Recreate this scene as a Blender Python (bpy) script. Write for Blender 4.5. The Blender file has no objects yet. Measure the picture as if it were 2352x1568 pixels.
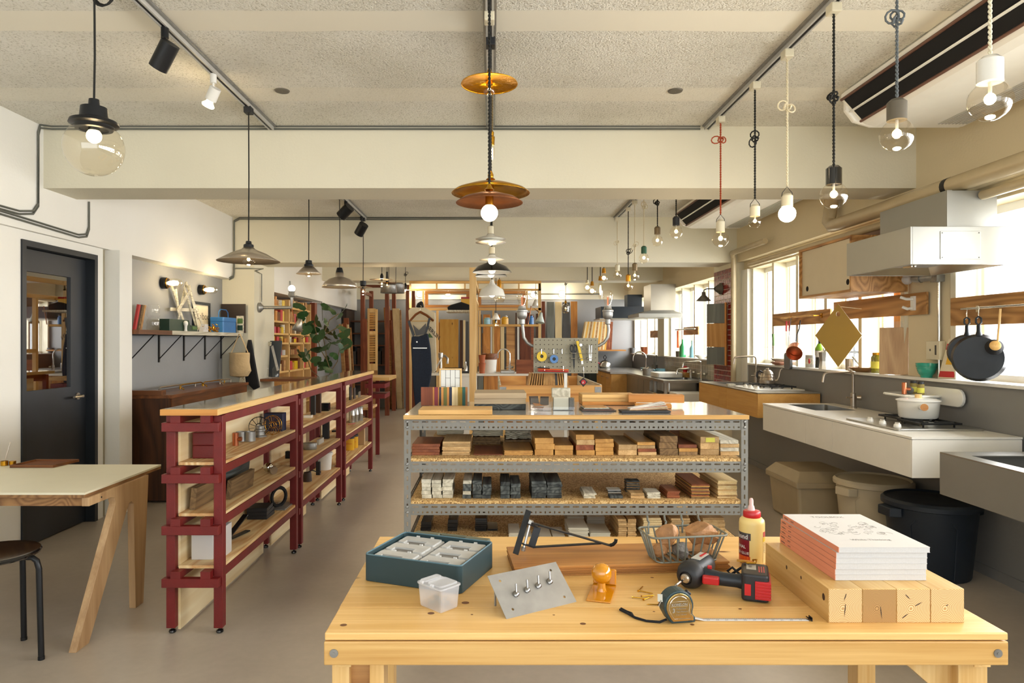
import bpy,math,random
from mathutils import Vector,Matrix,Euler
SC=bpy.context.scene
C=SC.collection
PI=math.pi
F,CX,CY,H=1568.0,1130.0,784.0,1.4      # focal length in pixels, vanishing point, eye height
# ---------------------------------------------------------------- camera, world, lights, exposure
cd=bpy.data.cameras.new('camera'); cam=bpy.data.objects.new('camera',cd); C.objects.link(cam)
cd.sensor_width=36.0; cd.lens=24.0; cd.shift_x=(1176 -CX)/2352.0; cd.clip_start=.05
cam.location=(0,0,H); cam.rotation_euler=(PI/2,0,0); SC.camera=cam
w=bpy.data.worlds.new('sky'); SC.world=w; w.use_nodes=True
bg=w.node_tree.nodes['Background']; bg.inputs[0].default_value=(.93,.97,1,1); bg.inputs[1].default_value=2.2
def area(name,loc,rot,sx,sy,power,col):
    l=bpy.data.lights.new(name,'AREA'); l.shape='RECTANGLE'; l.size=sx; l.size_y=sy; l.energy=power; l.color=col
    o=bpy.data.objects.new(name,l); C.objects.link(o); o.location=loc; o.rotation_euler=rot; return o
area('daylight_kitchen_side',(6.5,6.0,2.6),(PI/2,0,PI/2),22,5.2,6200,(1,.995,.985))
area('daylight_behind',(0,-2.6,1.9),(PI/2,0,0),5.6,2.2,62,(.93,.97,1))
def lamp(loc,power,col=(1,.72,.38),r=.03):
    l=bpy.data.lights.new('lamp_light','POINT'); l.energy=power; l.color=col; l.shadow_soft_size=r
    o=bpy.data.objects.new('lamp_light',l); C.objects.link(o); o.location=loc; return o
SC.view_settings.view_transform='Standard'; SC.view_settings.look='None'; SC.view_settings.gamma=1
SC.view_settings.use_curve_mapping=False; SC.view_settings.exposure=-0.04
SC.cycles.max_bounces=10; SC.cycles.diffuse_bounces=5; SC.cycles.glossy_bounces=4; SC.cycles.transparent_max_bounces=16
SC.cycles.transmission_bounces=6; SC.cycles.caustics_reflective=False; SC.cycles.caustics_refractive=False
SC.cycles.sample_clamp_indirect=4
# ---------------------------------------------------------------- helpers
def P(px,py,D):return Vector(((px-CX)/F*D,D,H-(py-CY)/F*D))
def X(px,D):return (px-CX)/F*D
def Z(py,D):return H-(py-CY)/F*D
def hexc(h):
    h=h.lstrip('#'); r=[]
    for i in (0,2,4):
        c=int(h[i:i+2],16)/255; r.append(c/12.92 if c<=.04045 else ((c+.055)/1.055)**2.4)
    return (r[0],r[1],r[2],1)
class MB:
    def __init__(s):s.v=[]; s.f=[]; s.m=[]; s.s=[]
    def add(s,vs,fs,m=0,sm=False):
        b=len(s.v); s.v+=[Vector(v) for v in vs]
        for f in fs:s.f.append([b+i for i in f]); s.m.append(m); s.s.append(sm)
        return s
    def box(s,x0,y0,z0,x1,y1,z1,m=0):
        if x0>x1:x0,x1=x1,x0
        if y0>y1:y0,y1=y1,y0
        if z0>z1:z0,z1=z1,z0
        vs=[(x,y,z) for z in (z0,z1) for y in (y0,y1) for x in (x0,x1)]
        return s.add(vs,[(0,2,3,1),(4,5,7,6),(0,1,5,4),(2,6,7,3),(0,4,6,2),(1,3,7,5)],m)
    def cb(s,c,d,rot=(0,0,0),m=0):
        R=Euler(rot).to_matrix(); c=Vector(c); x,y,z=(k/2 for k in d)
        vs=[c+R @ Vector((i*x,j*y,k*z)) for k in (-1,1) for j in (-1,1) for i in (-1,1)]
        return s.add(vs,[(0,2,3,1),(4,5,7,6),(0,1,5,4),(2,6,7,3),(0,4,6,2),(1,3,7,5)],m)
    def bar(s,p0,p1,w,h,m=0,up=(0,0,1)):
        p0=Vector(p0); p1=Vector(p1); d=(p1-p0).normalized(); u=Vector(up)
        if abs(d.dot(u))>.98:u=Vector((0,1,0))
        a=d.cross(u).normalized(); b=a.cross(d).normalized()
        vs=[p+a*i*w/2+b*j*h/2 for p in (p0,p1) for j in (-1,1) for i in (-1,1)]
        return s.add(vs,[(0,2,3,1),(4,5,7,6),(0,1,5,4),(2,6,7,3),(0,4,6,2),(1,3,7,5)],m)
    def cyl(s,p0,p1,r0,r1=None,n=16,m=0,cap=True):
        r1=r0 if r1 is None else r1
        return s.tube([p0,p1],[r0,r1],n,m,cap)
    def tube(s,pts,r,n=8,m=0,cap=True,closed=False):
        pts=[Vector(p) for p in pts]; k=len(pts); R=r if isinstance(r,(list,tuple)) else [r]*k
        vs=[]; a=None
        for i,p in enumerate(pts):
            if closed:d=pts[(i+1)%k]-pts[i-1]
            else:d=pts[min(i+1,k-1)]-pts[max(i-1,0)]
            d=d.normalized() if d.length>1e-9 else Vector((0,0,1))
            if a is None:a=d.orthogonal().normalized()
            else:
                a=a-d*a.dot(d); a=a.normalized() if a.length>1e-6 else d.orthogonal().normalized()
            b=d.cross(a)
            vs+=[p+(a*math.cos(2*PI*j/n)+b*math.sin(2*PI*j/n))*R[i] for j in range(n)]
        fs=[]
        for i in range(k if closed else k-1):
            i2=(i+1)%k
            fs+=[(i*n+j,i*n+(j+1)%n,i2*n+(j+1)%n,i2*n+j) for j in range(n)]
        s.add(vs,fs,m,n>4)
        if cap and not closed:
            b=len(s.v)-len(vs)
            s.f.append([b+j for j in reversed(range(n))]); s.f.append([b+(k-1)*n+j for j in range(n)]); s.m+=[m,m]; s.s+=[False,False]
        return s
    def lathe(s,prof,c=(0,0,0),n=24,m=0,axis=(0,0,1),sx=1,sy=1):
        c=Vector(c); q=Vector((0,0,1)).rotation_difference(Vector(axis)).to_matrix(); vs=[]; k=len(prof)
        for r,z in prof:
            vs+=[c+q @ Vector((r*sx*math.cos(2*PI*j/n),r*sy*math.sin(2*PI*j/n),z)) for j in range(n)]
        fs=[(i*n+j,i*n+(j+1)%n,(i+1)*n+(j+1)%n,(i+1)*n+j) for i in range(k-1) for j in range(n)]
        if prof[0][0]>1e-5:fs.append([j for j in reversed(range(n))]) if len(prof)>2 and prof[0][0]<0 else None
        fs=[f for f in fs if f]
        return s.add(vs,fs,m,True)
    def sph(s,c,r,n=16,m=0,sc=(1,1,1)):
        c=Vector(c); h=max(4,n//2); vs=[]
        for i in range(h+1):
            t=PI*i/h
            vs+=[c+Vector((r*sc[0]*math.sin(t)*math.cos(2*PI*j/n),r*sc[1]*math.sin(t)*math.sin(2*PI*j/n),-r*sc[2]*math.cos(t))) for j in range(n)]
        return s.add(vs,[(i*n+j,i*n+(j+1)%n,(i+1)*n+(j+1)%n,(i+1)*n+j) for i in range(h) for j in range(n)],m,True)
    def prism(s,poly,ax,a,b,m=0):
        """poly of 2-D points extruded along axis ax from a to b"""
        k=len(poly)
        def mk(p,t):return {'x':(t,p[0],p[1]),'y':(p[0],t,p[1]),'z':(p[0],p[1],t)}[ax]
        A=sum(poly[i][0]*poly[(i+1)%k][1]-poly[(i+1)%k][0]*poly[i][1] for i in range(k))
        if (A<0)!=(ax=='y'):poly=poly[::-1]
        if a>b:a,b=b,a
        vs=[mk(p,a) for p in poly]+[mk(p,b) for p in poly]
        return s.add(vs,[list(reversed(range(k))),list(range(k,2*k))]+[(i,(i+1)%k,k+(i+1)%k,k+i) for i in range(k)],m)
    def quad(s,a,b,c,d,m=0):return s.add([a,b,c,d],[(0,1,2,3)],m)
    def plate(s,w,h,t,holes,c=(0,0,0),ex=(1,0,0),ey=(0,0,1),m=0):
        """plate w x h x t with square-cut rectangular holes (x0,y0,x1,y1), grid-cut"""
        xs=sorted(set([0,w]+[q for hh in holes for q in (hh[0],hh[2])])); ys=sorted(set([0,h]+[q for hh in holes for q in (hh[1],hh[3])]))
        return s
    def build(s,name,mats,parent=None,local=False,off=None,bev=0,seg=2,sharp=40,solid=0,sub=0):
        me=bpy.data.meshes.new(name); o=bpy.data.objects.new(name,me); C.objects.link(o)
        base=Vector(off) if off is not None else (BASE.get(parent.name,Vector()) if parent is not None and not local else Vector())
        me.from_pydata([tuple(v-base) for v in s.v],[],s.f)
        if not isinstance(mats,(list,tuple)):mats=[mats]
        for q in mats:me.materials.append(M[q] if isinstance(q,str) else q)
        me.polygons.foreach_set('material_index',s.m); me.polygons.foreach_set('use_smooth',s.s)
        me.update()
        if any(s.s):me.set_sharp_from_angle(angle=math.radians(sharp))
        if solid:d=o.modifiers.new('s','SOLIDIFY'); d.thickness=solid; d.offset=0
        if sub:d=o.modifiers.new('u','SUBSURF'); d.levels=sub; d.render_levels=sub
        if bev:
            d=o.modifiers.new('b','BEVEL'); d.width=bev; d.segments=seg; d.limit_method='ANGLE'; d.angle_limit=math.radians(50)
        if parent is not None:o.parent=parent; BASE[o.name]=BASE.get(parent.name,Vector()) if not local else Vector()
        return o
BASE={}
def tag(o,label,cat=None,group=None,kind=None):
    if label:o['label']=label
    if cat:o['category']=cat
    if group:o['group']=group
    if kind:o['kind']=kind
    return o
def T(name,label,cat,loc=(0,0,0),rz=0,group=None):
    o=bpy.data.objects.new(name,None); C.objects.link(o); o.empty_display_size=.05
    o.location=loc; o.rotation_euler=(0,0,rz); BASE[o.name]=Vector(loc)
    return tag(o,label,cat,group)
def S(mb,name,mats,label,cat,group=None,rz=None,loc=None,**k):
    """a thing that is one mesh; world coordinates, origin moved to its base centre"""
    if loc is None:
        lo=[min(v[i] for v in mb.v) for i in range(3)]; hi=[max(v[i] for v in mb.v) for i in range(3)]
        loc=Vector(((lo[0]+hi[0])/2,(lo[1]+hi[1])/2,lo[2])); o=mb.build(name,mats,off=loc,**k)
    else:o=mb.build(name,mats,**k)
    o.location=loc
    if rz:o.rotation_euler=(0,0,rz)
    BASE[o.name]=Vector(loc)
    return tag(o,label,cat,group)
def ST(mb,name,mats,parent=None,**k):
    o=mb.build(name,mats,parent,**k)
    if parent is None:o['kind']='structure'
    return o
def dup(root,loc,rz=0,label=None,group=None,scale=None):
    def cp(o,par):
        c=o.copy(); C.objects.link(c); c.parent=par; BASE[c.name]=Vector(loc)
        for ch in [k for k in KIDS(o)]:cp(ch,c)
        return c
    c=cp(root,None); c.location=loc; c.rotation_euler=(0,0,rz)
    if scale:c.scale=scale
    if label:c['label']=label
    if group:c['group']=group
    return c
def KIDS(o):return list(o.children)
def bx(*a):return MB().box(*a)
def cyl(*a,**k):return MB().cyl(*a,**k)
def twist(p0,p1,r,pitch=.03,amp=None,n=6):
    """two strands of a twisted flex between p0 and p1"""
    p0=Vector(p0); p1=Vector(p1); L=(p1-p0).length; k=max(4,int(L/pitch*5)); mb=MB(); amp=amp or r*1.1
    for ph in (0,PI):
        mb.tube([p0.lerp(p1,i/k)+Vector((math.cos(ph+i*2*PI/5),math.sin(ph+i*2*PI/5),0))*amp for i in range(k+1)],r,n)
    return mb
# ---------------------------------------------------------------- materials
M={}
def mk(name):
    m=bpy.data.materials.new(name); m.use_nodes=True; M[name]=m
    nt=m.node_tree; b=nt.nodes['Principled BSDF']; return m,nt,b
def N(nt,t,**k):
    n=nt.nodes.new('ShaderNode'+t)
    for a,v in k.items():
        if a.startswith('i_'):
            n.inputs[a[2:].replace('_',' ')].default_value=v
        else:setattr(n,a,v)
    return n
def ramp(nt,stops):
    r=nt.nodes.new('ShaderNodeValToRGB'); e=r.color_ramp.elements
    while len(e)<len(stops):e.new(.5)
    for i,(p,c) in enumerate(stops):e[i].position=p; e[i].color=c if len(c)==4 else (*c,1)
    return r
def flat(name,col,rough=.5,metal=0,var=.06,bump=0,bscale=200,nscale=8,coat=0,alpha=None,spec=.5):
    m,nt,b=mk(name); c=hexc(col)
    b.inputs['Roughness'].default_value=rough; b.inputs['Metallic'].default_value=metal; b.inputs['Specular IOR Level'].default_value=spec
    if coat:b.inputs['Coat Weight'].default_value=coat; b.inputs['Coat Roughness'].default_value=.1
    tc=N(nt,'TexCoord'); no=N(nt,'TexNoise',i_Scale=nscale,i_Detail=4.0); nt.links.new(tc.outputs['Object'],no.inputs['Vector'])
    r=ramp(nt,[(.3,tuple(x*(1-var) for x in c[:3])),(.7,tuple(min(1,x*(1+var)) for x in c[:3]))])
    nt.links.new(no.outputs[0],r.inputs[0]); nt.links.new(r.outputs[0],b.inputs['Base Color'])
    if bump:
        n2=N(nt,'TexNoise',i_Scale=bscale,i_Detail=3.0); nt.links.new(tc.outputs['Object'],n2.inputs['Vector'])
        bp=N(nt,'Bump',i_Strength=bump,i_Distance=.01); nt.links.new(n2.outputs[0],bp.inputs['Height']); nt.links.new(bp.outputs[0],b.inputs['Normal'])
    return m
def wood(name,c1,c2,axis=0,scale=1.0,rough=.45,figure=.5,knots=0,dist=3.0,rings=9.0,coat=0,var=.18,c3=None):
    """grain runs along axis (0 x, 1 y, 2 z)"""
    m,nt,b=mk(name); b.inputs['Roughness'].default_value=rough; b.inputs['Specular IOR Level'].default_value=.4
    if coat:b.inputs['Coat Weight'].default_value=coat; b.inputs['Coat Roughness'].default_value=.12
    tc=N(nt,'TexCoord'); oi=N(nt,'ObjectInfo'); L=nt.links.new
    add=N(nt,'VectorMath',operation='ADD'); mul=N(nt,'VectorMath',operation='SCALE'); mul.inputs[0].default_value=(7.3,3.1,5.7)
    L(oi.outputs['Random'],mul.inputs['Scale']); L(tc.outputs['Object'],add.inputs[0]); L(mul.outputs[0],add.inputs[1])
    mp=N(nt,'Mapping'); s=[scale*8]*3; s[axis]=scale*.9; mp.inputs['Scale'].default_value=s; L(add.outputs[0],mp.inputs['Vector'])
    wv=N(nt,'TexNoise',i_Scale=.5,i_Detail=2.0,i_Distortion=.4); L(mp.outputs[0],wv.inputs['Vector'])
    mt=N(nt,'Math',operation='MULTIPLY'); mt.inputs[1].default_value=rings; L(wv.outputs[0],mt.inputs[0])
    pp=N(nt,'Math',operation='PINGPONG'); pp.inputs[1].default_value=.5; L(mt.outputs[0],pp.inputs[0])
    m2=N(nt,'Math',operation='MULTIPLY'); m2.inputs[1].default_value=2*figure; L(pp.outputs[0],m2.inputs[0])
    mp2=N(nt,'Mapping'); s2=[scale*120]*3; s2[axis]=scale*3; mp2.inputs['Scale'].default_value=s2; L(add.outputs[0],mp2.inputs['Vector'])
    fn=N(nt,'TexNoise',i_Scale=1.0,i_Detail=3.0); L(mp2.outputs[0],fn.inputs['Vector'])
    m3=N(nt,'Math',operation='MULTIPLY_ADD'); m3.inputs[1].default_value=1-figure*.7; L(fn.outputs[0],m3.inputs[0]); L(m2.outputs[0],m3.inputs[2])
    r=ramp(nt,[(.15,hexc(c1)),(.95,hexc(c2))]); L(m3.outputs[0],r.inputs[0]); out=r.outputs[0]
    if knots:
        mp3=N(nt,'Mapping'); s3=[knots*2.2]*3; s3[axis]=knots; mp3.inputs['Scale'].default_value=s3; L(add.outputs[0],mp3.inputs['Vector'])
        vo=N(nt,'TexVoronoi',i_Scale=1.0); L(mp3.outputs[0],vo.inputs['Vector'])
        kr=ramp(nt,[(.035,(1,1,1)),(.085,(0,0,0))]); L(vo.outputs['Distance'],kr.inputs[0])
        mx=N(nt,'Mix',data_type='RGBA'); L(kr.outputs[0],mx.inputs['Factor']); L(out,mx.inputs['A']); mx.inputs['B'].default_value=hexc(c3 or '#6b3f1c'); out=mx.outputs['Result']
    hv=N(nt,'HueSaturation'); ml=N(nt,'MapRange'); ml.inputs['To Min'].default_value=1-var; ml.inputs['To Max'].default_value=1+var*.6
    L(oi.outputs['Random'],ml.inputs['Value']); L(ml.outputs[0],hv.inputs['Value']); L(out,hv.inputs['Color']); L(hv.outputs[0],b.inputs['Base Color'])
    bp=N(nt,'Bump',i_Strength=.12,i_Distance=.003); L(fn.outputs[0],bp.inputs['Height']); L(bp.outputs[0],b.inputs['Normal'])
    return m
def endgrain(name,c1,c2,scale=90):
    m,nt,b=mk(name); b.inputs['Roughness'].default_value=.6; L=nt.links.new
    tc=N(nt,'TexCoord'); mp=N(nt,'Mapping'); mp.inputs['Scale'].default_value=(1,0,1); L(tc.outputs['Object'],mp.inputs['Vector'])
    nz=N(nt,'TexNoise',i_Scale=14.0,i_Detail=2.0); L(mp.outputs[0],nz.inputs['Vector'])
    sc=N(nt,'VectorMath',operation='SCALE'); L(nz.outputs['Color'],sc.inputs[0]); sc.inputs['Scale'].default_value=.012
    ad=N(nt,'VectorMath',operation='ADD'); L(mp.outputs[0],ad.inputs[0]); L(sc.outputs[0],ad.inputs[1])
    wv=N(nt,'TexWave',wave_type='RINGS',rings_direction='SPHERICAL',i_Scale=float(scale),i_Distortion=.6,i_Detail=1.0); L(ad.outputs[0],wv.inputs['Vector'])
    r=ramp(nt,[(.2,hexc(c1)),(.8,hexc(c2))]); L(wv.outputs[0],r.inputs[0]); L(r.outputs[0],b.inputs['Base Color'])
    return m
def glassy(name,col=(1,1,1),refl=.1,rough=.02,tint=1.0,ior=1.45):
    """thin clear shell: sees through, mirrors at grazing angles"""
    m,nt,b=mk(name); nt.nodes.remove(b); L=nt.links.new; out=nt.nodes['Material Output']
    tr=N(nt,'BsdfTransparent'); tr.inputs[0].default_value=(*[c*tint for c in col],1)
    gl=N(nt,'BsdfGlossy'); gl.inputs['Roughness'].default_value=rough
    fr=N(nt,'Fresnel',i_IOR=ior); ad=N(nt,'Math',operation='ADD'); ad.inputs[1].default_value=refl; ad.use_clamp=True
    ge=N(nt,'NewGeometry'); iv=N(nt,'Math',operation='SUBTRACT'); iv.inputs[0].default_value=1; L(ge.outputs['Backfacing'],iv.inputs[1]); ml=N(nt,'Math',operation='MULTIPLY'); L(ad.outputs[0],ml.inputs[0]); L(iv.outputs[0],ml.inputs[1])
    mx=N(nt,'MixShader'); L(fr.outputs[0],ad.inputs[0]); L(ml.outputs[0],mx.inputs[0]); L(tr.outputs[0],mx.inputs[1]); L(gl.outputs[0],mx.inputs[2]); L(mx.outputs[0],out.inputs[0])
    return m
def frost(name,col,alpha,rough=.3):
    m,nt,b=mk(name); b.inputs['Base Color'].default_value=hexc(col); b.inputs['Alpha'].default_value=alpha; b.inputs['Roughness'].default_value=rough; return m
def emit(name,col,s):
    m,nt,b=mk(name); nt.nodes.remove(b); e=N(nt,'Emission'); e.inputs[0].default_value=(*col,1); e.inputs[1].default_value=s
    nt.links.new(e.outputs[0],nt.nodes['Material Output'].inputs[0]); m.cycles.emission_sampling='NONE'; return m
# plaster walls
flat('cream_shaded','#d3c6a6',.75,var=.03,bump=.12,bscale=60,nscale=1.5)  # cream wall paint with backlit shade and warm lamplight put into the colour
flat('basket_wire','#7d8178',.4,metal=.35)
flat('cream_wall','#dcd7c2',.75,var=.03,bump=.12,bscale=60,nscale=1.5)
flat('white_wall','#e6e5de',.75,var=.02,bump=.1,bscale=60,nscale=1.5)
flat('grey_wall','#8f9192',.6,var=.05,bump=.1,bscale=50,nscale=2)
flat('groove_shade','#a79f88',.8)  # shade of the recess by the pilaster, put into the colour
flat('kitchen_grey','#7c7b79',.45,var=.05,bump=.08,bscale=50,nscale=1.2)
def ceiling_mat():
    m,nt,b=mk('popcorn_ceiling'); L=nt.links.new; b.inputs['Roughness'].default_value=.95; b.inputs['Specular IOR Level'].default_value=.1
    tc=N(nt,'TexCoord'); sx=N(nt,'SeparateXYZ'); L(tc.outputs['Object'],sx.inputs[0])
    n1=N(nt,'TexNoise',i_Scale=95.0,i_Detail=3.0,i_Roughness=.6); L(tc.outputs['Object'],n1.inputs['Vector'])
    n2=N(nt,'TexNoise',i_Scale=2.2,i_Detail=4.0); L(tc.outputs['Object'],n2.inputs['Vector'])
    r=ramp(nt,[(.30,hexc('#bdb8a8')),(.46,hexc('#ece9de'))]); L(n1.outputs[0],r.inputs[0])
    r2=ramp(nt,[(.3,(.86,.85,.82)),(.7,(1,1,1))]); L(n2.outputs[0],r2.inputs[0])
    mm=N(nt,'MapRange'); mm.inputs['From Min'].default_value=3.05; mm.inputs['From Max'].default_value=3.08
    # smooth joint bands in the plaster: a strip at y 3.06-3.24 and the last strip before the beam
    def band(a,b2):
        g=N(nt,'Math',operation='GREATER_THAN'); g.inputs[1].default_value=a; l=N(nt,'Math',operation='LESS_THAN'); l.inputs[1].default_value=b2
        nn=N(nt,'Math',operation='MULTIPLY_ADD'); nn.inputs[1].default_value=.05; L(n2.outputs[0],nn.inputs[0]); L(sx.outputs['Y'],nn.inputs[2])
        L(nn.outputs[0],g.inputs[0]); L(nn.outputs[0],l.inputs[0]); q=N(nt,'Math',operation='MULTIPLY'); L(g.outputs[0],q.inputs[0]); L(l.outputs[0],q.inputs[1]); return q
    q1=band(3.06,3.26); q2=band(3.98,4.2); q=N(nt,'Math',operation='MAXIMUM'); L(q1.outputs[0],q.inputs[0])
    h=N(nt,'Math',operation='MULTIPLY'); h.inputs[1].default_value=.6; L(q2.outputs[0],h.inputs[0]); L(h.outputs[0],q.inputs[1])
    mu=N(nt,'Mix',data_type='RGBA',blend_type='MULTIPLY'); mu.inputs['Factor'].default_value=1; L(r.outputs[0],mu.inputs['A']); L(r2.outputs[0],mu.inputs['B'])
    mx=N(nt,'Mix',data_type='RGBA'); L(q.outputs[0],mx.inputs['Factor']); L(mu.outputs['Result'],mx.inputs['A']); mx.inputs['B'].default_value=hexc('#e6e1d1'); L(mx.outputs['Result'],b.inputs['Base Color'])
    iv=N(nt,'Math',operation='SUBTRACT'); iv.inputs[0].default_value=1; L(q.outputs[0],iv.inputs[1])
    bp=N(nt,'Bump',i_Distance=.03); sm=N(nt,'Math',operation='MULTIPLY'); sm.inputs[1].default_value=.6; L(iv.outputs[0],sm.inputs[0]); L(sm.outputs[0],bp.inputs['Strength']); L(n1.outputs[0],bp.inputs['Height']); L(bp.outputs[0],b.inputs['Normal'])
ceiling_mat()
def floor_mat():
    m,nt,b=mk('polished_floor'); L=nt.links.new; b.inputs['Specular IOR Level'].default_value=.55
    tc=N(nt,'TexCoord'); n1=N(nt,'TexNoise',i_Scale=1.1,i_Detail=6.0,i_Roughness=.55); L(tc.outputs['Object'],n1.inputs['Vector'])
    n2=N(nt,'TexNoise',i_Scale=25.0,i_Detail=4.0); L(tc.outputs['Object'],n2.inputs['Vector'])
    r=ramp(nt,[(.3,hexc('#9f9486')),(.7,hexc('#b8ad9e'))]); L(n1.outputs[0],r.inputs[0])
    r2=ramp(nt,[(.3,(.93,.93,.93)),(.7,(1,1,1))]); L(n2.outputs[0],r2.inputs[0])
    mu=N(nt,'Mix',data_type='RGBA',blend_type='MULTIPLY'); mu.inputs['Factor'].default_value=1; L(r.outputs[0],mu.inputs['A']); L(r2.outputs[0],mu.inputs['B']); L(mu.outputs['Result'],b.inputs['Base Color'])
    rr=N(nt,'MapRange'); rr.inputs['To Min'].default_value=.27; rr.inputs['To Max'].default_value=.38; L(n1.outputs[0],rr.inputs['Value']); L(rr.outputs[0],b.inputs['Roughness'])
floor_mat()
def tile_mat():
    pass
# wood family
wood('pine_x','#b98a48','#ddb675',0,1.0,.38,.35,knots=0,rings=7)
wood('pine_knot_x','#c9984f','#e8c282',0,.9,.36,.3,knots=2.6,rings=6)
wood('pine_y','#c89a52','#e8c78a',1,1.0,.4,.35,knots=2.5,rings=7)
wood('pine_z','#c99c58','#e8c88e',2,1.0,.42,.35,knots=0,rings=6)
wood('pine_pale','#d9b878','#efdcae',1,1.2,.45,.3,rings=6)
wood('larch_y','#c99257','#ecd3a0',1,.8,.5,.75,rings=16,knots=1.6)
wood('larch_z','#d5b078','#f0dcb2',2,.55,.5,.7,rings=20,knots=1.2)
wood('larch_panel','#ddc08a','#f1e0b8',1,.5,.55,.65,rings=18,knots=1.0,c3='#8a5a2c')
wood('fir_ply','#8f6336','#c4935a',1,.9,.5,.8,rings=16,knots=1.5)
wood('birch_z','#a9835a','#d3b084',2,1.0,.45,.5,rings=6)
wood('ply_edge','#7a5534','#a67c4f',1,.6,.6,.8,rings=30)
wood('walnut_y','#4a2a16','#86512b',1,1.0,.4,.5,rings=8,coat=.2)
wood('walnut_x','#4a2a16','#86512b',0,1.0,.4,.5,rings=8,coat=.2)
wood('walnut_z','#2f1c11','#5c3820',2,1.0,.5,.5,rings=8)
wood('orange_z','#a0622a','#d2934a',2,1.0,.45,.5,rings=6,var=.25)
wood('orange_x','#a5672a','#d79a50',0,1.0,.4,.45,rings=6)
wood('red_z','#5e2a17','#8a4a2c',2,1.2,.5,.4,rings=6,var=.25)
wood('red_x','#6d331c','#a2603b',0,1.2,.5,.4,rings=6,var=.25)
wood('pale_z','#d8bd86','#f0ddb0',2,1.0,.5,.3,rings=5)
wood('grey_wood_z','#5b5f5a','#7f827b',2,1.0,.6,.3,rings=5)
wood('mid_x','#94653a','#c79a62',0,1.2,.55,.45,rings=7,var=.3)
wood('mid_y','#a8773a','#d3a259',1,1.0,.38,.5,rings=8,var=.1)
wood('grey_block_x','#86735a','#b9a688',0,1.3,.6,.4,rings=7,var=.15)
wood('block_y','#a8824f','#d9b884',1,1.2,.6,.4,rings=7,var=.3)
wood('oldwood_y','#5a452e','#94764f',1,1.6,.8,.4,rings=14,var=.3)
wood('charwood_y','#1f2326','#5d625f',1,1.6,.75,.7,rings=14,var=.4)
wood('whitewood_y','#a49c86','#e4dfcc',1,1.4,.75,.5,rings=12,var=.15)
flat('plywood_face','#d6a465',.45,var=.07,nscale=3)
def osb():
    m,nt,b=mk('particle_board'); L=nt.links.new; b.inputs['Roughness'].default_value=.8
    tc=N(nt,'TexCoord'); n1=N(nt,'TexVoronoi',i_Scale=170.0); L(tc.outputs['Object'],n1.inputs['Vector'])
    r=ramp(nt,[(.1,hexc('#7d5a2e')),(.45,hexc('#c39a5c')),(.8,hexc('#e2c48c'))]); L(n1.outputs['Color'],r.inputs[0]); L(r.outputs[0],b.inputs['Base Color'])
osb()
flat('red_paint','#6b1210',.5,var=.12,nscale=14,bump=.1)
flat('rack_grey','#7d7c76',.5,metal=.0,var=.04)
flat('steel','#b9b8b3',.28,metal=1,var=.05)
flat('brushed','#a9a59b',.36,metal=.9,var=.07,nscale=3)
flat('galv','#9a9a97',.45,metal=.8,var=.15,nscale=30)
flat('alu_plate','#a2a19e',.42,metal=.65,var=.1,nscale=20)
flat('bolt_metal','#8d8b88',.2,metal=1)
flat('chrome','#d8d8d4',.1,metal=1,var=.02)
flat('brass','#c8952f',.25,metal=1,var=.15,nscale=20)
flat('brass_hammered','#cf9a25',.3,metal=1,var=.25,bump=.5,bscale=60)
flat('copper','#b8704e',.28,metal=.9,var=.12,nscale=12)
flat('copper_dark','#8f5c3c',.35,metal=.9,var=.2,nscale=14)
flat('nickel','#b5aa9b',.28,metal=.85,var=.05)
flat('black_metal','#15171a',.4,metal=.3)
flat('black_gloss','#101012',.12,var=.02,coat=.5)
flat('black_plastic','#1a1c20',.5)
flat('black_cloth','#15161a',.9,bump=.3)
flat('navy_plastic','#18222c',.42,var=.1)
flat('cord_black','#15140f',.8); flat('cord_cream','#d9ceb0',.8); flat('cord_red','#a5431d',.8); flat('cord_grey','#5d6468',.8); flat('cord_white','#e3ddc4',.8)
flat('door_black','#22262c',.42,var=.2,nscale=3)
flat('door_frame_black','#1c2126',.4)
flat('white_enamel','#ecebe4',.15,var=.02,coat=.4)
flat('white_paint','#e4e3dd',.4,var=.02)
flat('white_counter','#e6e4dc',.3,var=.02)
flat('cream_plastic','#c9bda3',.45,var=.03)
flat('cream_socket','#d8d0b6',.35,var=.03)
flat('bin_sand','#a9997b',.5,var=.04); flat('bin_beige','#c4b79b',.5,var=.03); flat('bin_navy','#16202b',.5,var=.08)
flat('pipe_cream','#b9a988',.25,var=.04)
flat('paper','#cbc8c5',.8,var=.01); flat('paper_edge','#c2c1c0',.85,var=.04,nscale=300); flat('book_spine','#d98a6b',.7,var=.02)
flat('ink','#4a4744',.8); flat('ink_light','#77736f',.8)
flat('toolbox_green','#1f373c',.45,var=.04); flat('toolbox_blue','#2d6fae',.4,var=.05); flat('green_box','#1f3a2c',.4)
flat('desk_white','#dcd6bd',.5,var=.02)
flat('glass_top','#a49a80',.04,var=.03,nscale=1.5,coat=1.0)
flat('rack_top','#b5b4ae',.12,var=.05,nscale=1.0,coat=.8)
flat('glue','#e9cf86',.35,var=.03); flat('red_plastic','#b51a20',.35,var=.03); flat('amber','#c5820e',.12,coat=.8,var=.1); flat('yellow','#d6b51c',.4); flat('blue','#4b78b0',.4)
flat('orange_p','#d9571b',.4); flat('green_leaf','#294a22',.45,var=.35,nscale=6); flat('leaf_pale','#4a6b35',.5)
flat('stem_brown','#6b5a38',.8); flat('terracotta','#a85e3c',.8); flat('denim','#1c2739',.9,var=.2,nscale=60,bump=.4,bscale=400); flat('canvas_sack','#d9cdb0',.9,bump=.3,bscale=120); flat('tote','#c7ad82',.9,var=.12,bump=.5,bscale=25)
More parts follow.
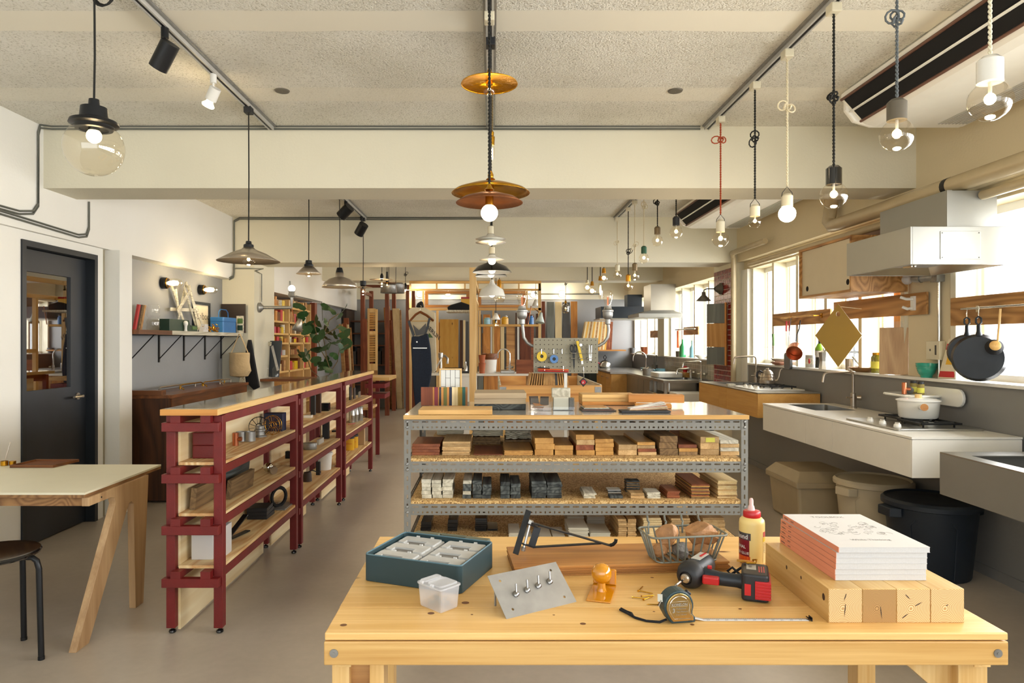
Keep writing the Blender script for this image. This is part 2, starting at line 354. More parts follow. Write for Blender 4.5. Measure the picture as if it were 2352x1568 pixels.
flat('teal_glaze','#2f9c86',.15,coat=.6,var=.1); flat('mustard','#9c7a12',.5,var=.03); flat('cast_iron','#23282e',.4,metal=.4,var=.2); flat('fryer_grey','#7d8288',.4,metal=.7)
flat('tile_red','#7b2320',.25,var=.3,nscale=5); flat('tile_grey','#a59f8c',.25,var=.12,nscale=3); flat('grout','#cfc9bb',.9); flat('white_tile','#dedfda',.2,var=.02)
flat('pegboard','#8c8876',.7,var=.06,nscale=5); flat('stone_brown','#a87a4e',.6,var=.35,nscale=18,bump=.7,bscale=40); flat('stone_grey','#8d8a86',.5,var=.35,nscale=25,bump=.8,bscale=60)
flat('tan_cloth','#b99a6b',.9); flat('dark_wood_flat','#3a2a20',.6); flat('grey_plastic','#b3b1aa',.4); flat('bronze_socket','#7a6a50',.4,metal=.6); flat('green_socket','#2f5f48',.4); flat('gold_socket','#c0872a',.3,metal=.8)
flat('grey_socket','#5b5549',.5); flat('conduit','#6b6d66',.4,metal=.3); flat('rail_black','#1b1b1c',.5); flat('ac_white','#f3f1e8',.35,var=.02); flat('ac_brown','#6b4a3c',.5); flat('dark_hole','#0d0d0f',.9)
flat('grey_mouse','#6f6d69',.5); flat('yellow_sticker','#d4cf55',.6); flat('lime','#7cae2c',.3); flat('bottle_green','#2c7d4a',.1); flat('sky_blue','#87bcd0',.2); flat('pinkred','#b93b3b',.6)
glassy('clear_glass',(1,1,1),.03,.01); glassy('bulb_glass',(1,.97,.91),.085,.01,ior=1.4); glassy('smoke_glass',(.9,.85,.75),.06); glassy('door_glass',(.62,.5,.32),.38,.01)
glassy('green_glass',(.3,.75,.45),.05); glassy('acrylic',(.95,.96,.96),.06)
frost('milky','#d2d4d6',.45,.35); frost('milky_lid','#d9d9d6',.62,.25); frost('nozzle','#e9c9c4',.75,.3); frost('mesh_black','#1a1a1c',.7)
emit('bulb_warm',(1,.78,.42),14); emit('bulb_white',(1,.9,.7),5); emit('filament',(1,.72,.3),25)
endgrain('post_end','#b98f58','#e2c494'); endgrain('grain_end','#9c7344','#caa46c',60)
# ================================================================ the room
CEIL=2.87; XL,XR=-3.10,2.966; YB=14.45; SILL=1.154
def structbox(name,mat,*b,parent=None):return ST(bx(*b),name,mat,parent)
structbox('floor','polished_floor',-3.9,-2.0,-.1,3.4,YB+.2,0)
structbox('ceiling','popcorn_ceiling',-3.9,-2.0,CEIL,3.4,YB+.2,CEIL+.1)
structbox('trim_1','cream_wall',-3.1,4.667,2.448,3.0,5.04,CEIL+.02)       # first beam
structbox('trim_2','cream_wall',-3.1,8.08,2.335,3.0,8.58,CEIL+.02)        # second beam
structbox('trim_3','cream_wall',-3.1,11.5,2.426,3.0,11.95,CEIL+.02)       # third beam
# left side: soffit, door wall, pilaster, grey niche, pier
structbox('trim_4','white_wall',-3.9,-2.0,2.136,-3.066,8.08,CEIL+.02)
mb=MB().box(-3.9,-2.0,0,XL,4.49,2.136).box(-3.9,5.35,0,XL,5.44,2.136).box(-3.9,4.49,2.075,XL,5.35,2.136)
ST(mb,'wall_left','white_wall')
structbox('trim_5','white_wall',-3.9,5.50,0,-3.0,5.69,2.136)               # pilaster
structbox('trim_6','groove_shade',-3.9,5.44,0,-3.12,5.50,2.136)
structbox('wall_niche','grey_wall',-3.9,5.69,0,-3.2,8.10,2.136)
structbox('trim_7','cream_wall',-3.9,8.10,0,-2.82,8.84,2.87)               # pier
mb=MB().box(-3.9,8.84,2.05,-2.86,YB,CEIL).box(-3.9,11.2,0,-2.95,11.5,2.05).box(-3.9,8.84,0,-3.35,11.2,2.05)
ST(mb,'wall_left_rear','white_wall')
structbox('wall_left_store','grey_wall',-3.9,11.5,0,-3.0,YB,2.05)
# back wall
structbox('wall_back','grey_wall',-3.9,YB,0,3.4,YB+.2,2.29)
structbox('wall_back_upper','cream_wall',-3.9,YB-.02,2.29,3.4,YB+.2,CEIL)
# wall behind the camera, with the wide window that lights the bench
mb=MB().box(-3.9,-2.1,0,3.4,-2.0,.75).box(-3.9,-2.1,2.6,3.4,-2.0,CEIL).box(-3.9,-2.1,.75,-2.8,-2.0,2.6).box(2.8,-2.1,.75,3.4,-2.0,2.6)
ST(mb,'wall_front','white_wall')
# right side: low grey wall, sill, piers, header
structbox('wall_right','kitchen_grey',XR,-2.0,0,3.25,7.9,SILL-.02)
structbox('wall_right_white','white_wall',XR-.01,7.9,0,3.25,8.1,2.24)
structbox('trim_8','white_paint',XR-.03,-2.0,SILL-.02,3.3,7.9,SILL)        # sill
structbox('trim_9','cream_shaded',3.02,4.5,SILL,3.25,4.95,2.24)              # pier between windows
structbox('trim_10','cream_wall',2.85,8.1,0,3.25,8.76,2.5)                 # pier with red tiles
mb=MB().box(2.90,-2.0,2.337,3.4,8.1,CEIL).box(2.99,-2.0,2.24,3.4,8.1,2.337)
ST(mb,'wall_right_header','cream_shaded')
structbox('wall_right_rear','kitchen_grey',XR,8.76,0,3.25,YB,SILL-.02)
structbox('trim_11','white_paint',XR-.03,8.76,SILL-.02,3.3,YB,SILL)
mb=MB().box(2.88,8.76,2.24,3.4,YB,CEIL)
ST(mb,'wall_right_header_rear','cream_shaded')
structbox('trim_12','cream_wall',2.9,11.5,SILL,3.25,11.95,2.5)
def window(i,y0,y1,step,z0=SILL,z1=2.24):
    fr=MB().box(3.14,y0,z1-.05,3.2,y1,z1).box(3.14,y0,z0,3.2,y1,z0+.04)
    w_=ST(fr,'window_%d'%i,'white_paint')
    n=max(1,round((y1-y0)/step)); s=(y1-y0)/n
    for k in range(n+1):
        y=y0+k*s; ST(bx(3.006,y-.025,z0+.001,3.2,y+.025,z1-.001),'mullion','pale_post',w_)
    for k in range(n):
        y=y0+k*s
        ST(MB().box(3.16,y+.04,z0+.04,3.18,y+.07,z1-.05).box(3.16,y+s-.07,z0+.04,3.18,y+s-.04,z1-.05),'sash','white_paint',w_)
        ST(bx(3.168,y+.03,z0+.04,3.172,y+s-.03,z1-.05),'pane','clear_glass',w_)
flat('pale_post','#d9d2ba',.5)
window(1,-1.9,4.45,.92); window(2,5.0,7.88,.58); window(3,8.8,11.48,.6); window(4,12.0,14.4,.6)
# daylight side: a pale neighbouring facade and an iron fence
g=T('metal_fence','dark metal railing outside the kitchen window beyond the chopping board','fence',(5.0,8.6,.2))
for k in range(18):
    bx(4.99,7.3+k*.15,.2,5.01,7.32+k*.15,1.36+.0*k).build('bar','fence_blue',g) if k else flat('fence_blue','#3b4350',.5) and None
bx(4.98,7.3,1.24,5.02,10,1.27).build('rail','fence_blue',g)
flat('bounce_paving','#dcdad2',.8); structbox('exterior_ground','bounce_paving',3.45,-6,.1,9,YB+4,.2)  # unseen ground, made pale and wide to bounce daylight up to the ceiling
# baseboard
structbox('baseboard_right','kitchen_grey',XR-.012,-2.0,0,XR,7.9,.06)
# door_1, black with a glass light
fr=MB().box(XL-.12,4.49,0,XL+.012,4.53,2.075).box(XL-.12,5.31,0,XL+.012,5.35,2.075).box(XL-.12,4.53,2.035,XL+.012,5.31,2.075)
d_=ST(fr,'door_1','door_frame_black')
lf=MB().box(XL-.10,4.53,.01,XL-.06,4.60,2.03).box(XL-.10,5.12,.01,XL-.06,5.31,2.03).box(XL-.10,4.60,1.88,XL-.06,5.12,2.03).box(XL-.10,4.60,.01,XL-.06,5.12,1.06)
lf.build('leaf','door_black',d_)
bx(XL-.085,4.59,1.05,XL-.075,5.13,1.89).build('pane','door_glass',d_)
h=MB().cyl((XL-.06,5.20,.985),(XL-.01,5.20,.985),.011).cyl((XL-.062,5.20,.985),(XL-.05,5.20,.985),.026).tube([(XL-.015,5.20,.985),(XL-.01,5.17,.985),(XL-.01,5.08,.985)],.009)
h.build('handle','nickel',d_)
bx(-3.9,4.5,0,-3.35,5.4,2.05).build('back_panel','plywood_face',d_)
# ================================================================ more helpers
def text_geo(s,size,align='LEFT',bold=0):
    cu=bpy.data.curves.new('t','FONT'); cu.body=s; cu.size=size; cu.align_x=align; cu.resolution_u=2; cu.offset=bold
    o=bpy.data.objects.new('t',cu); C.objects.link(o)
    me=bpy.data.meshes.new_from_object(o,depsgraph=bpy.context.evaluated_depsgraph_get())
    vs=[v.co.copy() for v in me.vertices]; fs=[list(p.vertices) for p in me.polygons]
    bpy.data.objects.remove(o); bpy.data.curves.remove(cu); bpy.data.meshes.remove(me)
    return vs,fs
def add_text(mb,s,size,fn,align='LEFT',m=0,bold=0):
    """letters laid on a surface: fn(u, v) gives the 3-D point"""
    vs,fs=text_geo(s,size,align,bold); mb.add([fn(v.x,v.y) for v in vs],fs,m); return mb
def perf(mb,u0,v0,w_,h_,hx,hy,fn,t,m=0,c=.45):
    """one tile of perforated sheet: rectangle with an eight-sided slot in its middle; fn(u,v,t)->point"""
    cu,cv=u0+w_/2,v0+h_/2; k=min(hx,hy)*c
    oc=[(cu-hx+k,cv-hy),(cu+hx-k,cv-hy),(cu+hx,cv-hy+k),(cu+hx,cv+hy-k),(cu+hx-k,cv+hy),(cu-hx+k,cv+hy),(cu-hx,cv+hy-k),(cu-hx,cv-hy+k)]
    re=[(u0,v0),(u0+w_,v0),(u0+w_,v0+h_),(u0,v0+h_)]
    vs=[fn(a,b,0) for a,b in oc+re]+[fn(a,b,t) for a,b in oc+re]
    fr=[(8,9,1,0),(9,10,3,2),(10,11,5,4),(11,8,7,6),(9,2,1),(10,4,3),(11,6,5),(8,0,7)]
    fs=fr+[tuple(12+i for i in reversed(f)) for f in fr]+[(i,(i+1)%8,12+(i+1)%8,12+i) for i in range(8)]
    mb.add(vs,fs,m)
def rrect(x0,y0,x1,y1,r,n=4):
    pts=[]
    for cx,cy,a0 in ((x1-r,y0+r,-PI/2),(x1-r,y1-r,0),(x0+r,y1-r,PI/2),(x0+r,y0+r,PI)):
        pts+=[(cx+r*math.cos(a0+PI/2*i/n),cy+r*math.sin(a0+PI/2*i/n)) for i in range(n+1)]
    return pts
def tray(mb,poly,z0,z1,t,m=0):
    """open box with wall thickness t from an outline polygon (counter-clockwise)"""
    k=len(poly); cx=sum(p[0] for p in poly)/k; cy=sum(p[1] for p in poly)/k; mx=max(abs(p[0]-cx) for p in poly); my=max(abs(p[1]-cy) for p in poly)
    inn=[(cx+(p[0]-cx)*(mx-t)/mx,cy+(p[1]-cy)*(my-t)/my) for p in poly]
    L=[[(p[0],p[1],z0) for p in poly],[(p[0],p[1],z1) for p in poly],[(p[0],p[1],z1) for p in inn],[(p[0],p[1],z0+t) for p in inn]]
    vs=sum(L,[]); fs=[]
    for a in range(3):fs+=[(a*k+i,a*k+(i+1)%k,(a+1)*k+(i+1)%k,(a+1)*k+i) for i in range(k)]
    fs+=[list(reversed(range(k))),list(range(3*k,4*k))]
    return mb.add(vs,fs,m)
# ================================================================ workbench in front
TZ=.704
t=T('workbench','pale pine workbench in front, holding the toolbox, drill and books','workbench',(.417,2.03,0))
for i,(y0,y1) in enumerate(((1.631,1.79),(1.7905,1.95),(1.9505,2.11),(2.1105,2.27),(2.2705,2.436))):
    bx(-.400,y0,TZ-.018,1.2336,y1,TZ).build('board','pine_knot_x',t,bev=.0012 if i else .003)
bx(-.402,1.631,TZ-.078,1.2345,1.668,TZ-.021).build('apron','pine_x',t,bev=.003)
bx(-.39,2.37,TZ-.078,1.22,2.41,TZ-.021).build('apron','pine_x',t)
bx(-.385,1.67,TZ-.10,-.345,2.37,TZ-.021).build('side_rail','pine_y',t)
bx(1.18,1.67,TZ-.10,1.22,2.37,TZ-.021).build('side_rail','pine_y',t)
for kx,ky,kr in ((789,1435,8),(1069,1384,9),(990,1408,8),(1084,1411,3),(1339,1432,7),(1272,1412,3),(1502,1404,3),(1498,1326,4),(1590,1434,5),(1700,1398,4)):
    D_=(H-TZ)*F/(ky-CY); x_=X(kx,D_); mb=MB().lathe([(.0001,0),(kr*D_/F*.55,0),(kr*D_/F,.0001)][::-1],(x_,D_,TZ+.00015),14,sy=.9); mb.build('knot',flat('knot_brown','#6e4524',.5).name if 'knot_brown' not in M else 'knot_brown',t)
for x0,x1,y0,y1 in ((-.392,-.350,1.672,1.73),(1.142,1.214,1.672,1.73),(-.30,-.265,1.672,1.74),(1.125,1.18,2.10,2.16),(-.392,-.33,2.30,2.36)):
    bx(x0,y0,0,x1,y1,TZ-.079).build('leg','pine_z',t,bev=.002)
MB().prism([(1.142,.60),(1.06,.625),(1.0,.625),(1.142,.50)],'y',1.70,1.73).build('brace','pine_z',t)
MB().prism([(-.35,.625),(-.30,.625),(-.30,.30),(-.35,.48)],'y',1.70,1.735).build('brace','mid_x',t)
for x in (-.3775,1.2085):
    mb=MB().cyl((x,1.6315,.6555),(x,1.629,.6555),.0102,n=24).cyl((x,1.629,.6555),(x,1.6275,.6555),.003,n=12)
    mb.build('bolt','galv',t)
def loc_dir(ang):
    a=math.radians(ang); return Vector((math.cos(a),math.sin(a),0)),Vector((-math.sin(a),math.cos(a),0))
# organiser case
t=T('organiser_case','dark teal plastic carry case holding clear lidded boxes, on the workbench','tool case',(-.184,2.048,TZ),math.radians(-21.1))
mb=tray(MB(),rrect(-.1545,-.1245,.1545,.1245,.014),.001,.077,.004)
mb.build('body','toolbox_green',t,local=True,bev=.0012)
mb=MB().tube([(x,y,.0775) for x,y in rrect(-.1525,-.1225,.1525,.1225,.013)],.0022,6,closed=True)
mb.build('rim','bluegrey' if 'bluegrey' in M else (flat('bluegrey','#4f6f7c',.4).name),t,local=True)
mb=MB()
mb.box(-.120,.1245,.062,-.035,.150,.080).box(.055,.1245,.062,.135,.150,.080).box(-.035,.140,.062,.055,.152,.080)
mb.build('handle',flat('olive_grip','#5d6050',.5).name,t,local=True,bev=.004)
add_text(MB(),'TOOL CASE',.010,lambda u,v:Vector((-.115+u,.132+v,.0806))).build('lettering','ink',t,local=True) if False else None
def small_box(name,label,group,loc,rz,screws=0):
    q=T(name,label,'storage box',loc,rz,group)
    tray(MB(),rrect(-.068,-.0365,.068,.0365,.008),0,.050,.0015).build('box','milky',q,local=True)
    mb=MB().prism(rrect(-.071,-.037,.071,.037,.010),'z',.050,.0545)
    mb.prism(rrect(-.062,-.006,.062,.032,.006),'z',.0545,.0605)
    mb.prism(rrect(-.062,-.031,-.040,-.004,.006),'z',.0545,.0605).prism(rrect(.028,-.031,.062,-.004,.006),'z',.0545,.0605)
    mb.prism(rrect(-.016,-.0395,.012,-.033,.004),'z',.048,.058).cyl((-.03,.036,.06),(-.02,.036,.06),.0035,n=8).cyl((.02,.036,.06),(.03,.036,.06),.0035,n=8)
    ld_=mb.build('lid','milky_lid',q,local=True,bev=.001)
    MB().prism(rrect(-.037,-.031,.025,-.007,.005),'z',.0546,.0552).build('recess','grey_mouse',ld_,local=True)
    return q
k=0; q0=None
ex,ey=loc_dir(-21.1)
WHERE=['front left corner','middle left row','rear left corner','front right corner','middle right row','rear right corner']
for c in range(2):
    for r in range(3):
        p=Vector((-.184,2.048,TZ+.010))+ex*(-.0745+c*.149)+ey*(-.0785+r*.0775)
        lab='clear lidded storage box in the %s of the teal case'%WHERE[k]
        if q0 is None:q0=small_box('storage_box',lab,'clear boxes in the teal case',p,math.radians(-21.1))
        else:dup(q0,p,math.radians(-21.1),lab)
        k+=1
# loose clear box of screws
q=T('screw_box','small clear lidded box of screws standing loose before the teal case','storage box',(-.1394,1.791,TZ+.0005),math.radians(46))
def frustum(mb,a,b,h,k,m=0):
    return mb.add([(-a*k,-b*k,0),(a*k,-b*k,0),(a*k,b*k,0),(-a*k,b*k,0),(-a,-b,h),(a,-b,h),(a,b,h),(-a,b,h)],[(3,2,1,0),(0,1,5,4),(1,2,6,5),(2,3,7,6),(3,0,4,7)],m)
frustum(MB(),.034,.046,.062,.9).build('box',frost('milky_clear','#e3e5ea',.30,.3).name,q,local=True,bev=.006)
mb=MB().prism(rrect(-.037,-.049,.037,.049,.009),'z',.060,.065).prism(rrect(-.030,-.042,.030,.012,.007),'z',.065,.070).prism(rrect(-.030,.020,.030,.042,.006),'z',.065,.070)
mb.cyl((-.037,-.02,.068),(-.037,-.01,.068),.004,n=8).cyl((-.037,.02,.068),(-.037,.03,.068),.004,n=8)
mb.build('lid','milky_clear',q,local=True,bev=.001)
random.seed(3); mb=MB()
for i in range(16):
    a=random.random()*6.28; p=Vector((random.uniform(-.018,.018),random.uniform(-.026,.026),random.uniform(.004,.014))); d=Vector((math.cos(a),math.sin(a),random.uniform(-.3,.3)))*.012
    mb.cyl(p-d,p+d,.0016,n=6); mb.cyl(p+d,p+d*1.15,.0036,n=8)
o=S(mb,'loose_screws','steel','heap of silver screws inside the small clear box','screws',loc=(-.1394,1.791,TZ+.003),rz=math.radians(46)); o['kind']='stuff'
# aluminium plate with upright hooks, its far edge propped up
A_,B_,Cc,D_=Vector((.0366,1.713,TZ+.001)),Vector((.229,1.826,TZ+.001)),Vector((.179,1.909,TZ+.08)),Vector((-.0149,1.789,TZ+.08))
c_=(A_+B_+Cc+D_)/4; eu=(B_-A_+Cc-D_).normalized(); ev=(D_-A_); ev=(ev-eu*ev.dot(eu)).normalized(); en=eu.cross(ev)
t=T('aluminium_plate','brushed aluminium plate with four upright bolts, propped up on the workbench','metal plate',(c_.x,c_.y,TZ))
def pp(u,v,w_=0):return c_+eu*u+ev*v+en*w_
hw,hh=.111,.062; holes=[(-.082,.045),(.082,.042),(-.078,-.043),(.08,-.03)]
mb=MB(); us=[-hw,-.087,-.077,.077,.087,hw]; vs_=[-hh,-.046,-.036,.036,.046,hh]
for i in range(5):
    for j in range(5):
        u0,u1,v0,v1=us[i],us[i+1],vs_[j],vs_[j+1]
        if i in (1,3) and j in (1,3):perf(mb,u0,v0,u1-u0,v1-v0,.0035,.0035,lambda u,v,s:pp(u,v,-s),.0015,c=.6)
        else:mb.add([pp(a,b,s) for s in (0,-.0015) for a,b in ((u0,v0),(u1,v0),(u1,v1),(u0,v1))],[(0,1,2,3),(7,6,5,4)])
edge=[(-hw,-hh),(hw,-hh),(hw,hh),(-hw,hh)]
for i in range(4):
    a,b=edge[i],edge[(i+1)%4]; mb.add([pp(*a),pp(*b),pp(*b,-.0015),pp(*a,-.0015)],[(3,2,1,0)])
mb.build('plate','alu_plate',t)
for u in (-.055,-.018,.020,.060):
    b=MB().lathe([(.008,0),(.009,.004),(.005,.008),(.0001,.009)],pp(u,.002+u*.12),12,axis=en).cyl(pp(u,.002+u*.12,.005),pp(u+.003,.022+u*.12,.018),.0028,n=10)
    b.build('bolt','bolt_metal',t)
for u in (-.09,.09):MB().cyl(pp(u,.055,-.002),Vector((pp(u,.055).x,pp(u,.055).y,TZ+.0005)),.003,n=8).build('leg','galv',t)
# teak boards under the basket
t=T('teak_board','two stacked orange-brown hardwood boards under the wire basket','wooden board',(.385,2.16,TZ),math.radians(4.9))
for i,(x0,x1,y0,y1) in enumerate(((-.33,.33,-.118,.085),(-.332,.326,-.120,.084))):
    z0=.0005+i*.0150
    MB().box(x0,y0,z0,x1,y1,z0+.0035).box(x0+.003,y0+.003,z0+.0035,x1-.003,y1-.003,z0+.009).box(x0,y0,z0+.009,x1,y1,z0+.0148).build('board',wood('teak_x','#80512a','#bb8548',0,1.0,.42,.5,rings=7).name if i==0 else 'teak_x',t,local=True,bev=.0008)
bx(.28,-.085,.0303,.318,-.067,.0306).build('label','tan_cloth',t,local=True)
BZ=TZ+.0305
# black folding bracket
t=T('shelf_bracket','black iron folding shelf bracket with a long bolt, lying on the boards','bracket',(.12,2.12,BZ))
def bl(px,py,D):return P(px,py,D)
mb=MB(); a,b=bl(1184,1272,2.09),bl(1214,1172,2.17); a.z=max(a.z,BZ+.004)
mb.bar(a,b,.018,.0035,up=(0,1,0)); mb.build('back_bar','black_metal',t)
MB().bar(bl(1218,1199,2.15),bl(1401,1252,2.15),.016,.0035,up=(0,0,1)).tube([bl(1401,1252,2.15),bl(1408,1250,2.15),bl(1414,1244,2.15),bl(1415,1238,2.15)],.006,6).build('arm','black_metal',t)
MB().bar(bl(1223,1256,2.14),bl(1380,1247,2.17),.014,.0035).bar(bl(1203,1249,2.13),bl(1223,1256,2.14),.014,.0035).build('stay','black_metal',t)
MB().bar(bl(1212,1201,2.15),bl(1235,1210,2.15),.022,.003).bar(bl(1235,1210,2.15),bl(1221,1254,2.14),.022,.003,up=(0,1,0)).bar(bl(1221,1254,2.14),bl(1199,1248,2.13),.022,.003).build('bracket_frame','black_metal',t)
MB().cyl(bl(1218,1200,2.15),bl(1202,1262,2.13),.0045,n=10).cyl(bl(1220,1194,2.15),bl(1217,1202,2.15),.009,n=6).cyl(bl(1203,1256,2.13),bl(1201,1264,2.13),.008,n=6).build('bolt','steel',t)
# wire basket
t=T('wire_basket','grey wire basket holding rough brown stones on the hardwood boards','basket',(.585,2.10,BZ),math.radians(8))
def ring(x,y,z,r=.02):return [(p[0],p[1],z) for p in rrect(-x,-y,x,y,r)]
WR=.0026
MB().tube(ring(.122,.062,.082),.0032,8,closed=True).build('rim','basket_wire',t,local=True)
MB().tube(ring(.095,.045,.003),WR,6,closed=True).build('base_ring','basket_wire',t,local=True)
mb=MB()
for i in range(8):
    f=-1+2*(i+.5)/8
    for s in (-1,1):mb.tube([(f*.110,s*.062,.082),(f*.088,s*.045,.003)],WR,6)
    mb.tube([(f*.088,-.045,.003),(f*.088,.045,.003)],WR,6)
for i in range(4):
    f=-1+2*(i+.5)/4
    for s in (-1,1):mb.tube([(s*.122,f*.05,.082),(s*.095,f*.036,.003)],WR,6)
mb.build('wires','basket_wire',t,local=True)
for i in range(4):
    x=-.085+i*.056; MB().tube([(x,.060,.060),(x,.062,.085),(x+.004,.066,.095),(x-.002,.062,.102),(x-.004,.062,.118)],.0032,6).build('hook','basket_wire',t,local=True)
def stone(name,label,mat,c,s,seed,rot=(0,0,0),group=None):
    rnd=random.Random(seed); R=Euler(rot).to_matrix(); mb=MB().sph((0,0,0),1,12)
    dirs=[Vector((rnd.uniform(-1,1),rnd.uniform(-1,1),rnd.uniform(-1,1))).normalized() for _ in range(9)]; ks=[rnd.uniform(.5,.85) for _ in dirs]
    for i,v in enumerate(mb.v):
        for d,k in zip(dirs,ks):
            q=v.dot(d)
            if q>k:v=v-d*(q-k)*.85
        mb.v[i]=Vector(c)+R @ Vector((v.x*s[0],v.y*s[1],v.z*s[2]))
    mb.s=[False]*len(mb.f)
    return S(mb,name,mat,label,'stone',group)
o0=Vector((.585,2.10,BZ))
stone('stone','large tan flat-topped stone at the right of the wire basket','stone_brown',o0+Vector((.062,.012,.072)),(.062,.045,.042),5,(.1,.25,.3),'stones in the wire basket')
stone('stone','brown stone with a grey side at the left of the wire basket','stone_brown',o0+Vector((-.046,.0,.065)),(.050,.036,.038),8,(.3,-.4,.4),'stones in the wire basket')
stone('stone','rough grey stone in the middle of the wire basket','stone_grey',o0+Vector((-.008,-.006,.030)),(.030,.034,.030),12,(.2,.2,.8),'stones in the wire basket')
stone('stone','rounded brown stone low at the left end of the wire basket','stone_brown',o0+Vector((-.068,-.008,.026)),(.026,.030,.024),15,(0,.3,0),'stones in the wire basket')
stone('stone','brown lump low at the right end of the wire basket','stone_brown',o0+Vector((.055,-.012,.026)),(.036,.030,.024),21,(0,-.3,0),'stones in the wire basket')
# amber block plane-like knob on a base
ex,ey=loc_dir(-18)
t=T('amber_knob_stand','glossy amber ball knob on a flat base with an upright back plate','hook',(.305,1.893,TZ),math.radians(-17))
mb=MB().box(-.033,-.075,.0005,.033,.06,.004); mb.build('base','amber',t,local=True,bev=.0012)
bx(-.033,.052,.004,.033,.060,.050).build('back_plate','amber',t,local=True,bev=.004)
MB().lathe([(.014,.0),(.011,.010),(.011,.022),(.02,.028)],(-.002,.005,.004),20).build('neck','amber',t,local=True)
MB().sph((-.002,.005,.052),.0285,28,sc=(1,1,.98)).build('knob','amber',t,local=True)
# impact driver
t=T('impact_driver','navy and black cordless impact driver with red trigger, lying on the workbench','power tool',(.545,1.935,TZ),math.radians(-20))
hd=Vector((-.35,-.94,-.06)).normalized(); hc=Vector((.03,.035,.040))
def hp(d):return hc+hd*d
MB().lathe([(.001,-.075),(.022,-.074),(.030,-.066),(.034,-.045),(.035,-.01),(.036,.02)],hc,28,axis=hd).build('body','navy_plastic',t,local=True)
MB().lathe([(.036,.020),(.0385,.026),(.0385,.040),(.032,.058),(.026,.066),(.018,.068),(.016,.062),(.001,.060)],hc,28,axis=hd).build('nose','black_plastic',t,local=True)
MB().lathe([(.013,.062),(.013,.074),(.009,.078),(.003,.078)],hc,20,axis=hd).build('chuck','nickel',t,local=True)
MB().cyl(hp(.078),hp(.100),.0028,n=6).cyl(hp(.100),hp(.106),.0028,.0045,n=10).cyl(hp(.106),hp(.128),.0045,.004,n=10).cyl(hp(.128),hp(.138),.004,.0015,n=8).build('bit','chrome',t,local=True)
mb=MB().tube([(.045,.02,.038),(.075,.005,.036),(.105,.002,.035),(.140,.004,.034),(.158,.004,.034)],[.023,.0205,.0185,.0185,.022],16)
mb.build('handle','navy_plastic',t,local=True)
mb=MB().prism(rrect(-.02,-.012,.025,.012,.006),'z',.026,.046)
mb.v=[v+Vector((.070,-.022,0)) for v in mb.v]; mb.build('trigger','red_plastic',t,local=True,bev=.003)
MB().cb((.068,.012,.060),(.012,.009,.010)).build('selector','red_plastic',t,local=True,bev=.0015)
bat=MB().prism(rrect(.152,-.056,.222,.050,.012),'z',.001,.074).build('battery','black_plastic',t,local=True,bev=.006)
mb=MB().box(.186,-.0595,.010,.2245,.035,.058)
for i in range(6):mb.box(.188,-.0615,.013+i*.008,.2262,.030,.0165+i*.008)
mb.build('battery_grip','red_plastic',bat,local=True,bev=.001)
MB().box(.160,-.0585,.018,.176,-.055,.048).build('release_button','red_plastic',bat,local=True)
MB().box(.165,-.012,.0742,.190,.030,.0748).build('label','grey_plastic',bat,local=True)
add_text(MB(),'18V',.015,lambda u,v:Vector((.170+v*.9,.022-u*.9,.0752))).build('label_text','ink',bat,local=True)
for i in range(3):MB().box(.196+i*.006,-.03,.0742,.199+i*.006,.02,.0748).build('stripe','red_plastic',bat,local=True)
bx(-.0,.0,0,.001,.001,.001) if False else None
c1=hc+Vector((0,0,.0345)); mb=MB(); R_=Euler((0,0,math.radians(-20))).to_matrix()
for a0,mt_ in ((0,'grey_plastic'),):
    MB().bar(hp(-.055)+Vector((.002,0,.0335)),hp(.01)+Vector((.002,0,.0355)),.026,.002).build('nameplate',mt_,t,local=True)
    MB().bar(hp(-.052)+Vector((.006,0,.035)),hp(-.015)+Vector((.006,0,.0368)),.006,.002).build('nameplate_stripe','red_plastic',t,local=True)
MB().tube([(.150,.022,.045),(.128,.04,.058),(.115,.045,.045),(.125,.04,.038),(.15,.035,.06),(.172,.03,.074)],.0035,8).build('strap','black_cloth',t,local=True)
mb=MB().box(.14,.028,.080,.185,.044,.082).tube([(.182,.05,.082),(.192,.036,.088),(.19,.024,.082),(.165,.024,.080)],.0022,8); mb.build('belt_clip','brass',t,local=True)
# tape measure
t=T('tape_measure','chrome-faced tape measure with blade pulled out and black wrist cord','tape measure',(.458,1.70,TZ),math.radians(9))
pts=[]
for i in range(19):
    a=math.radians(-60+i*15); pts.append((.039*math.cos(a)-.002,.042+.039*math.sin(a)))
prof=[(.043,.002),(.043,.014),(.036,.022),(.036,.030)]+[(.0385*math.cos(math.radians(a)),.043+.0395*math.sin(math.radians(a))) for a in range(-5,216,13)]+[(-.024,.008),(-.018,.002)]
MB().prism(prof,'y',-.019,.019).build('case','toolbox_green',t,local=True,bev=.003)
p2=[(x*.86,.041+(z-.041)*.86) for x,z in prof]; fpl=MB().prism(p2,'y',-.0215,-.018).build('face_plate',flat('tape_chrome','#b99a62',.25,metal=1,var=.1).name,t,local=True,bev=.0015)
mb=MB(); fn=lambda u,v:Vector((u,-.0219,v))
mb.tube([(p[0]*.8,-.0215,.041+(p[1]-.041)*.8) for p in p2],.0008,6,closed=True)
add_text(mb,'KOMELON',.0095,lambda u,v:Vector((-.021+u*.9,-.0222,.046+v)),bold=.0003); add_text(mb,'3',.015,lambda u,v:Vector((-.019+u,-.0222,.030+v)),bold=.0004)
for i,s in enumerate(('Professional','Tape Measure','3 m / 16 mm')):add_text(mb,s,.0052,lambda u,v,i=i:Vector((-.009+u,-.0222,.038-i*.0075+v)))
mb.tube([(-.023,-.0217,.0445),(.021,-.0217,.0445),(.021,-.0217,.0565),(-.023,-.0217,.0565)],.0005,6,closed=True)
mb.build('face_lettering','chrome',fpl,local=True)
ca=math.radians(-9)
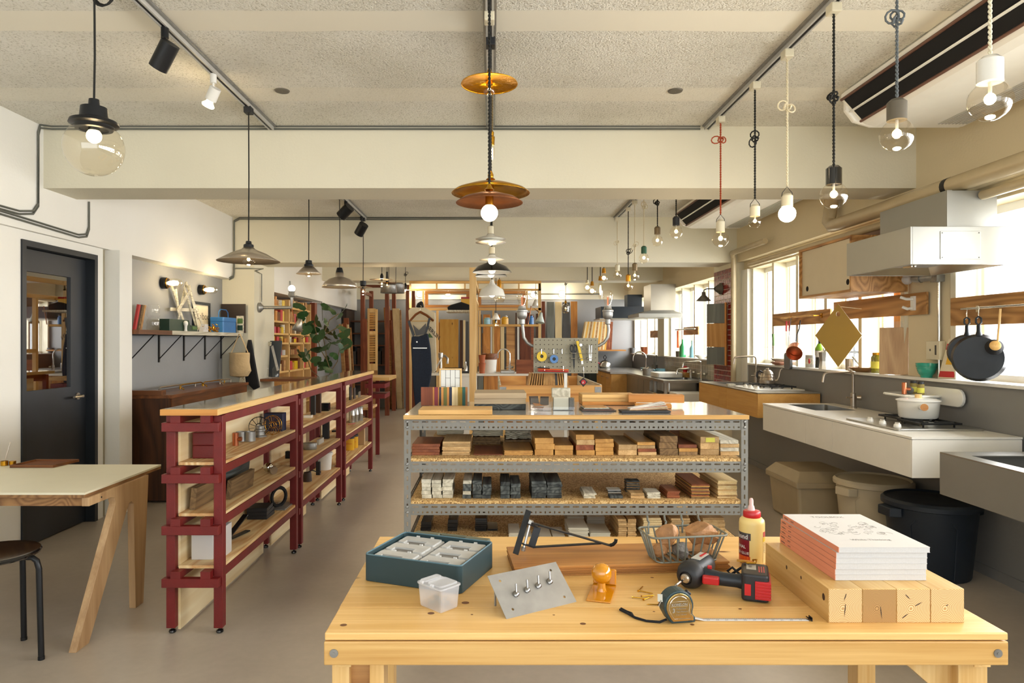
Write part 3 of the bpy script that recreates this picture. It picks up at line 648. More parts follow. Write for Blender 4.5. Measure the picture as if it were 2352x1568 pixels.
def tb(x,y,z):return Vector((.042,0,0))+Matrix.Rotation(ca,3,'Z') @ Vector((x,y,z))
mb=MB(); n=60; vs=[]
for i in range(n+1):
    x=i*.290/n; vs+=[tb(x,-.008,.0070-.006*min(1,i/6)),tb(x,0,.0052-.0052*min(1,i/6)+.0012),tb(x,.008,.0070-.006*min(1,i/6))]
mb.add(vs,[f for i in range(n) for f in ((3*i,3*i+3,3*i+4,3*i+1),(3*i+1,3*i+4,3*i+5,3*i+2))],0,True)
bld=mb.build('blade','paper',t,local=True,solid=.0004)
mb=MB()
for i in range(56):
    x=.03+i*.0046; L_=.009 if i%5==0 else .0045; mb.add([tb(x,.0078-L_,.00185),tb(x+.0006,.0078-L_,.00185),tb(x+.0006,.0078,.00185),tb(x,.0078,.00185)],[(0,1,2,3)],1 if i%5==0 else 0)
for i in range(11):add_text(mb,str(29-i),.008,lambda u,v,i=i:tb(.036+i*.023+u,-.0065+v,.0019),m=0)
mb.build('blade_marks',['ink','red_plastic'],bld,local=True)
MB().cb(tb(.293,0,.004),(.008,.019,.002),(0,.5,ca)).cb(tb(.297,0,.004),(.002,.018,.010),(0,0,ca)).build('blade_hook','black_metal',bld,local=True)
MB().cb((.030,0,.068),(.014,.012,.012),(0,.7,0)).build('lock_button','black_plastic',t,local=True,bev=.002)
MB().bar((-.043,-.004,.052),(-.040,.004,.068),.012,.002).bar((-.041,-.004,.056),(-.048,-.004,.042),.005,.002).build('belt_clip','chrome',t,local=True)
MB().tube([(-.025,0,.006),(-.045,-.006,.003),(-.075,.006,.003),(-.095,.03,.003),(-.105,.06,.003),(-.115,.085,.003),(-.11,.092,.003),(-.102,.07,.003),(-.095,.055,.004),(-.098,.035,.004)],[.003,.0032,.003,.003,.0028,.0028,.0028,.0028,.0028,.0028],8).build('wrist_cord','black_cloth',t,local=True)
# brass screws
def screw(a,b,lab):
    a=Vector((a[0],a[1],TZ+.0025)); b=Vector((b[0],b[1],TZ+.0018)); d=(b-a).normalized()
    mb=MB().cyl(a,a+d*.002,.0034,.0018,n=10).cyl(a+d*.002,b-d*.004,.0014,n=8).cyl(b-d*.004,b,.0014,.0003,n=8)
    S(mb,'screw','brass',lab,'screw','loose screws by the tape measure')
def gp(px,py,z=TZ):D=(H-z)*F/(py-CY); return (X(px,D),D)
for (a,b),lab in zip([((1466,1359),(1477,1347)),((1468,1358),(1500,1364)),((1473,1371),(1503,1368)),((1452,1373),(1487,1376)),((1478,1379),(1500,1370)),((1513,1390),(1485,1389))],
    ['brass screw standing out farthest from the tape measure, pointing away','brass screw with its head against another, pointing to the drill bit','thin brass screw crossing two others near the tape measure','brass screw nearest the end of the wrist cord','brass screw with its head towards the camera, crossing two others','brass screw lying closest to the tape measure case']):
    screw(gp(*a),gp(*b),lab)
# glue bottle
gx,gy=X(1727,2.15),2.15
t=T('glue_bottle','cream wood glue bottle with red cap behind the impact driver','bottle',(gx,gy,TZ))
MB().lathe([(.001,.0005),(.034,.0005),(.038,.005),(.0385,.125),(.037,.136),(.030,.143),(.022,.146)],(0,0,0),32).build('body','glue',t,local=True)
MB().lathe([(.0255,.144),(.0265,.146),(.0265,.160),(.024,.164),(.010,.166)],(0,0,0),28).build('cap','red_plastic',t,local=True)
MB().lathe([(.012,.164),(.009,.178),(.0065,.182),(.0065,.196),(.004,.203),(.001,.204)],(-.002,0,0),16).build('nozzle','nozzle',t,local=True)
def wrap(a0,rr=.0390):return lambda u,v:Vector((rr*math.sin(a0+u/.039),-rr*math.cos(a0+u/.039),v))
def wrapq(mb,a0,a1,z0,z1,m,rr=.0388):
    n=8; vs=[]
    for i in range(n+1):
        a=math.radians(a0+(a1-a0)*i/n); vs+=[(rr*math.sin(a),-rr*math.cos(a),z0),(rr*math.sin(a),-rr*math.cos(a),z1)]
    mb.add(vs,[(2*i,2*i+2,2*i+3,2*i+1) for i in range(n)],m,True)
mb=MB(); wrapq(mb,-150,-32,.006,.092,0,.0387); wrapq(mb,-150,-26,.078,.100,1,.0389); wrapq(mb,-150,-28,.010,.028,2,.0389)
mb.build('front_label',['label_red' if 'label_red' in M else flat('label_red','#7d1626',.4).name,'ink','orange_p'],t,local=True)
mb=MB(); add_text(mb,'Titebond',.020,lambda u,v:wrap(math.radians(-32)-.078/.039,.0391)(u,.082+v),bold=.0006); add_text(mb,'ORIGINAL',.013,lambda u,v:wrap(math.radians(-42)-.0645/.039,.0391)(u,.052+v),bold=.0004)
add_text(mb,'WOOD GLUE',.011,lambda u,v:wrap(math.radians(-42)-.062/.039,.0391)(u,.034+v),bold=.0003)
mb.build('front_lettering','paper',t,local=True)
mb=MB(); wrapq(mb,36,150,.008,.104,0,.0387); wrapq(mb,36,150,.088,.104,1,.0389); wrapq(mb,33,150,.074,.087,2,.0389); mb.build('rear_label',['glue','red_plastic','yellow'],t,local=True)
mb=MB()
for i in range(6):
    for r in range(2):add_text(mb,('IMPORTANT','DIRECTIONS','PRECAUCION','ADVERTENCIA')[i%4],.006,lambda u,v,i=i,r=r:wrap(math.radians(40+r*14+0*i),.0391)(v,.072-u-i*.0+0) if i==0 else wrap(math.radians(40+i*9),.0391)(v,.072-u)) if r==0 else None
mb.build('rear_lettering','ink',t,local=True)
# timber posts
kn=MB()
for i in range(4):
    x0=(773+i*78.2)/F*1.689
    t=T('timber_post','square pine post under the books, %s'%['reddish crack in its end, nearest the drill','dark end with one long crack','several fine cracks in its end','clean ringed end, farthest from the drill'][i],'timber',(x0+.042,1.689+.195,TZ),0,'pine posts under the books')
    bx(x0+.0004,1.690,TZ,x0+.0838,2.08,TZ+.084).build('beam','pine_y',t,bev=.0012)
    e=bx(-.0405,-.0008,-.0405,.0405,0,.0405).build('end_face','post_end' if i!=1 else endgrain('post_end_dark','#8f6a3c','#b8915a',110).name,None)
    e.parent=t; e.location=(0,1.6899-(1.689+.195),.042)
    e.rotation_euler=(0,[0,.6,1.4,2.2][i]*0,0)
    if i==0:
        for ky_,kz_,kr_ in ((1.715,.055,.0075),(1.84,.06,.004),(1.93,.058,.005)):MB().lathe([(kr_,0),(.0001,0)],(x0+.00025,ky_,TZ+kz_),12,axis=(-1,0,0),sx=1.2).build('knot','dark_wood_flat',t)
    cr=MB()
    for (u0,v0,u1,v1) in [[(0,.004,-.003,-.028),(.002,.030,-.004,.012)],[(.002,-.002,.006,-.034)],[(.004,0,.022,.010),(-.02,.028,-.008,.016),(-.028,-.03,-.012,-.018)],[(-.004,0,.002,.004)]][i]:
        d=Vector((v1-v0,0,u0-u1)).normalized()*.0009; a=Vector((x0+.042+u0,1.6888,TZ+.042+v0)); b=Vector((x0+.042+u1,1.6888,TZ+.042+v1)); cr.add([a-d,(a+b)/2-d*1.4,b,(a+b)/2+d*1.4,a+d],[(0,1,2,3,4)])
    cr.build('crack','dark_wood_flat',t)['kind']='stuff'
# books
for i in range(6):
    z0=TZ+.0848+i*.01425; dx=[0,.0,.001,.002,.003,.008][i]; x0,x1=.879+dx,1.113+dx; yn=1.748+[.0,.001,-.001,.0,.001,-.002][i]
    where=['at the bottom','second from the bottom','third from the bottom','third from the top','second from the top','on top'][i]
    t=T('book','white softcover book with salmon spine, %s of the stack'%where,'book',((x0+x1)/2,yn+.165,z0),0,'books stacked on the pine posts')
    bx(x0+.0006,yn+.0008,z0+.0006,x1-.0008,yn+.333,z0+.0134).build('pages','paper_edge',t)
    cv=MB().box(x0,yn,z0,x1,yn+.334,z0+.0006).box(x0,yn,z0+.0134,x1,yn+.334,z0+.014).build('cover','paper',t)
    sp=bx(x0-.0006,yn,z0,x0+.0005,yn+.334,z0+.014).build('spine','book_spine',t)
    mb=MB()
    for s,y,sz in (('toolbox',.326,.0085),('tool 01',.280,.0068)):add_text(mb,s,sz,lambda u,v,y=y:Vector((x0-.0008,yn+y-u,z0+.0045+v)),bold=.0002)
    mb.build('spine_text','ink',sp)
    if i==5:
        mb=MB(); zt=z0+.0143
        add_text(mb,'TOOLBOX',.020,lambda u,v:Vector((x0+.117+u,yn+.292+v,zt)),'CENTER'); mb.v=[v for v in mb.v]
        add_text(mb,'While Thinking',.017,lambda u,v:Vector((x0+.117+u,yn+.060+v,zt)),'CENTER')
        mb.build('title','ink_light',cv)['kind']='stuff'
        rnd=random.Random(4); mb=MB()
        for k in range(46):
            a=rnd.uniform(.03,.20); b=rnd.uniform(.115,.235); ph=rnd.uniform(0,6); r=rnd.uniform(.004,.012)
            mb.tube([(x0+a+r*1.5*math.cos(ph+j*.8)*(1-j*.06),yn+b+r*math.sin(ph+j*.9),zt) for j in range(7)],.00022,3,cap=False)
        mb.build('line_drawing','ink_light',cv)
# ================================================================ perforated steel rack
RX0,RX1,RY0,RY1,RT=-.429,1.249,3.33,4.08,1.041
t=T('steel_rack','grey slotted-angle steel rack of wood samples behind the workbench','rack',((RX0+RX1)/2,(RY0+RY1)/2,0))
bx(RX0-.002,RY0-.012,RT-.020,RX1+.002,RY0+.010,RT).build('edge_strip','pine_x',t,bev=.001)
bx(RX0-.002,RY0+.0105,RT-.020,RX1+.002,RY1,RT-.001).build('table_top','rack_top',t,bev=.001)
beams=[(.968,1.021),(.761,.814),(.553,.606),(.350,.403),(.120,.173)]
cache={}
def beam_mesh(L,W,nm):
    """slotted strip: a row of long slots over a row of alternating small slots, in local x-z"""
    mb=MB(); p=.0465; n=int(round(L/p)); p=L/n; f=lambda u,v,s:Vector((u,s,v))
    for i in range(n):
        perf(mb,i*p,W*.5,p,W*.5,p*.33,.0035,f,.002)
        perf(mb,i*p,0,p/2,W*.5,.0028,.0055,f,.002); perf(mb,i*p+p/2,0,p/2,W*.5,.0055,.0035,f,.002)
    return mb
L=RX1-RX0-.066
b0=beam_mesh(L,.053,'x').build('slotted_beam','rack_grey',t,local=True)
b0.location=Vector((RX0+.033,RY0+.003,beams[0][0]))-t.location
s0=beam_mesh(RY1-RY0-.06,.053,'y').build('slotted_beam','rack_grey',t,local=True)
s0.rotation_euler=(0,0,PI/2); s0.location=Vector((RX0+.004,RY0+.03,beams[0][0]))-t.location
def addc(o,loc,rz=0):
    c=o.copy(); C.objects.link(c); c.location=Vector(loc)-t.location; c.rotation_euler=(0,0,rz); return c
for i,(za,zb) in enumerate(beams):
    if i:addc(b0,(RX0+.033,RY0+.003,za)); addc(s0,(RX0+.004,RY0+.03,za),PI/2)
    addc(b0,(RX0+.033,RY1-.004,za)); addc(s0,(RX1-.002,RY0+.03,za),PI/2)
pm=MB(); n=23; ph=1.02/n
for i in range(n):
    perf(pm,0,i*ph,.033,ph,.0035,.011,lambda u,v,s:Vector((u,s,v)),.002)
    perf(pm,0,i*ph,.033,ph,.0035,.011,lambda u,v,s:Vector((s,u,v)),.002)
pl=pm.build('upright','rack_grey',t,local=True); pl.location=Vector((RX0,RY0,0))-t.location
for x,y,r in ((RX1,RY0,PI/2),(RX1,RY1,PI),(RX0,RY1,-PI/2)):addc(pl,(x,y,0),r)
for x in (RX0+.016,RX1-.016):
    for za,zb in beams[:4]:
        for z in (za+.014,zb-.012):MB().lathe([(.0065,0),(.007,-.002),(.0045,-.0055),(.0001,-.006)],(x,RY0,z),10,axis=(0,-1,0) if False else (0,1,0)).build('bolt','galv',t)
SH=[]
for zt in (.829,.622,.421,.190):
    bx(RX0+.028,RY0+.006,zt-.015,RX1-.028,RY1-.006,zt).build('shelf_board',['particle_board'],t); SH.append(zt)
# --- stacked samples: every piece of every stack is a thing
ORD=['bottom','second from the bottom','third from the bottom','fourth from the bottom','fifth from the bottom','sixth from the bottom','seventh from the bottom','eighth from the bottom','ninth from the bottom','tenth from the bottom','eleventh','twelfth','thirteenth']
def ordn(i,n):return 'top piece' if i==n-1 else ('bottom piece' if i==0 else ORD[i])
rs=random.Random(11)
def stack(px0,px1,ytop,zs,D,dep,n,mat,desc,name='wood_sample',cat='wood sample',jit=.004,gap=.0004,wob=0):
    x0,x1=X(px0,D),X(px1,D); h=(Z(ytop,D)-zs)/n
    for i in range(n):
        dx=rs.uniform(-jit,jit)*.6; dy=rs.uniform(0,jit*2.2); mw=rs.uniform(0,jit)
        mm=mat[i%len(mat)] if isinstance(mat,(list,tuple)) else mat
        mb=MB().box(x0+dx+.0006,D+dy,zs+i*h+gap,x1+dx-mw-.0006,D+dy+dep,zs+(i+1)*h-gap*.5)
        if wob:
            mb.v=[v+Vector((rs.uniform(-wob,wob),rs.uniform(-wob,wob),rs.uniform(-wob,wob)*.5)) for v in mb.v]
        S(mb,name,mm,desc+', '+ordn(i,n),cat,desc,bev=.0008 if h>.006 else 0,seg=1)
z=SH[0]+.0005; A=3.42
stack(946,1011,1019,z,A,.26,4,wood('red_y','#6d331c','#a2603b',1,1.2,.5,.4,rings=6,var=.25).name,'reddish-brown plank, leftmost stack on upper rack shelf')
stack(1016,1081,1014,z,A,.28,8,'block_y','pale knotty plank, second stack on upper rack shelf')
stack(1087.5,1155,1043,z,A,.30,3,'red_y','low thin brown plank, third stack on upper rack shelf')
stack(1158,1224,1035,z,A,.32,5,'mid_y','thin brown veneer plank, fourth stack on upper rack shelf')
stack(1229,1274,1005.5,z,A,.30,3,'mid_y','tall orange block, fifth stack on upper rack shelf')
stack(1275,1318,1023,z,A,.30,2,'mid_y','short orange block beside the tall one, upper rack shelf')
stack(1323.5,1367,998,z,A,.34,4,['mid_y','red_y','block_y','mid_y'],'mixed orange and brown block, upper rack shelf middle')
stack(1368,1411,1008,z,A,.34,4,'mid_y','orange block right of the mixed stack, upper rack shelf')
stack(1420,1464,1021,z,A,.34,2,'block_y','tan old-wood block in two-high stack, upper rack shelf')
stack(1465,1508,1015.6,z,A,.36,4,['block_y','red_y','block_y','mid_y'],'old brown block beside the two-high stack, upper shelf')
stack(1515.6,1558,1001,z,A,.36,3,'oldwood_y','dark brown block, tallest stack on upper rack shelf')
stack(1559,1603,1021,z,A,.30,3,['oldwood_y','mid_y','red_y'],'brown block right of the dark stack, upper shelf')
stack(1610,1654,1003,z,A,.40,3,'block_y','weathered tan block under the yellow mark, upper shelf')
stack(1655,1699,1010.5,z,A,.36,4,['block_y','whitewood_y','block_y','whitewood_y'],'chipped pale block, rightmost stack on upper shelf')
S(bx(X(1621,A),A-.0006,Z(1015,A),X(1642,A),A-.0001,Z(1005,A)),'paint_mark','yellow_sticker','yellow mark on the end of a weathered block, upper shelf','paint mark')
stack(1560,1600,986.5,z,3.80,.2,5,'red_y','brown block behind the right end stacks, upper shelf')
stack(1085,1150,1004,z,3.78,.2,4,'oldwood_y','dark block behind the low thin planks, upper shelf')
stack(995,1050,1000,z,3.80,.2,5,'block_y','tan block behind the reddish stack, upper shelf')
def rag(px0,px1,py0,py1,D,label,mat='whitewood_y',seed=1,dep=.16):
    r=random.Random(seed); x0,x1=X(px0,D),X(px1,D); z0,z1=Z(py1,D),Z(py0,D); mb=MB(); n=10; vs=[]
    for k in range(5):
        zz=z0+(z1-z0)*k/5
        b=len(vs); vs=[]
        for i in range(n+1):
            for j in (0,1,2):vs.append((x0+(x1-x0)*i/n+r.uniform(-.004,.004),D+dep*j/2+r.uniform(-.006,.006),zz+r.uniform(0,1)*(z1-z0)/6+.003))
        mb.add(vs,[(3*i+j,3*i+3+j,3*i+4+j,3*i+1+j) for i in range(n) for j in (0,1)],0,True)
    return S(mb,'folded_cloth',mat,label,'cloth',solid=.0025)
flat('rag_white','#cfc7b0',.95,var=.12,nscale=25)
bx(X(1000,3.80),3.80,Z(999.5,3.80),X(1050,3.80),4.0,Z(999.2,3.80))
rag(1003,1064,988,999,3.80,'rumpled white cloth lying on the tan blocks, upper rack shelf','rag_white',2)
rag(1085,1155,987,1003,3.78,'ragged whitish cloth lying on the dark blocks, upper rack shelf','rag_white',5)
stack(1160,1222,1010,z,3.72,.2,3,'oldwood_y','dark slab behind the thin veneer planks, upper shelf')
rag(1162,1220,990,1009,3.72,'torn brown and white cloth on the dark slab, upper rack shelf','whitewood_y',9)
# second shelf
z=SH[1]+.0005; A=3.38
for k,(a,b,y) in enumerate(((968,991,1101),(992,1015,1103),(1016,1041,1101))):stack(a,b,y,z,A,.2,5,'whitewood_y','whitewashed block, %s of three columns, lower shelf left'%['left','middle','right'][k],wob=.0008)
for k,(a,b,y,n) in enumerate(((1063,1083.7,1104,5),(1085,1107,1104,5),(1107.5,1129,1113,4))):stack(a,b,y,z,A,.2,n,['charwood_y','whitewood_y','charwood_y'] if k==0 else 'charwood_y','rough grey block, %s of the chipped trio, lower shelf'%['left','middle','right'][k],wob=.0012)
for k,(a,b,y) in enumerate(((1149,1171.7,1107),(1172.5,1196,1111))):stack(a,b,y,z,A,.22,4,'charwood_y','bluish black block, %s of the dark pair, lower shelf'%['left','right'][k],wob=.001)
for k,(a,b,y) in enumerate(((1221,1256,1105),(1257,1291.6,1107))):stack(a,b,y,z,A,.24,6,'charwood_y','wide dark slat, %s stack of the wide pair, lower shelf'%['left','right'][k],wob=.001)
stack(1341,1370,1133,z,A,.16,3,'whitewood_y','white rounded offcut in the lone low stack, lower shelf',wob=.002)
stack(1396,1427,1125,z,3.50,.06,3,['rack_top','charwood_y','rack_top'],'small dark glass tile, left pile, lower shelf','tile_sample','tile sample')
stack(1401,1434,1138,z,A,.05,1,'charwood_y','flat dark tile lying before the glass tiles, lower shelf','tile_sample','tile sample')
stack(1439,1471,1104,z,3.52,.06,9,['charwood_y','oldwood_y'],'patterned brown tile in the tall small pile, lower shelf','tile_sample','tile sample')
stack(1448,1481,1133,z,A,.08,4,'block_y','particle board slice before the patterned pile, lower shelf')
stack(1487.5,1519,1131,z,A,.10,5,'whitewood_y','thin white slat in the short white pile, lower shelf')
stack(1533,1563,1128,z,A,.16,6,'red_y','dark red-brown block in the narrow pile, lower shelf')
stack(1588,1631,1113,z,A,.30,12,['oldwood_y','mid_y','red_y'],'brown plank in the tall pile, lower shelf right')
stack(1649.5,1695,1104,z,A,.30,10,['pine_pale','block_y','pine_pale'],'pale pine plank in rightmost pile, lower shelf')
# third shelf
z=SH[2]+.0005; A=3.40
flat('tile_black','#15181b',.2); flat('tile_white','#c9c4b2',.35)
for k,(a,b,y,m,n) in enumerate(((966,991,1199,'tile_black',3),(1028,1052,1194,'tile_black',3),(1091,1119,1190,'tile_black',6),(1120,1144,1215,'tile_black',4))):
    stack(a,b,y,z,A+.12,.14,n,m,'black tile, pile %s from the left, third rack shelf'%['first','second','third','fourth'][k],'tile_sample','tile sample')
for k,(a,b,y,n) in enumerate(((1169,1196,1224,5),(1200,1222,1236,3),(1239,1268,1232,3),(1270,1299,1232,3),(1306,1353,1212,8),(1356,1404,1225,5))):
    stack(a,b,y,z,A,.18,n,'tile_white','white tile, pile %s of the white ones, third shelf'%['one','two','three','four','five','six'][k],'tile_sample','tile sample')
stack(1303,1342,1187,z,3.66,.14,10,'tile_white','white tile in rear left tall pile, third shelf','tile_sample','tile sample')
stack(1348,1390,1187,z,3.66,.14,10,'tile_white','white tile in rear right tall pile, third shelf','tile_sample','tile sample')
for k,(a,b,y,n,m) in enumerate(((1420,1441,1192,9,'block_y'),(1442,1463,1192,9,'block_y'),(1478,1521,1190,9,'pine_pale'),(1542,1587,1190,9,'block_y'),(1615.5,1667,1190,10,'block_y'))):
    stack(a,b,y,z,A,.26,n,m,'tan plank, %s, third rack shelf'%['left half of twin pile','right half of twin pile','pale pile behind the basket','pile behind the stones','widest pile at the right'][k])
# --- things on the rack top
z=RT+.0006
def block(px0,px1,ybot,h,dep,mat,name,label,cat='wood sample',rz=0,bev=.0012,z=z,D=None,group=None):
    D=D or (H-z)*F/(ybot-CY); x0,x1=X(px0,D),X(px1,D); mb=bx(x0,D,z,x1,D+dep,z+h)
    if rz:
        c=Vector(((x0+x1)/2,D+dep/2,0)); R=Matrix.Rotation(rz,3,'Z'); mb.v=[c+R @ (v-c) for v in mb.v]
    return S(mb,name,mat,label,cat,group,bev=bev)
block(960.7,1131,952,.023,.20,'pine_x','wood_sample','long pale pine block at the front left of the rack top')
block(982,1030,932,.011,.06,'orange_x','wood_sample','short orange moulding behind the long pine block, left piece',D=3.62)
block(1028,1071,932,.012,.07,'orange_x','wood_sample','short orange moulding behind the long pine block, right piece',D=3.62,rz=-.1)
D=3.82; q=T('colour_strip_display','upright sample panel of coloured vertical wood strips on the rack top','sample panel',(X(1020,D),D,z))
xs=[967,994,998,1006,1009,1013.5,1019,1026.5,1032,1038,1045,1052,1062,1069,1074]
cl=['red_z','orange_z','label_red','orange_z','tile_black','orange_z',flat('olive','#6f7134',.5).name,'orange_z',flat('navy','#1d2440',.5).name,'pale_z','pale_z','mustard',flat('teal','#1d5a4e',.5).name,'orange_z']
for i in range(14):bx(X(xs[i],D),D,z,X(xs[i+1],D)-.0008,D+.016,Z(889,D)).build('strip',cl[i],q)
D=4.02; q=T('tile_sample_display','framed upright sample of long white tiles with dark joints, rack top','sample panel',(X(1034,D),D,z))
MB().box(X(1009,D),D,z,X(1012,D),D+.02,Z(846,D)).box(X(1057,D),D,z,X(1060.5,D),D+.02,Z(846,D)).box(X(1012,D),D,Z(849,D),X(1057,D),D+.02,Z(846,D)).box(X(1012,D),D,z,X(1057,D),D+.02,z+.01).build('frame','pine_z',q)
bx(X(1012,D),D+.008,z+.01,X(1057,D),D+.014,Z(849,D)).build('backing','tile_black',q)
for c in range(4):
    xa,xb=X(1012.5+c*11.1,D),X(1022.7+c*11.1,D); cuts=[849.5,874,899,923] if c%2==0 else [849.5,868,891,923]
    if c%2==0:cuts=[849.5,888,923]
    for a,b in zip(cuts,cuts[1:]):bx(xa,D+.003,max(z+.011,Z(b-.7,D)),xb,D+.0085,Z(a,D)).build('tile','white_tile',q,bev=.0006,seg=1)
stack(1089,1209,902.5,z,3.585,.26,3,['charwood_y','grey_block_x','grey_block_x'],'grey oak block in the three-high stack on the rack top',jit=.003)
stack(1337,1462,906,z,3.84,.16,3,['orange_x','pine_x','pine_x'],'rounded-edge board in the three-high stack, rack top',jit=.002)
def acrylic(px0,px1,ybot,ytop,dep,label):
    D=(H-z)*F/(ybot-CY); x0,x1=X(px0,D),X(px1,D); zt=Z(ytop,D); tt=.002
    mb=MB().box(x0,D,z,x1,D+dep,z+tt).box(x0,D,z+tt,x1,D+tt,zt).box(x0,D+dep-tt,z+tt,x1,D+dep,zt).box(x0,D+tt,z+tt,x0+tt,D+dep-tt,zt).box(x1-tt,D+tt,z+tt,x1,D+dep-tt,zt)
    return S(mb,'acrylic_box','acrylic',label,'sample box'),D,x0,x1
o,D,x0,x1=acrylic(1219,1267,943,914,.10,'clear acrylic tray of leather swatches on the rack top')
flat('leather_dark','#2a1d17',.4); flat('leather_tan','#a5672c',.35,var=.2,nscale=40)
for i,(cx,zz,w_,h_,rx,rz_,m,nm) in enumerate(((.02,.050,.05,.045,1.2,.3,'leather_dark','dark leather swatch leaning left in the clear tray'),(.075,.048,.045,.045,1.25,-.2,'leather_dark','dark leather swatch leaning right in the clear tray'),(.05,.030,.075,.03,.5,.5,'leather_tan','glossy tan leather swatch lying across the clear tray'),(.04,.012,.06,.03,.1,-.3,'leather_tan','pale tan leather swatch at the bottom of the tray'))):
    S(MB().cb((x0+cx,D+.05,z+zz),(w_,h_,.003),(rx,0,rz_)),'leather_swatch',m,nm,'swatch')
o,D,x0,x1=acrylic(1270,1320,942,914,.09,'clear acrylic box of grey tile samples on the rack top')
for i in range(5):S(bx(x0+.006,D+.012+i*.015,z+.003,x1-.030,D+.020+i*.015,z+.066),'tile_sample','tile_white','pale tile standing in the clear box, %s'%['front one','second','third','fourth','rear one'][i],'tile sample')
S(bx(x1-.027,D+.008,z+.003,x1+.0-.004,D+.075,z+.060),'tile_sample',flat('slate','#4c4c4b',.6,bump=.4).name,'dark slate block standing in the clear box','tile sample')
block(1268,1310,0,.10,.04,'whitewood_y','wood_sample','pale upright block behind the clear box on the rack top',D=3.78)
block(1463,1545,0,.020,.09,'orange_x','wood_sample','thin orange board beneath the long brown timber, rack top',D=3.66,rz=-.16)
D=3.74; q=T('timber_offcut','long brown timber with sawn pale end, at the right of the rack top','timber',(X(1520,D),D+.08,z+.0205),-.16)
bx(-.165,-.05,0,.135,.05,.042).build('beam','orange_x',q,local=True,bev=.001); bx(.1352,-.05,.0,.136,.05,.042).build('sawn_end','pine_x',q,local=True)
D=(H-z)*F/(944.-CY); q=T('sample_book','small stack of marbled sample cards with dark edges, rack top','sample cards',(X(1375,D),D+.06,z))
for i in range(5):bx(X(1337,D)+i*.004,D+i*.004,z+i*.004,X(1416,D)-i*.012,D+.13,z+i*.004+.0036).build('card',['leather_dark','walnut_x','slate','whitewood_y','mid_x'][i],q)
D=(H-z)*F/(948.-CY); q=T('swatch_fan','black folder with fanned colour swatch cards at the rack top','swatch book',(X(1485,D),D+.06,z))
bx(X(1428,D),D,z,X(1541,D),D+.09,z+.010).build('folder','black_plastic',q,bev=.001)
for i in range(9):
    a=.05+i*.06; MB().cb((X(1490,D)+.01,D+.055+i*.006,z+.0125+i*.0024),(.20,.035,.0018),(0,-.03-i*.012,a*.6)).build('swatch_card',['mid_x','whitewood_y','tan_cloth','paper','leather_tan','paper','whitewood_y','paper','paper'][i],q)
# ================================================================ long red-framed shelf
SX0,SX1=-1.559,-1.289; LV=(.8205,.5755,.3255)
UN=[(3.266,4.54,4.49),(4.62,5.87,5.52),(5.99,7.38,7.2)]
for ui,(y0,y1,yp) in enumerate(UN):
    t=T('display_shelf',['red-framed open shelf unit nearest the white desk, with crossbars at its end','red-framed open shelf unit in the middle of the long row of three','red-framed open shelf unit at the far end of the long row'][ui],'shelf',((SX0+SX1)/2,(y0+y1)/2,0),0,'red shelf units under the glass top')
    for x in (SX0,SX1-.043):
        for y in (y0,y1-.043):
            lg=bx(x,y,.028,x+.043,y+.043,1.046).build('leg','red_paint',t,bev=.002,seg=1)
            MB().cyl((x+.0215,y+.0215,.010),(x+.0215,y+.0215,.028),.006,n=8).lathe([(.001,.001),(.015,.001),(.018,.006),(.016,.014),(.006,.018)],(x+.0215,y+.0215,0),14).build('foot','black_gloss',lg)
    for z1 in (1.015,.770,.525,.276):
        bx(SX0-.006,y0-.036,z1-.042,SX1-.006,y0-.0005,z1).build('crossbar','red_paint',t,bev=.0015,seg=1)
        bx(SX0+.043,y1-.043,z1-.042,SX1-.043,y1,z1).build('crossbar','red_paint',t)
        for x in (-1.522,-1.380):bx(x,y0-.036,z1+.0003,x+.047,y1,z1+.034).build('rail','red_paint',t)
        bx(SX1-.024,y0+.0435,z1-.006,SX1-.002,y1-.0435,z1+.034).build('side_rail','red_paint',t,bev=.001,seg=1)
    for z1 in LV:bx(-1.503,y0+.010 if ui==0 else y0,z1-.014,-1.3325,y1,z1).build('shelf_board','larch_y',t); bx(-1.3324,y0+.044,z1-.014,-1.295,y1-.044,z1).build('shelf_lip','larch_y',t)
    bx(-1.5155,y0+.03,.012,-1.5035,yp,1.02).build('back_panel','larch_panel',t)
q=T('long_counter_top','long narrow pine-edged glass counter top running over the red shelves','counter',(-1.43,5.3,1.051))
bx(-1.563,3.215,1.051,-1.292,7.475,1.080).build('slab','pine_y',q,bev=.0015); bx(-1.549,3.229,1.0802,-1.306,7.46,1.0826).build('glass_panel','glass_top',q); bx(-1.563,3.2135,1.0515,-1.293,3.2149,1.0795).build('end_strip','orange_x',q)
def on(lv,px,py):D=(H-LV[lv])*F/(py-CY); return X(px,D),D,LV[lv]+.0006
def item_box(lv,px,py,w_,d_,h_,mat,name,label,cat,rz=0,bev=.002,**k):
    x,y,z=on(lv,px,py); return S(bx(-w_/2,0,0,w_/2,d_,h_),name,mat,label,cat,loc=(x,y,z),rz=rz,bev=bev,**k)
for i in range(2):item_box(0,466,1053,.105,.10,.064,'red_paint','brick',['dark red painted brick at the near end of the shelf, lower','dark red painted brick at the near end, on top of another'][i],'brick',bev=.004).location.z+=i*.0645
S(MB().prism([(0,0),(.06,0),(.0,.09)],'x',-.002,.002),'paper_card','paper','white triangular card beside the first red leg, top shelf','card',loc=(X(515,3.45),3.45,LV[0]+.0006),rz=.3)
x,y,z=on(0,541,1023); q=T('copper_tee','short copper pipe tee on the top shelf of the red unit','pipe fitting',(x,y,z)); MB().lathe([(.014,0),(.017,0),(.017,.070),(.014,.070),(.014,0)],(0,0,0),20).build('pipe','copper',q,local=True); MB().cyl((.012,0,.036),(.034,.0,.036),.012,n=16).build('branch','copper',q,local=True)
x,y,z=on(0,566,1013); mb=MB()
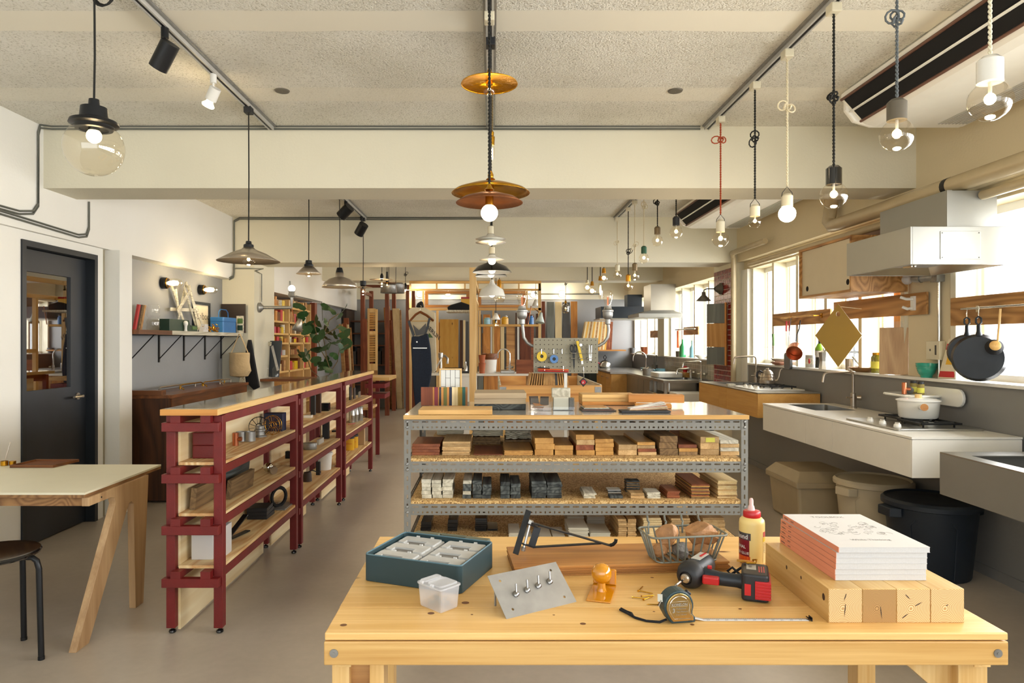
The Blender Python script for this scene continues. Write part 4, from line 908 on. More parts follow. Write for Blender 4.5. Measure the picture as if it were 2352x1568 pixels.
for s in (-.028,.022):mb.lathe([(.001,.001),(.030,.001),(.030,.056),(.028,.056),(.028,.004),(.001,.004)],(s,0,0),20)
S(mb,'steel_cup','galv','dull steel double cup on the top shelf beside the copper tee','cup',loc=(x,y,z))
x,y,z=on(0,597,1003); S(MB().lathe([(.001,.001),(.040,.001),(.040,.006),(.028,.012),(.027,.032),(.033,.036),(.033,.046),(.026,.05),(.026,.066),(.020,.068),(.020,.05)],(0,0,0),22),'flange','galv','galvanised round flange between the steel cup and wire balls','pipe fitting',loc=(x,y,z))
def wireball(c,r,n,name,mat,label,ax):
    q=T(name,label,'ornament',(c[0],c[1],c[2]-r)); Q=Vector((0,0,1)).rotation_difference(Vector(ax)).to_matrix()
    for k,(rr,zz) in enumerate(((.98,.18),(.98,-.18),(.3,.18),(.3,-.18))):
        MB().tube([Vector(c)+Q @ Vector((r*rr*math.cos(a*PI/12),r*rr*math.sin(a*PI/12),r*zz)) for a in range(24)],.0014,5,closed=True).build('ring',mat,q)
    mb=MB()
    for k in range(n):
        a=2*PI*k/n
        for s in (.18,-.18):mb.tube([Vector(c)+Q @ Vector((r*.98*math.cos(a),r*.98*math.sin(a),r*s)),Vector(c)+Q @ Vector((r*.3*math.cos(a+.2),r*.3*math.sin(a+.2),r*s))],.0010,4)
        mb.tube([Vector(c)+Q @ Vector((r*.98*math.cos(a),r*.98*math.sin(a),r*.18)),Vector(c)+Q @ Vector((r*.98*math.cos(a),r*.98*math.sin(a),-r*.18))],.0010,4)
    mb.build('spokes',mat,q)
wireball((-1.42,4.16,LV[0]+.062),.060,12,'wire_ornament','black_metal','dark wire wheel ornament on the top red shelf',(.3,-.9,.25)); wireball((-1.36,4.23,LV[0]+.062),.060,14,'wire_ornament','brass','brass wire wheel ornament leaning by the dark one',(.75,-.6,.2))
S(bx(-.07,0,0,.05,.08,.115),'black_box','navy','black box at the far end of the first unit, top shelf','box',loc=(-1.40,4.40,LV[0]+.0006),bev=.002)
item_box(0,706,960,.06,.05,.02,'white_enamel','small_dish','small white holder at the start of the middle unit, top','dish')
item_box(0,718,953,.034,.04,.155,'black_plastic','black_sample_block','tall thin black block on the top shelf of the middle unit','block'); item_box(0,730,948,.040,.04,.165,'walnut_z','wood_post_sample','tall dark brown block beside the thin black one, top','block')
item_box(0,746,944,.065,.06,.066,'tile_black','ribbed_box','low black ribbed box on the top shelf, middle unit','box')
for k,(a,h) in enumerate(((803,.13),(812,.11),(824,.06))):item_box(0,a,919-k*3,.012,.08,h,['black_metal','dark_wood_flat','steel'][k],'bookend',['tall black upright plate on the far unit top shelf','brown upright plate on the far unit top shelf','small steel upright plate on the far unit top shelf'][k],'plate')
def plank(y0,y1,x,z,h,th,mat,name,label,lean=.1):
    S(MB().cb((0,0,h/2),(th,y1-y0,h),(0,lean,0)),name,mat,label,'board',loc=(x,(y0+y1)/2,z),bev=.001)
plank(3.34,3.72,-1.462,LV[1]+.002,.105,.028,'oldwood_y','bark_board','rough bark-edged board at the near end, middle shelf'); plank(3.56,3.90,-1.372,LV[1]+.002,.098,.024,'oldwood_y','bark_board','mottled grey-brown bark board on the middle shelf, front'); plank(3.62,4.02,-1.44,LV[1]+.002,.125,.018,'charwood_y','black_board','black board behind the mottled bark board, middle shelf')
x,y,z=on(1,616,1085); q=T('door_knob','chrome ball door knob lying on the middle red shelf','door knob',(x,y,z)); MB().sph((0,0,.032),.030,20).build('knob','chrome',q,local=True); MB().lathe([(.012,-.03),(.014,0),(.022,.02),(.026,.03),(.024,.036),(.001,.036)],(.03,-.03,.026),16,axis=(.7,-.7,-.1)).build('rose','nickel',q,local=True); MB().tube([(-.025,.01,.03),(-.045,.02,.028)],.003,6).build('spindle','nickel',q,local=True)
item_box(1,663,1053,.05,.04,.05,'black_metal','iron_block','small black iron block by the second red leg','block')
item_box(1,747,1008,.052,.05,.16,'black_plastic','black_sample_block','tall black block on the middle shelf, middle unit','block')
x,y,z=on(1,709,1033); S(MB().lathe([(.001,.001),(.052,.001),(.054,.006),(.054,.045),(.050,.05),(.001,.05)],(0,0,0),26,sx=1,sy=.6),'oval_tin','galv','grey oval tin on the middle shelf of the middle unit','tin',loc=(x,y+.03,z))
item_box(1,730,1022,.02,.16,.04,'grey_plastic','metal_bar','pale grey bar behind the oval tin','bar'); item_box(1,768,992,.05,.09,.014,'black_metal','iron_fitting','flat black iron fitting beyond the tall black block','fitting')
for k,a in enumerate((808,817,827)):
    x,y,z=on(1,a,970-k*2.2); mb=MB()
    mb.lathe([(.001,.001),(.030,.001),(.030,.07),(.031,.072),(.031,.074),(.030,.076),(.030,.145),(.028,.145),(.028,.004),(.001,.004)],(0,0,0),20); S(mb,'steel_canister','steel','tall steel canister on the far red unit, %s of three'%['nearest','middle','farthest'][k],'canister',loc=(x,y,z))
S(MB().cyl((0,0,.004),(.05,.09,.004),.003,n=6),'pen','red_plastic','dark red pen lying before the steel canisters','pen',loc=(X(800,6.75),6.75,LV[1]+.001))
for k in range(2):S(bx(-.06,0,0,.045,.03,.15),'white_board_sample','paper',['white panel standing at the near end, bottom shelf','second white panel behind the first, bottom shelf'][k],'panel',loc=(-1.42+k*.0,3.36+k*.10,LV[2]+.0006),bev=.002)
S(bx(-.01,0,0,.018,.10,.15),'white_tile_sample','paper','narrow white tile standing by the right front leg, bottom shelf','panel',loc=(-1.352,3.40,LV[2]+.0006),bev=.002)
S(MB().bar((0,0,.006),(.03,.22,.09),.03,.006).bar((0,0,.006),(.05,.20,.006),.03,.006),'iron_bracket','black_metal','black iron angle bracket on the bottom shelf','bracket',loc=(-1.43,3.66,LV[2]+.0006))
for k in range(3):item_box(2,590,1193,.12,.15,.022,'black_plastic','black_binder','black folder on the bottom shelf, %s of three'%['bottom','middle','top'][k],'folder',rz=.04*k).location.z+=k*.0225
item_box(2,637,1172,.10,.20,.008,'galv','metal_sheet','thin grey metal sheet beyond the black folders','sheet')
x,y,z=on(2,742,1081); q=T('white_bucket','white lidded plastic bucket on the bottom shelf, middle unit','bucket',(x,y+.06,z)); MB().lathe([(.001,.001),(.052,.001),(.060,.125),(.060,.13)],(0,0,0),26).build('body','white_paint',q,local=True); MB().lathe([(.060,.124),(.066,.124),(.066,.142),(.060,.146),(.001,.146)],(0,0,0),26).build('lid','white_paint',q,local=True)
item_box(2,730,1091,.032,.03,.105,'black_plastic','black_phone_block','small upright black box in front of the white bucket','box')
x,y,z=on(2,706,1105); q=T('hand_grinder','dark brown hand-cranked device on the bottom shelf','grinder',(x,y,z)); MB().lathe([(.001,0),(.035,.001),(.032,.05),(.028,.07),(.001,.075)],(0,0,0),16).build('body','dark_wood_flat',q,local=True); MB().tube([(0,0,.07),(.03,.03,.078),(.07,.05,.06),(.09,.06,.06)],.004,6).build('crank','black_metal',q,local=True)
S(MB().lathe([(.05,-.008),(.065,-.008),(.07,0),(.065,.008),(.05,.008),(.046,0),(.05,-.008)],(0,0,.07),20,axis=(.8,-.5,0)),'iron_ring','black_metal','dark iron ring leaning at the second red leg, bottom shelf','ring',loc=(-1.38,4.42,LV[2]+.0006))
for k,a in enumerate((803,812)):
    x,y,z=on(2,a,1033-k*5); q=T('yellow_tin',['yellow wax tin with black lid, nearer of the two','yellow wax tin with black lid, farther of the two'][k],'tin',(x,y,z)); MB().lathe([(.001,.001),(.046,.001),(.046,.122)],(0,0,0),22).build('body',flat('tin_yellow','#d8a51c',.35).name if k==0 else 'tin_yellow',q,local=True); MB().lathe([(.048,.115),(.048,.134),(.04,.138),(.001,.138)],(0,0,0),22).build('lid','black_plastic',q,local=True)
    add_text(MB(),'BRIWAX',.018,lambda u,v:Vector((.047*math.sin(u/.047-.75),-.047*math.cos(u/.047-.75),.06+v))).build('lettering','red_plastic',q,local=True)
item_box(2,829,1022,.07,.05,.17,flat('kraft','#b99a72',.8).name,'carton','tall kraft carton beside the yellow tins','carton')
# low red stand beyond
q=T('red_stand','small red stand with pine top and trays beyond the long shelf','stand',(-1.45,8.2,0))
bx(-1.80,7.92,.945,-1.19,8.5,.985).build('top','pine_x',q,bev=.002)
for x in (-1.78,-1.44):
    for y in (7.95,8.44):bx(x,y,0,x+.045,y+.045,.945).build('leg','red_paint',q)
for z in (.74,.86):bx(-1.47,7.90,z,-1.24,8.3,z+.05).build('tray','red_paint',q)
bx(-1.76,7.97,.60,-1.42,8.44,.63).build('shelf_board','larch_y',q)
# ================================================================ white desk, stool
t=T('desk','white-topped plywood trestle desk at the left in front of the black door','desk',(-2.45,3.5,0))
bx(-3.04,3.16,.690,-1.885,3.89,.7000).build('desk_top','desk_white',t,bev=.0008); bx(-3.04,3.161,.676,-1.886,3.889,.6899).build('top_edge','ply_edge',t)
prof=[(3.17,.675),(3.17,.635),(3.35,.635),(3.385,.625),(3.395,.595),(3.07,0),(3.17,0),(3.505,.545),(3.52,.567),(3.545,.572),(3.565,.555),(3.585,0),(3.665,0),(3.72,.675)]
for x in (-1.905,-2.98):MB().prism(prof,'x',x,x+.034).build('trestle','birch_z',t,bev=.001,seg=1)
bx(-2.946,3.19,.632,-1.9055,3.215,.675).build('apron','ply_edge',t); bx(-2.946,3.66,.60,-1.9055,3.69,.675).build('apron','ply_edge',t)
for z in (.655,.648):MB().cyl((-1.872,3.27,z),(-1.869,3.27,z),.004,n=10).build('bolt','black_metal',t) if z>.65 else None
t=T('stool','round black stool with bent tube legs before the white desk','stool',(-2.19,3.0,0))
MB().lathe([(.001,.462),(.15,.462),(.168,.456),(.178,.462),(.180,.470),(.174,.477),(.15,.474),(.001,.474)],(0,0,0),40).build('seat','black_gloss',t,local=True)
for a in (-18,72,162,252,):
    d=Vector((math.cos(math.radians(a+20)),math.sin(math.radians(a+20)),0)); MB().tube([d*.10+Vector((0,0,.452)),d*.165+Vector((0,0,.450)),d*.185+Vector((0,0,.435)),d*.195+Vector((0,0,.40)),d*.205+Vector((0,0,.012))],.0125,12).cyl(d*.205+Vector((0,0,0)),d*.205+Vector((0,0,.014)),.014,n=12).build('leg','black_metal',t,local=True)
def lp(px,py,z):D=(H-z)*F/(py-CY); return X(px,D),D
x0,y0=lp(22,1074,.7005); x1,_=lp(122,1074,.7005)
S(tray(MB(),[(x0,y0),(x1,y0),(x1+.03,y0+.19),(x0+.02,y0+.19)],.7006,.716,.004),'serving_tray','walnut_x','shallow brown wooden tray on the white desk','tray',bev=.001)
x,y=lp(10,1069,.70); q=T('brass_pot','small brass pot holding a thin glass stirrer on the desk','pot',(x,y,.7006)); MB().lathe([(.001,.001),(.019,.001),(.019,.026),(.017,.026),(.017,.004),(.001,.004)],(0,0,0),20).build('pot','brass',q,local=True)
S(MB().cyl((x-.004,y,.706),(x+.020,y+.02,.83),.0035,n=8),'stirrer','bulb_glass','thin clear stirrer standing in the brass pot','stirrer')
x,y=lp(29,1068,.70); S(MB().lathe([(.001,.001),(.017,.001),(.017,.024),(.014,.024),(.001,.022)],(0,0,0),20),'brass_pot','brass','closed brass pot beside the tray corner on the desk','pot',loc=(x,y,.7006))
# ================================================================ niche: sideboard, shelf, lamps
q=T('sideboard','low dark walnut sideboard against the grey niche wall','sideboard',(-2.98,6.95,0))
bx(-3.195,5.92,.905,-2.78,7.80,.935).build('top','walnut_y',q,bev=.001); bx(-3.195,5.92,.02,-2.80,5.95,.904).build('side','walnut_z',q); bx(-3.195,7.77,.02,-2.80,7.80,.904).build('side','walnut_z',q)
for z in (.47,.03):bx(-3.19,5.951,z,-2.80,7.769,z+.03).build('shelf_board','walnut_y',q)
bx(-3.195,5.951,.062,-3.185,7.769,.904).build('back','walnut_z',q); bx(-3.18,5.90,.9355,-2.86,5.99,.975).build('end_box','walnut_x',q); bx(-2.8,5.951,.80,-2.79,7.769,.904).build('front_rail','walnut_y',q)
for k in range(4):S(bx(-3.10,6.0,.50+.0006+k*.0,-2.86,6.25,.58),'storage_carton','whitewood_y','white carton on the sideboard shelf','carton') if k==0 else S(bx(-3.10,6.0,.061+(k-1)*.12,-2.86,6.25,.175+(k-1)*.12),'storage_carton','whitewood_y','white carton inside the sideboard, %s'%['bottom','middle','top'][k-1],'carton')
for k,(a,L_,r) in enumerate(((6.15,.75,.010),(6.5,.5,.008),(6.95,.55,.008),(7.3,.3,.008))):
    x=-3.0+.03*k; mb=MB().tube([(x,a,.9365+r),(x,a,.975),(x,a+.04,.985),(x,a+L_-.04,.985),(x,a+L_,.975),(x,a+L_,.9365+r)],r*.8,8).tube([(x,a,.975),(x+.05,a-.05,.955),(x+.06,a-.05,.9365+r)],r*.7,8)
    S(mb,'towel_bar',['nickel','brass','brass','nickel'][k],'metal rail handle on the sideboard, %s'%['long steel one nearest','brass one second','brass one third','short steel one farthest'][k],'rail handle')
# wall shelf
q=T('wall_shelf','pale wall shelf on black brackets across the grey niche','shelf',(-3.08,6.9,1.20))
bx(-3.198,5.70,1.462,-2.95,6.30,1.50).build('dark_board','walnut_y',q); bx(-3.198,6.3005,1.462,-2.95,8.09,1.50).build('board','whitewood_y',q,bev=.001)
for y in (6.02,6.55,7.08,7.6,8.05):
    MB().box(-3.199,y-.012,1.20,-3.190,y+.012,1.4615).bar((-3.19,y,1.235),(-2.98,y,1.458),.008,.008,up=(0,1,0)).box(-3.199,y-.01,1.455,-2.96,y+.01,1.4615).build('bracket','black_metal',q)
S(bx(-3.2+.001,5.74,1.13,-3.18,5.86,1.34),'switch_plate','cream_socket','white switch plate on the grey wall under the shelf','switch',bev=.003)
def ny(px,x=-3.05):return -x*F/(CX-px)
zs=1.5006
for k in range(4):S(MB().cb((-3.13+.0,ny(332)+.02+k*.035,zs+.115),(.012 if k else .02,.03,.225),(0,.18,0)),'standing_board',['pinkred','walnut_z','oldwood_y','mid_x'][k],'upright sample strip behind the glass jars, %s'%['orange-red','dark brown','grey-brown','tan'][k],'sample strip')
for k in range(2):S(MB().lathe([(.001,.001),(.05,.002),(.058,.02),(.05,.045),(.056,.07),(.05,.095),(.042,.105),(.042,.112),(.046,.114)],(0,0,0),24),'glass_jar','clear_glass',['clear bulging glass jar on the wall shelf, lower','clear bulging glass jar on the wall shelf, stacked on another'][k],'jar',loc=(-3.03,ny(347),zs+k*.116))
q=T('green_box','dark green tin box on the wall shelf beside the glass jars','box',(-3.06,6.6,zs)); MB().prism([(6.33,zs),(6.80,zs),(6.74,zs+.11),(6.33,zs+.11)],'x',-3.085,-2.99).build('body','green_box',q,bev=.002); bx(-3.085,6.8005,zs,-3.0,6.95,zs+.06).build('tray','green_box',q); bx(-3.0,6.83,zs+.02,-2.995,6.93,zs+.05).build('label','leaf_pale',q)
S(MB().lathe([(.001,0),(.016,0),(.012,.02),(.014,.05),(.022,.065),(.022,.085),(.012,.098),(.001,.1)],(0,0,0),14),'wooden_figure','white_enamel','small white peg-shaped figure before the green box','figurine',loc=(-2.97,6.62,zs))
S(MB().prism([(0,0),(.10,0),(.06,.10)],'x',-.02,.02),'folded_paper','paper','white folded paper peak behind the green box','paper',loc=(-3.175,6.55,zs))
rr=random.Random(5); q=T('folding_ruler','large white folding ruler opened in crossed slats on the wall shelf','ruler',(-3.08,7.0,zs))
for i,(ya,za,yb,zb) in enumerate(((6.70,.47,7.05,0),(6.80,.0,7.02,.49),(6.66,.20,7.30,.22),(6.98,.49,7.42,.02),(6.92,.44,7.24,0),(6.72,.40,6.80,.14),(7.22,.03,7.0,.46),(6.72,.18,7.0,.40))):
    MB().bar((-3.155+.0085*i,ya,zs+.014+za),(-3.155+.0085*i,yb,zs+.014+zb),.008,.034,up=(0,0,1)).build('slat','whitewood_y',q,bev=.001,seg=1)
q=T('framed_sign','navy framed sign with the word toolbox on the wall shelf','sign',(-3.18,7.45,zs)); MB().box(-3.198,7.28,zs,-3.170,7.31,zs+.33).box(-3.198,7.66,zs,-3.170,7.69,zs+.33).box(-3.198,7.31,zs+.30,-3.170,7.66,zs+.33).box(-3.198,7.31,zs,-3.170,7.66,zs+.03).build('frame','navy_plastic',q); bx(-3.195,7.31,zs+.03,-3.185,7.66,zs+.30).build('sheet','canvas_sack',q)
add_text(MB(),'toolbox',.11,lambda u,v:Vector((-3.184,7.33+u*.95,zs+.14+v))).build('lettering','ink',q)
q=T('blue_tool_box','bright blue metal toolbox with wire handle on the wall shelf','toolbox',(-3.02,7.7,zs)); MB().prism(rrect(-3.12,7.55,-2.97,7.93,.015),'z',zs,zs+.12).build('body','toolbox_blue',q); MB().prism(rrect(-3.122,7.548,-2.968,7.932,.015),'z',zs+.1205,zs+.17).build('lid','toolbox_blue',q,bev=.006); MB().tube([(-3.045,7.60,zs+.17),(-3.045,7.61,zs+.23),(-3.045,7.66,zs+.26),(-3.045,7.82,zs+.26),(-3.045,7.87,zs+.23),(-3.045,7.88,zs+.17)],.005,8).build('handle','toolbox_blue',q)
mb=MB()
for i in range(46):
    c=Vector((-2.98+rr.uniform(-.025,.02),7.18+rr.uniform(-.16,.22),zs+.012+rr.uniform(0,.075)*(1-abs(rr.uniform(-1,1))*.5))); mb.tube([c+Vector((.012*math.cos(a*1.2),.016*math.sin(a*1.2),.004*a-.01)) for a in range(5)],.004,5)
o=S(mb,'brass_hooks','brass','heap of shiny brass hooks before the framed sign','hooks'); o['kind']='stuff'
for k in range(3):S(bx(-3.0,6.99+.02*k,zs+k*.026,-2.955,7.11,zs+.025+k*.026),'card_box','paper','small white card box stacked by the ruler, %s'%['bottom','middle','top'][k],'box')
q=T('sample_board','dark board with green sample chips standing at the shelf end','sample panel',(-3.0,8.05,zs)); bx(-3.18,8.02,zs,-2.90,8.045,zs+.34).build('board','leather_dark',q); bx(-3.0,8.012,zs,-2.915,8.0195,zs+.20).build('card','whitewood_y',q)
for k in range(2):bx(-2.985,8.005,zs+.03+.08*k,-2.925,8.0115,zs+.09+.08*k).build('chip',['green_box','leaf_pale'][k],q)
def sconce(y,z,label):
    q=T('wall_lamp',label,'wall lamp',(-3.2,y,z)); MB().lathe([(.055,0),(.055,.045),(.05,.05),(.001,.05)],(-3.2+.0005,y,z),24,axis=(1,0,0)).build('base','black_metal',q)
    gls=MB().lathe([(.042,.05),(.045,.06),(.045,.15),(.035,.18),(.018,.195),(.001,.2)],(-3.2,y,z),24,axis=(1,0,0)).build('glass','bulb_glass',q); MB().lathe([(.046,.050),(.050,.056),(.046,.062)],(-3.2,y,z),24,axis=(1,0,0)).build('collar','brass',gls)
    MB().lathe([(.01,.05),(.02,.07),(.026,.11),(.022,.15),(.001,.165)],(-3.2,y,z),16,axis=(1,0,0)).build('bulb','bulb_warm',q); lamp((-2.93,y,z+.0),5,(1,.75,.42),.03)
sconce(6.62,1.966,'black wall lamp with glass dome, nearer of the niche pair'); sconce(7.47,1.966,'black wall lamp with glass dome, farther of the niche pair')
# tote bag
q=T('canvas_bag','small tan canvas tote hanging from the end of the wall shelf','bag',(-2.93,7.95,.86))
mb=MB(); n=20; pr=[(.02,.985),(.105,1.0),(.125,1.06),(.115,1.16),(.12,1.25),(.125,1.27)]
mb.lathe([(r,z_) for r,z_ in pr],(-2.93,7.93,0),n,sy=.45); mb.v=[v+Vector((.012*math.sin(v.z*40+v.x*30),.008*math.cos(v.z*33),0)) for v in mb.v]; mb.build('pouch','tote',q,solid=.004)
MB().bar((-3.03,7.93,1.26),(-2.945,7.95,1.49),.004,.03,up=(0,1,0)).bar((-2.83,7.93,1.26),(-2.935,7.95,1.49),.004,.03,up=(0,1,0)).build('strap','tote',q)
for k in range(4):MB().tube([(-2.92+.015*k,7.93,.99),(-2.925+.02*k,7.92,.93),(-2.91+.012*k,7.93,.86)],.006,6).build('tassel','canvas_sack',q)
S(MB().prism([(-2.95,.98),(-2.80,.83),(-2.74,.86),(-2.84,1.42),(-2.87,1.42)],'y',8.02,8.07),'black_bag','black_cloth','black cloth bag hanging behind the canvas tote','bag',bev=.006)
# left print, beaker and bottle on the small walnut table
q=T('side_table','narrow walnut table below the bookcase behind the glass counter','table',(-2.6,8.6,0)); bx(-2.90,8.30,.915,-2.28,8.83,.945).build('top','walnut_x',q)
for x in (-2.88,-2.34):bx(x,8.32,0,x+.04,8.36,.914).build('leg','walnut_z',q); bx(x,8.76,0,x+.04,8.80,.914).build('leg','walnut_z',q)
q=T('framed_print','leaning dark grey print with a white diagonal stripe','picture',(-2.68,8.6,.9456)); mb=MB().cb((-2.745,8.62,1.18),(.20,.012,.46),(-.12,0,-.5)); mb.build('board',flat('print_grey','#3b424c',.6).name,q); MB().cb((-2.735,8.603,1.19),(.04,.004,.34),(-.12,-.45,-.5)).build('stripe','paper',q); MB().cb((-2.80,8.60,1.37),(.06,.004,.05),(-.12,0,-.5)).build('corner_label','whitewood_y',q)
S(MB().lathe([(.001,.001),(.055,.001),(.055,.01),(.018,.11),(.018,.15),(.024,.17)],(0,0,0),22),'glass_beaker','clear_glass','clear conical flask on the narrow walnut table','flask',loc=(X(614,8.38),8.38,.9456)); S(MB().lathe([(.001,.001),(.034,.001),(.036,.12),(.012,.15),(.012,.18),(.018,.19),(.010,.215),(.001,.22)],(0,0,0),20),'glass_bottle','clear_glass','clear stoppered bottle beside the conical flask','bottle',loc=(X(633,8.38),8.38,.9456))
# ================================================================ bookcase in the wall opening
q=T('wall_bookcase','tall timber bookcase built into the left wall behind the plant','bookcase',(-3.1,10.1,0))
bz=[.0,.45,.96,1.18,1.36,1.49,1.66,1.87]
for z in bz:bx(-3.34,8.95,z,-2.93,11.0 if z!=1.18 else 9.8,z+.025).build('shelf_board','pine_y',q)
for y in (8.9,9.85,10.6,11.02):bx(-3.34,y,0,-2.93,y+.04,2.0).build('upright','pine_z' if y<11 else 'pine_z',q)
bx(-3.345,8.95,0,-3.34,11.05,2.04).build('back','mid_x',q)
bx(-2.95,11.06,0,-2.87,11.2,2.03).build('door_frame','red_z',q)
rr=random.Random(8); pal=['red_x','orange_x','mid_x','walnut_x','whitewood_y','pinkred','pine_pale','oldwood_y','yellow','mid_x']
nn=0
NW='zeroth first second third fourth fifth sixth seventh eighth ninth tenth eleventh twelfth thirteenth fourteenth fifteenth sixteenth seventeenth eighteenth nineteenth twentieth'.split()+['near the right']*9
CW=dict(red_x='reddish',orange_x='orange',mid_x='tan',walnut_x='dark walnut',whitewood_y='whitish',pinkred='bright red',pine_pale='pale pine',oldwood_y='grey-brown',yellow='yellow',red_plastic='red',grey_plastic='grey')
for zi,(z,zt) in enumerate(((.985,1.17),(1.205,1.35),(1.385,1.48),(1.515,1.65),(1.685,1.86),(1.895,2.03))):
    y=9.0; cnt=0
    while y<10.9:
        w_=rr.uniform(.05,.14); h=rr.uniform(.5,.95)*(zt-z)
        if 9.78<y<9.9 or 10.5<y<10.65:y+=.14; continue
        cnt+=1; sh_=['second from the bottom','third from the bottom','fourth from the bottom','fifth from the bottom','second from the top','top'][zi]
        ct=rr.choice(['pinkred','whitewood_y','yellow','red_plastic','grey_plastic']); bt=rr.choice(pal)
        if rr.random()<.3:S(MB().cyl((-3.0,y+w_*.4,z+.0006),(-3.0,y+w_*.4,z+h),w_*.38,n=12),'spray_can',ct,'%s can, %s from the left, %s bookcase shelf'%(CW[ct],NW[cnt],sh_),'can','cans in the bookcase')
        else:S(bx(-3.2,y,z+.0006,-2.96,y+w_,z+h),'wood_sample',bt,'%s block, %s from the left, %s bookcase shelf'%(CW[bt],NW[cnt],sh_),'wood sample','samples in the bookcase')
        y+=w_+.012; nn+=1
# pipe arm lamps on the pier
q=T('pipe_wall_lamp','grey pipe wall lamp with globe bulb and hanging metal shade','wall lamp',(-2.82,8.3,1.84))
zz=1.81; MB().lathe([(.06,0),(.06,.02),(.03,.05),(.022,.06)],(-2.82,8.25,zz),16,axis=(1,0,0)).tube([(-2.77,8.25,zz),(-2.42,8.25,zz),(-2.42,8.25,1.93)],.020,10).build('pipe','galv',q); MB().lathe([(.03,0),(.045,.02),(.035,.07),(.045,.075)],(-2.42,8.25,1.93),14).build('socket','galv',q); MB().sph((-2.42,8.25,2.04),.042,16).build('bulb','bulb_white',q)
MB().tube([(-2.42,8.25,zz),(-2.36,8.2,1.60),(-2.28,8.2,1.66)],.006,6).build('arm','copper',q); MB().lathe([(.02,0),(.03,-.03),(.065,-.15)],(-2.30,8.2,1.67),18,axis=(.25,.1,.95)).build('shade','brushed',q,solid=.002)
# ================================================================ leafy plant
q=T('potted_plant','tall leafy green plant standing behind the glass counter','plant',(-1.98,8.75,0))
MB().lathe([(.001,.001),(.12,.001),(.16,.30),(.17,.31),(.15,.31),(.14,.28),(.001,.27)],(-1.98,8.75,0),24).build('pot','terracotta',q)
PD=8.75; stems=[[(780,960),(775,900),(752,830),(742,770),(757,735),(778,720)],[(780,960),(748,880),(715,850),(706,825),(700,812)],[(780,960),(756,860),(775,830),(780,800),(800,790)],[(752,830),(735,800),(728,770),(720,740)],[(742,770),(770,755),(785,745)]]
for st in stems:MB().tube([P(a,b,PD+.0) for a,b in st],.006,6).build('stem','stem_brown',q)
lv=[(686,708),(742,706),(760,716),(790,712),(778,728),(700,728),(745,738),(730,736),(722,752),(697,757),(732,768),(755,760),(782,757),(790,764),(718,778),(752,777),(770,768),(772,785),(765,790),(780,800),(795,800),(758,796),(740,800),(745,803),(732,806),(701,813),(695,822),(708,812),(690,815),(722,833),(742,838),(755,828),(748,850),(735,845),(765,820),(712,745),(705,770),(788,790)]
rl=random.Random(2)
def leafmesh():
    mb=MB(); n=10; vs=[(0,0,.0)]
    for i in range(n+1):
        a=-PI*.92+2*PI*.92*i/n; r=1*(1+.10*math.cos(a*3))*(1 if abs(a)<2.4 else .8); vs.append((r*math.cos(a)*.92+.35,r*math.sin(a),.18*abs(math.sin(a))+.06*math.cos(a*4)))
    return mb.add(vs,[(0,i+1,i+2) for i in range(n)],0,True)
l0=None
for a,b in lv:
    p=P(a,b,PD+rl.uniform(-.14,.14)); s=rl.uniform(.062,.095)
    if l0 is None:l0=leafmesh().build('leaf','green_leaf',q,local=True); l_=l0
    else:l_=l0.copy(); C.objects.link(l_)
    l_.location=p-q.location; l_.scale=(s,s,s); l_.rotation_euler=(rl.uniform(.3,1.5),rl.uniform(-.7,.7),rl.uniform(-2.6,2.6))
# ================================================================ conduits on the left wall and beams
def conduit(pts,label,r=.008,n=2,gap=.02,up=(0,0,1)):
    mb=MB(); P3=[Vector(p) for p in pts]
    for k in range(n):mb.tube([p+Vector((0,0,0))+(Vector(up)*gap*(k-(n-1)/2)) for p in P3],r,6)
    q_=S(mb,'conduit','conduit',label,'cable conduit'); return q_
xw=-3.057
conduit([(xw,3.55,2.11),(xw,3.70,2.16),(xw,3.78,2.22),(xw,3.95,2.25),(xw,4.2,2.235),(xw,4.42,2.235),(xw,4.55,2.26),(xw,4.60,2.32),(xw,4.60,2.80),(xw,4.62,2.855),(-3.0,4.655,2.858),(-2.9,4.656,2.858),(1.42,4.656,2.858)],'thin grey twin conduit running along the top of the near beam',.007)
conduit([(xw,3.60,2.11),(xw,3.75,2.13),(xw,3.83,2.19),(xw,3.95,2.215),(xw,4.2,2.205),(xw,5.05,2.18),(xw,5.15,2.20),(xw,5.18,2.26),(xw,5.18,2.45)],'grey twin conduit dipping under the near beam on the left wall',.007)
conduit([(xw,7.95,2.13),(xw+.01,8.04,2.16),(xw+.01,8.065,2.22),(xw+.01,8.068,2.82),(-2.98,8.068,2.855),(-1.3,8.068,2.85),(0,8.068,2.86)],'dark twin conduit along the top of the second beam',.008)
conduit([(-3.04,8.068,2.26),(-2.70,8.068,2.26),(-2.62,8.068,2.24)][:2]+[(-2.80,8.09,2.24),(-2.80,8.30,2.22),(-2.80,8.30,1.88)],'thin conduit from the second beam down to the pipe wall lamp',.006,1)
conduit([(-2.84,9.6,2.25),(-2.84,9.62,2.10),(-2.84,9.75,2.06),(-2.84,11.4,2.06),(-2.84,11.45,1.75)],'conduit along the rear left wall above the bookcase',.008,1)
S(bx(-3.099,4.02,1.21,-3.085,4.24,1.34),'switch_plate','steel','metal switch plate beside the black door','switch',bev=.003)
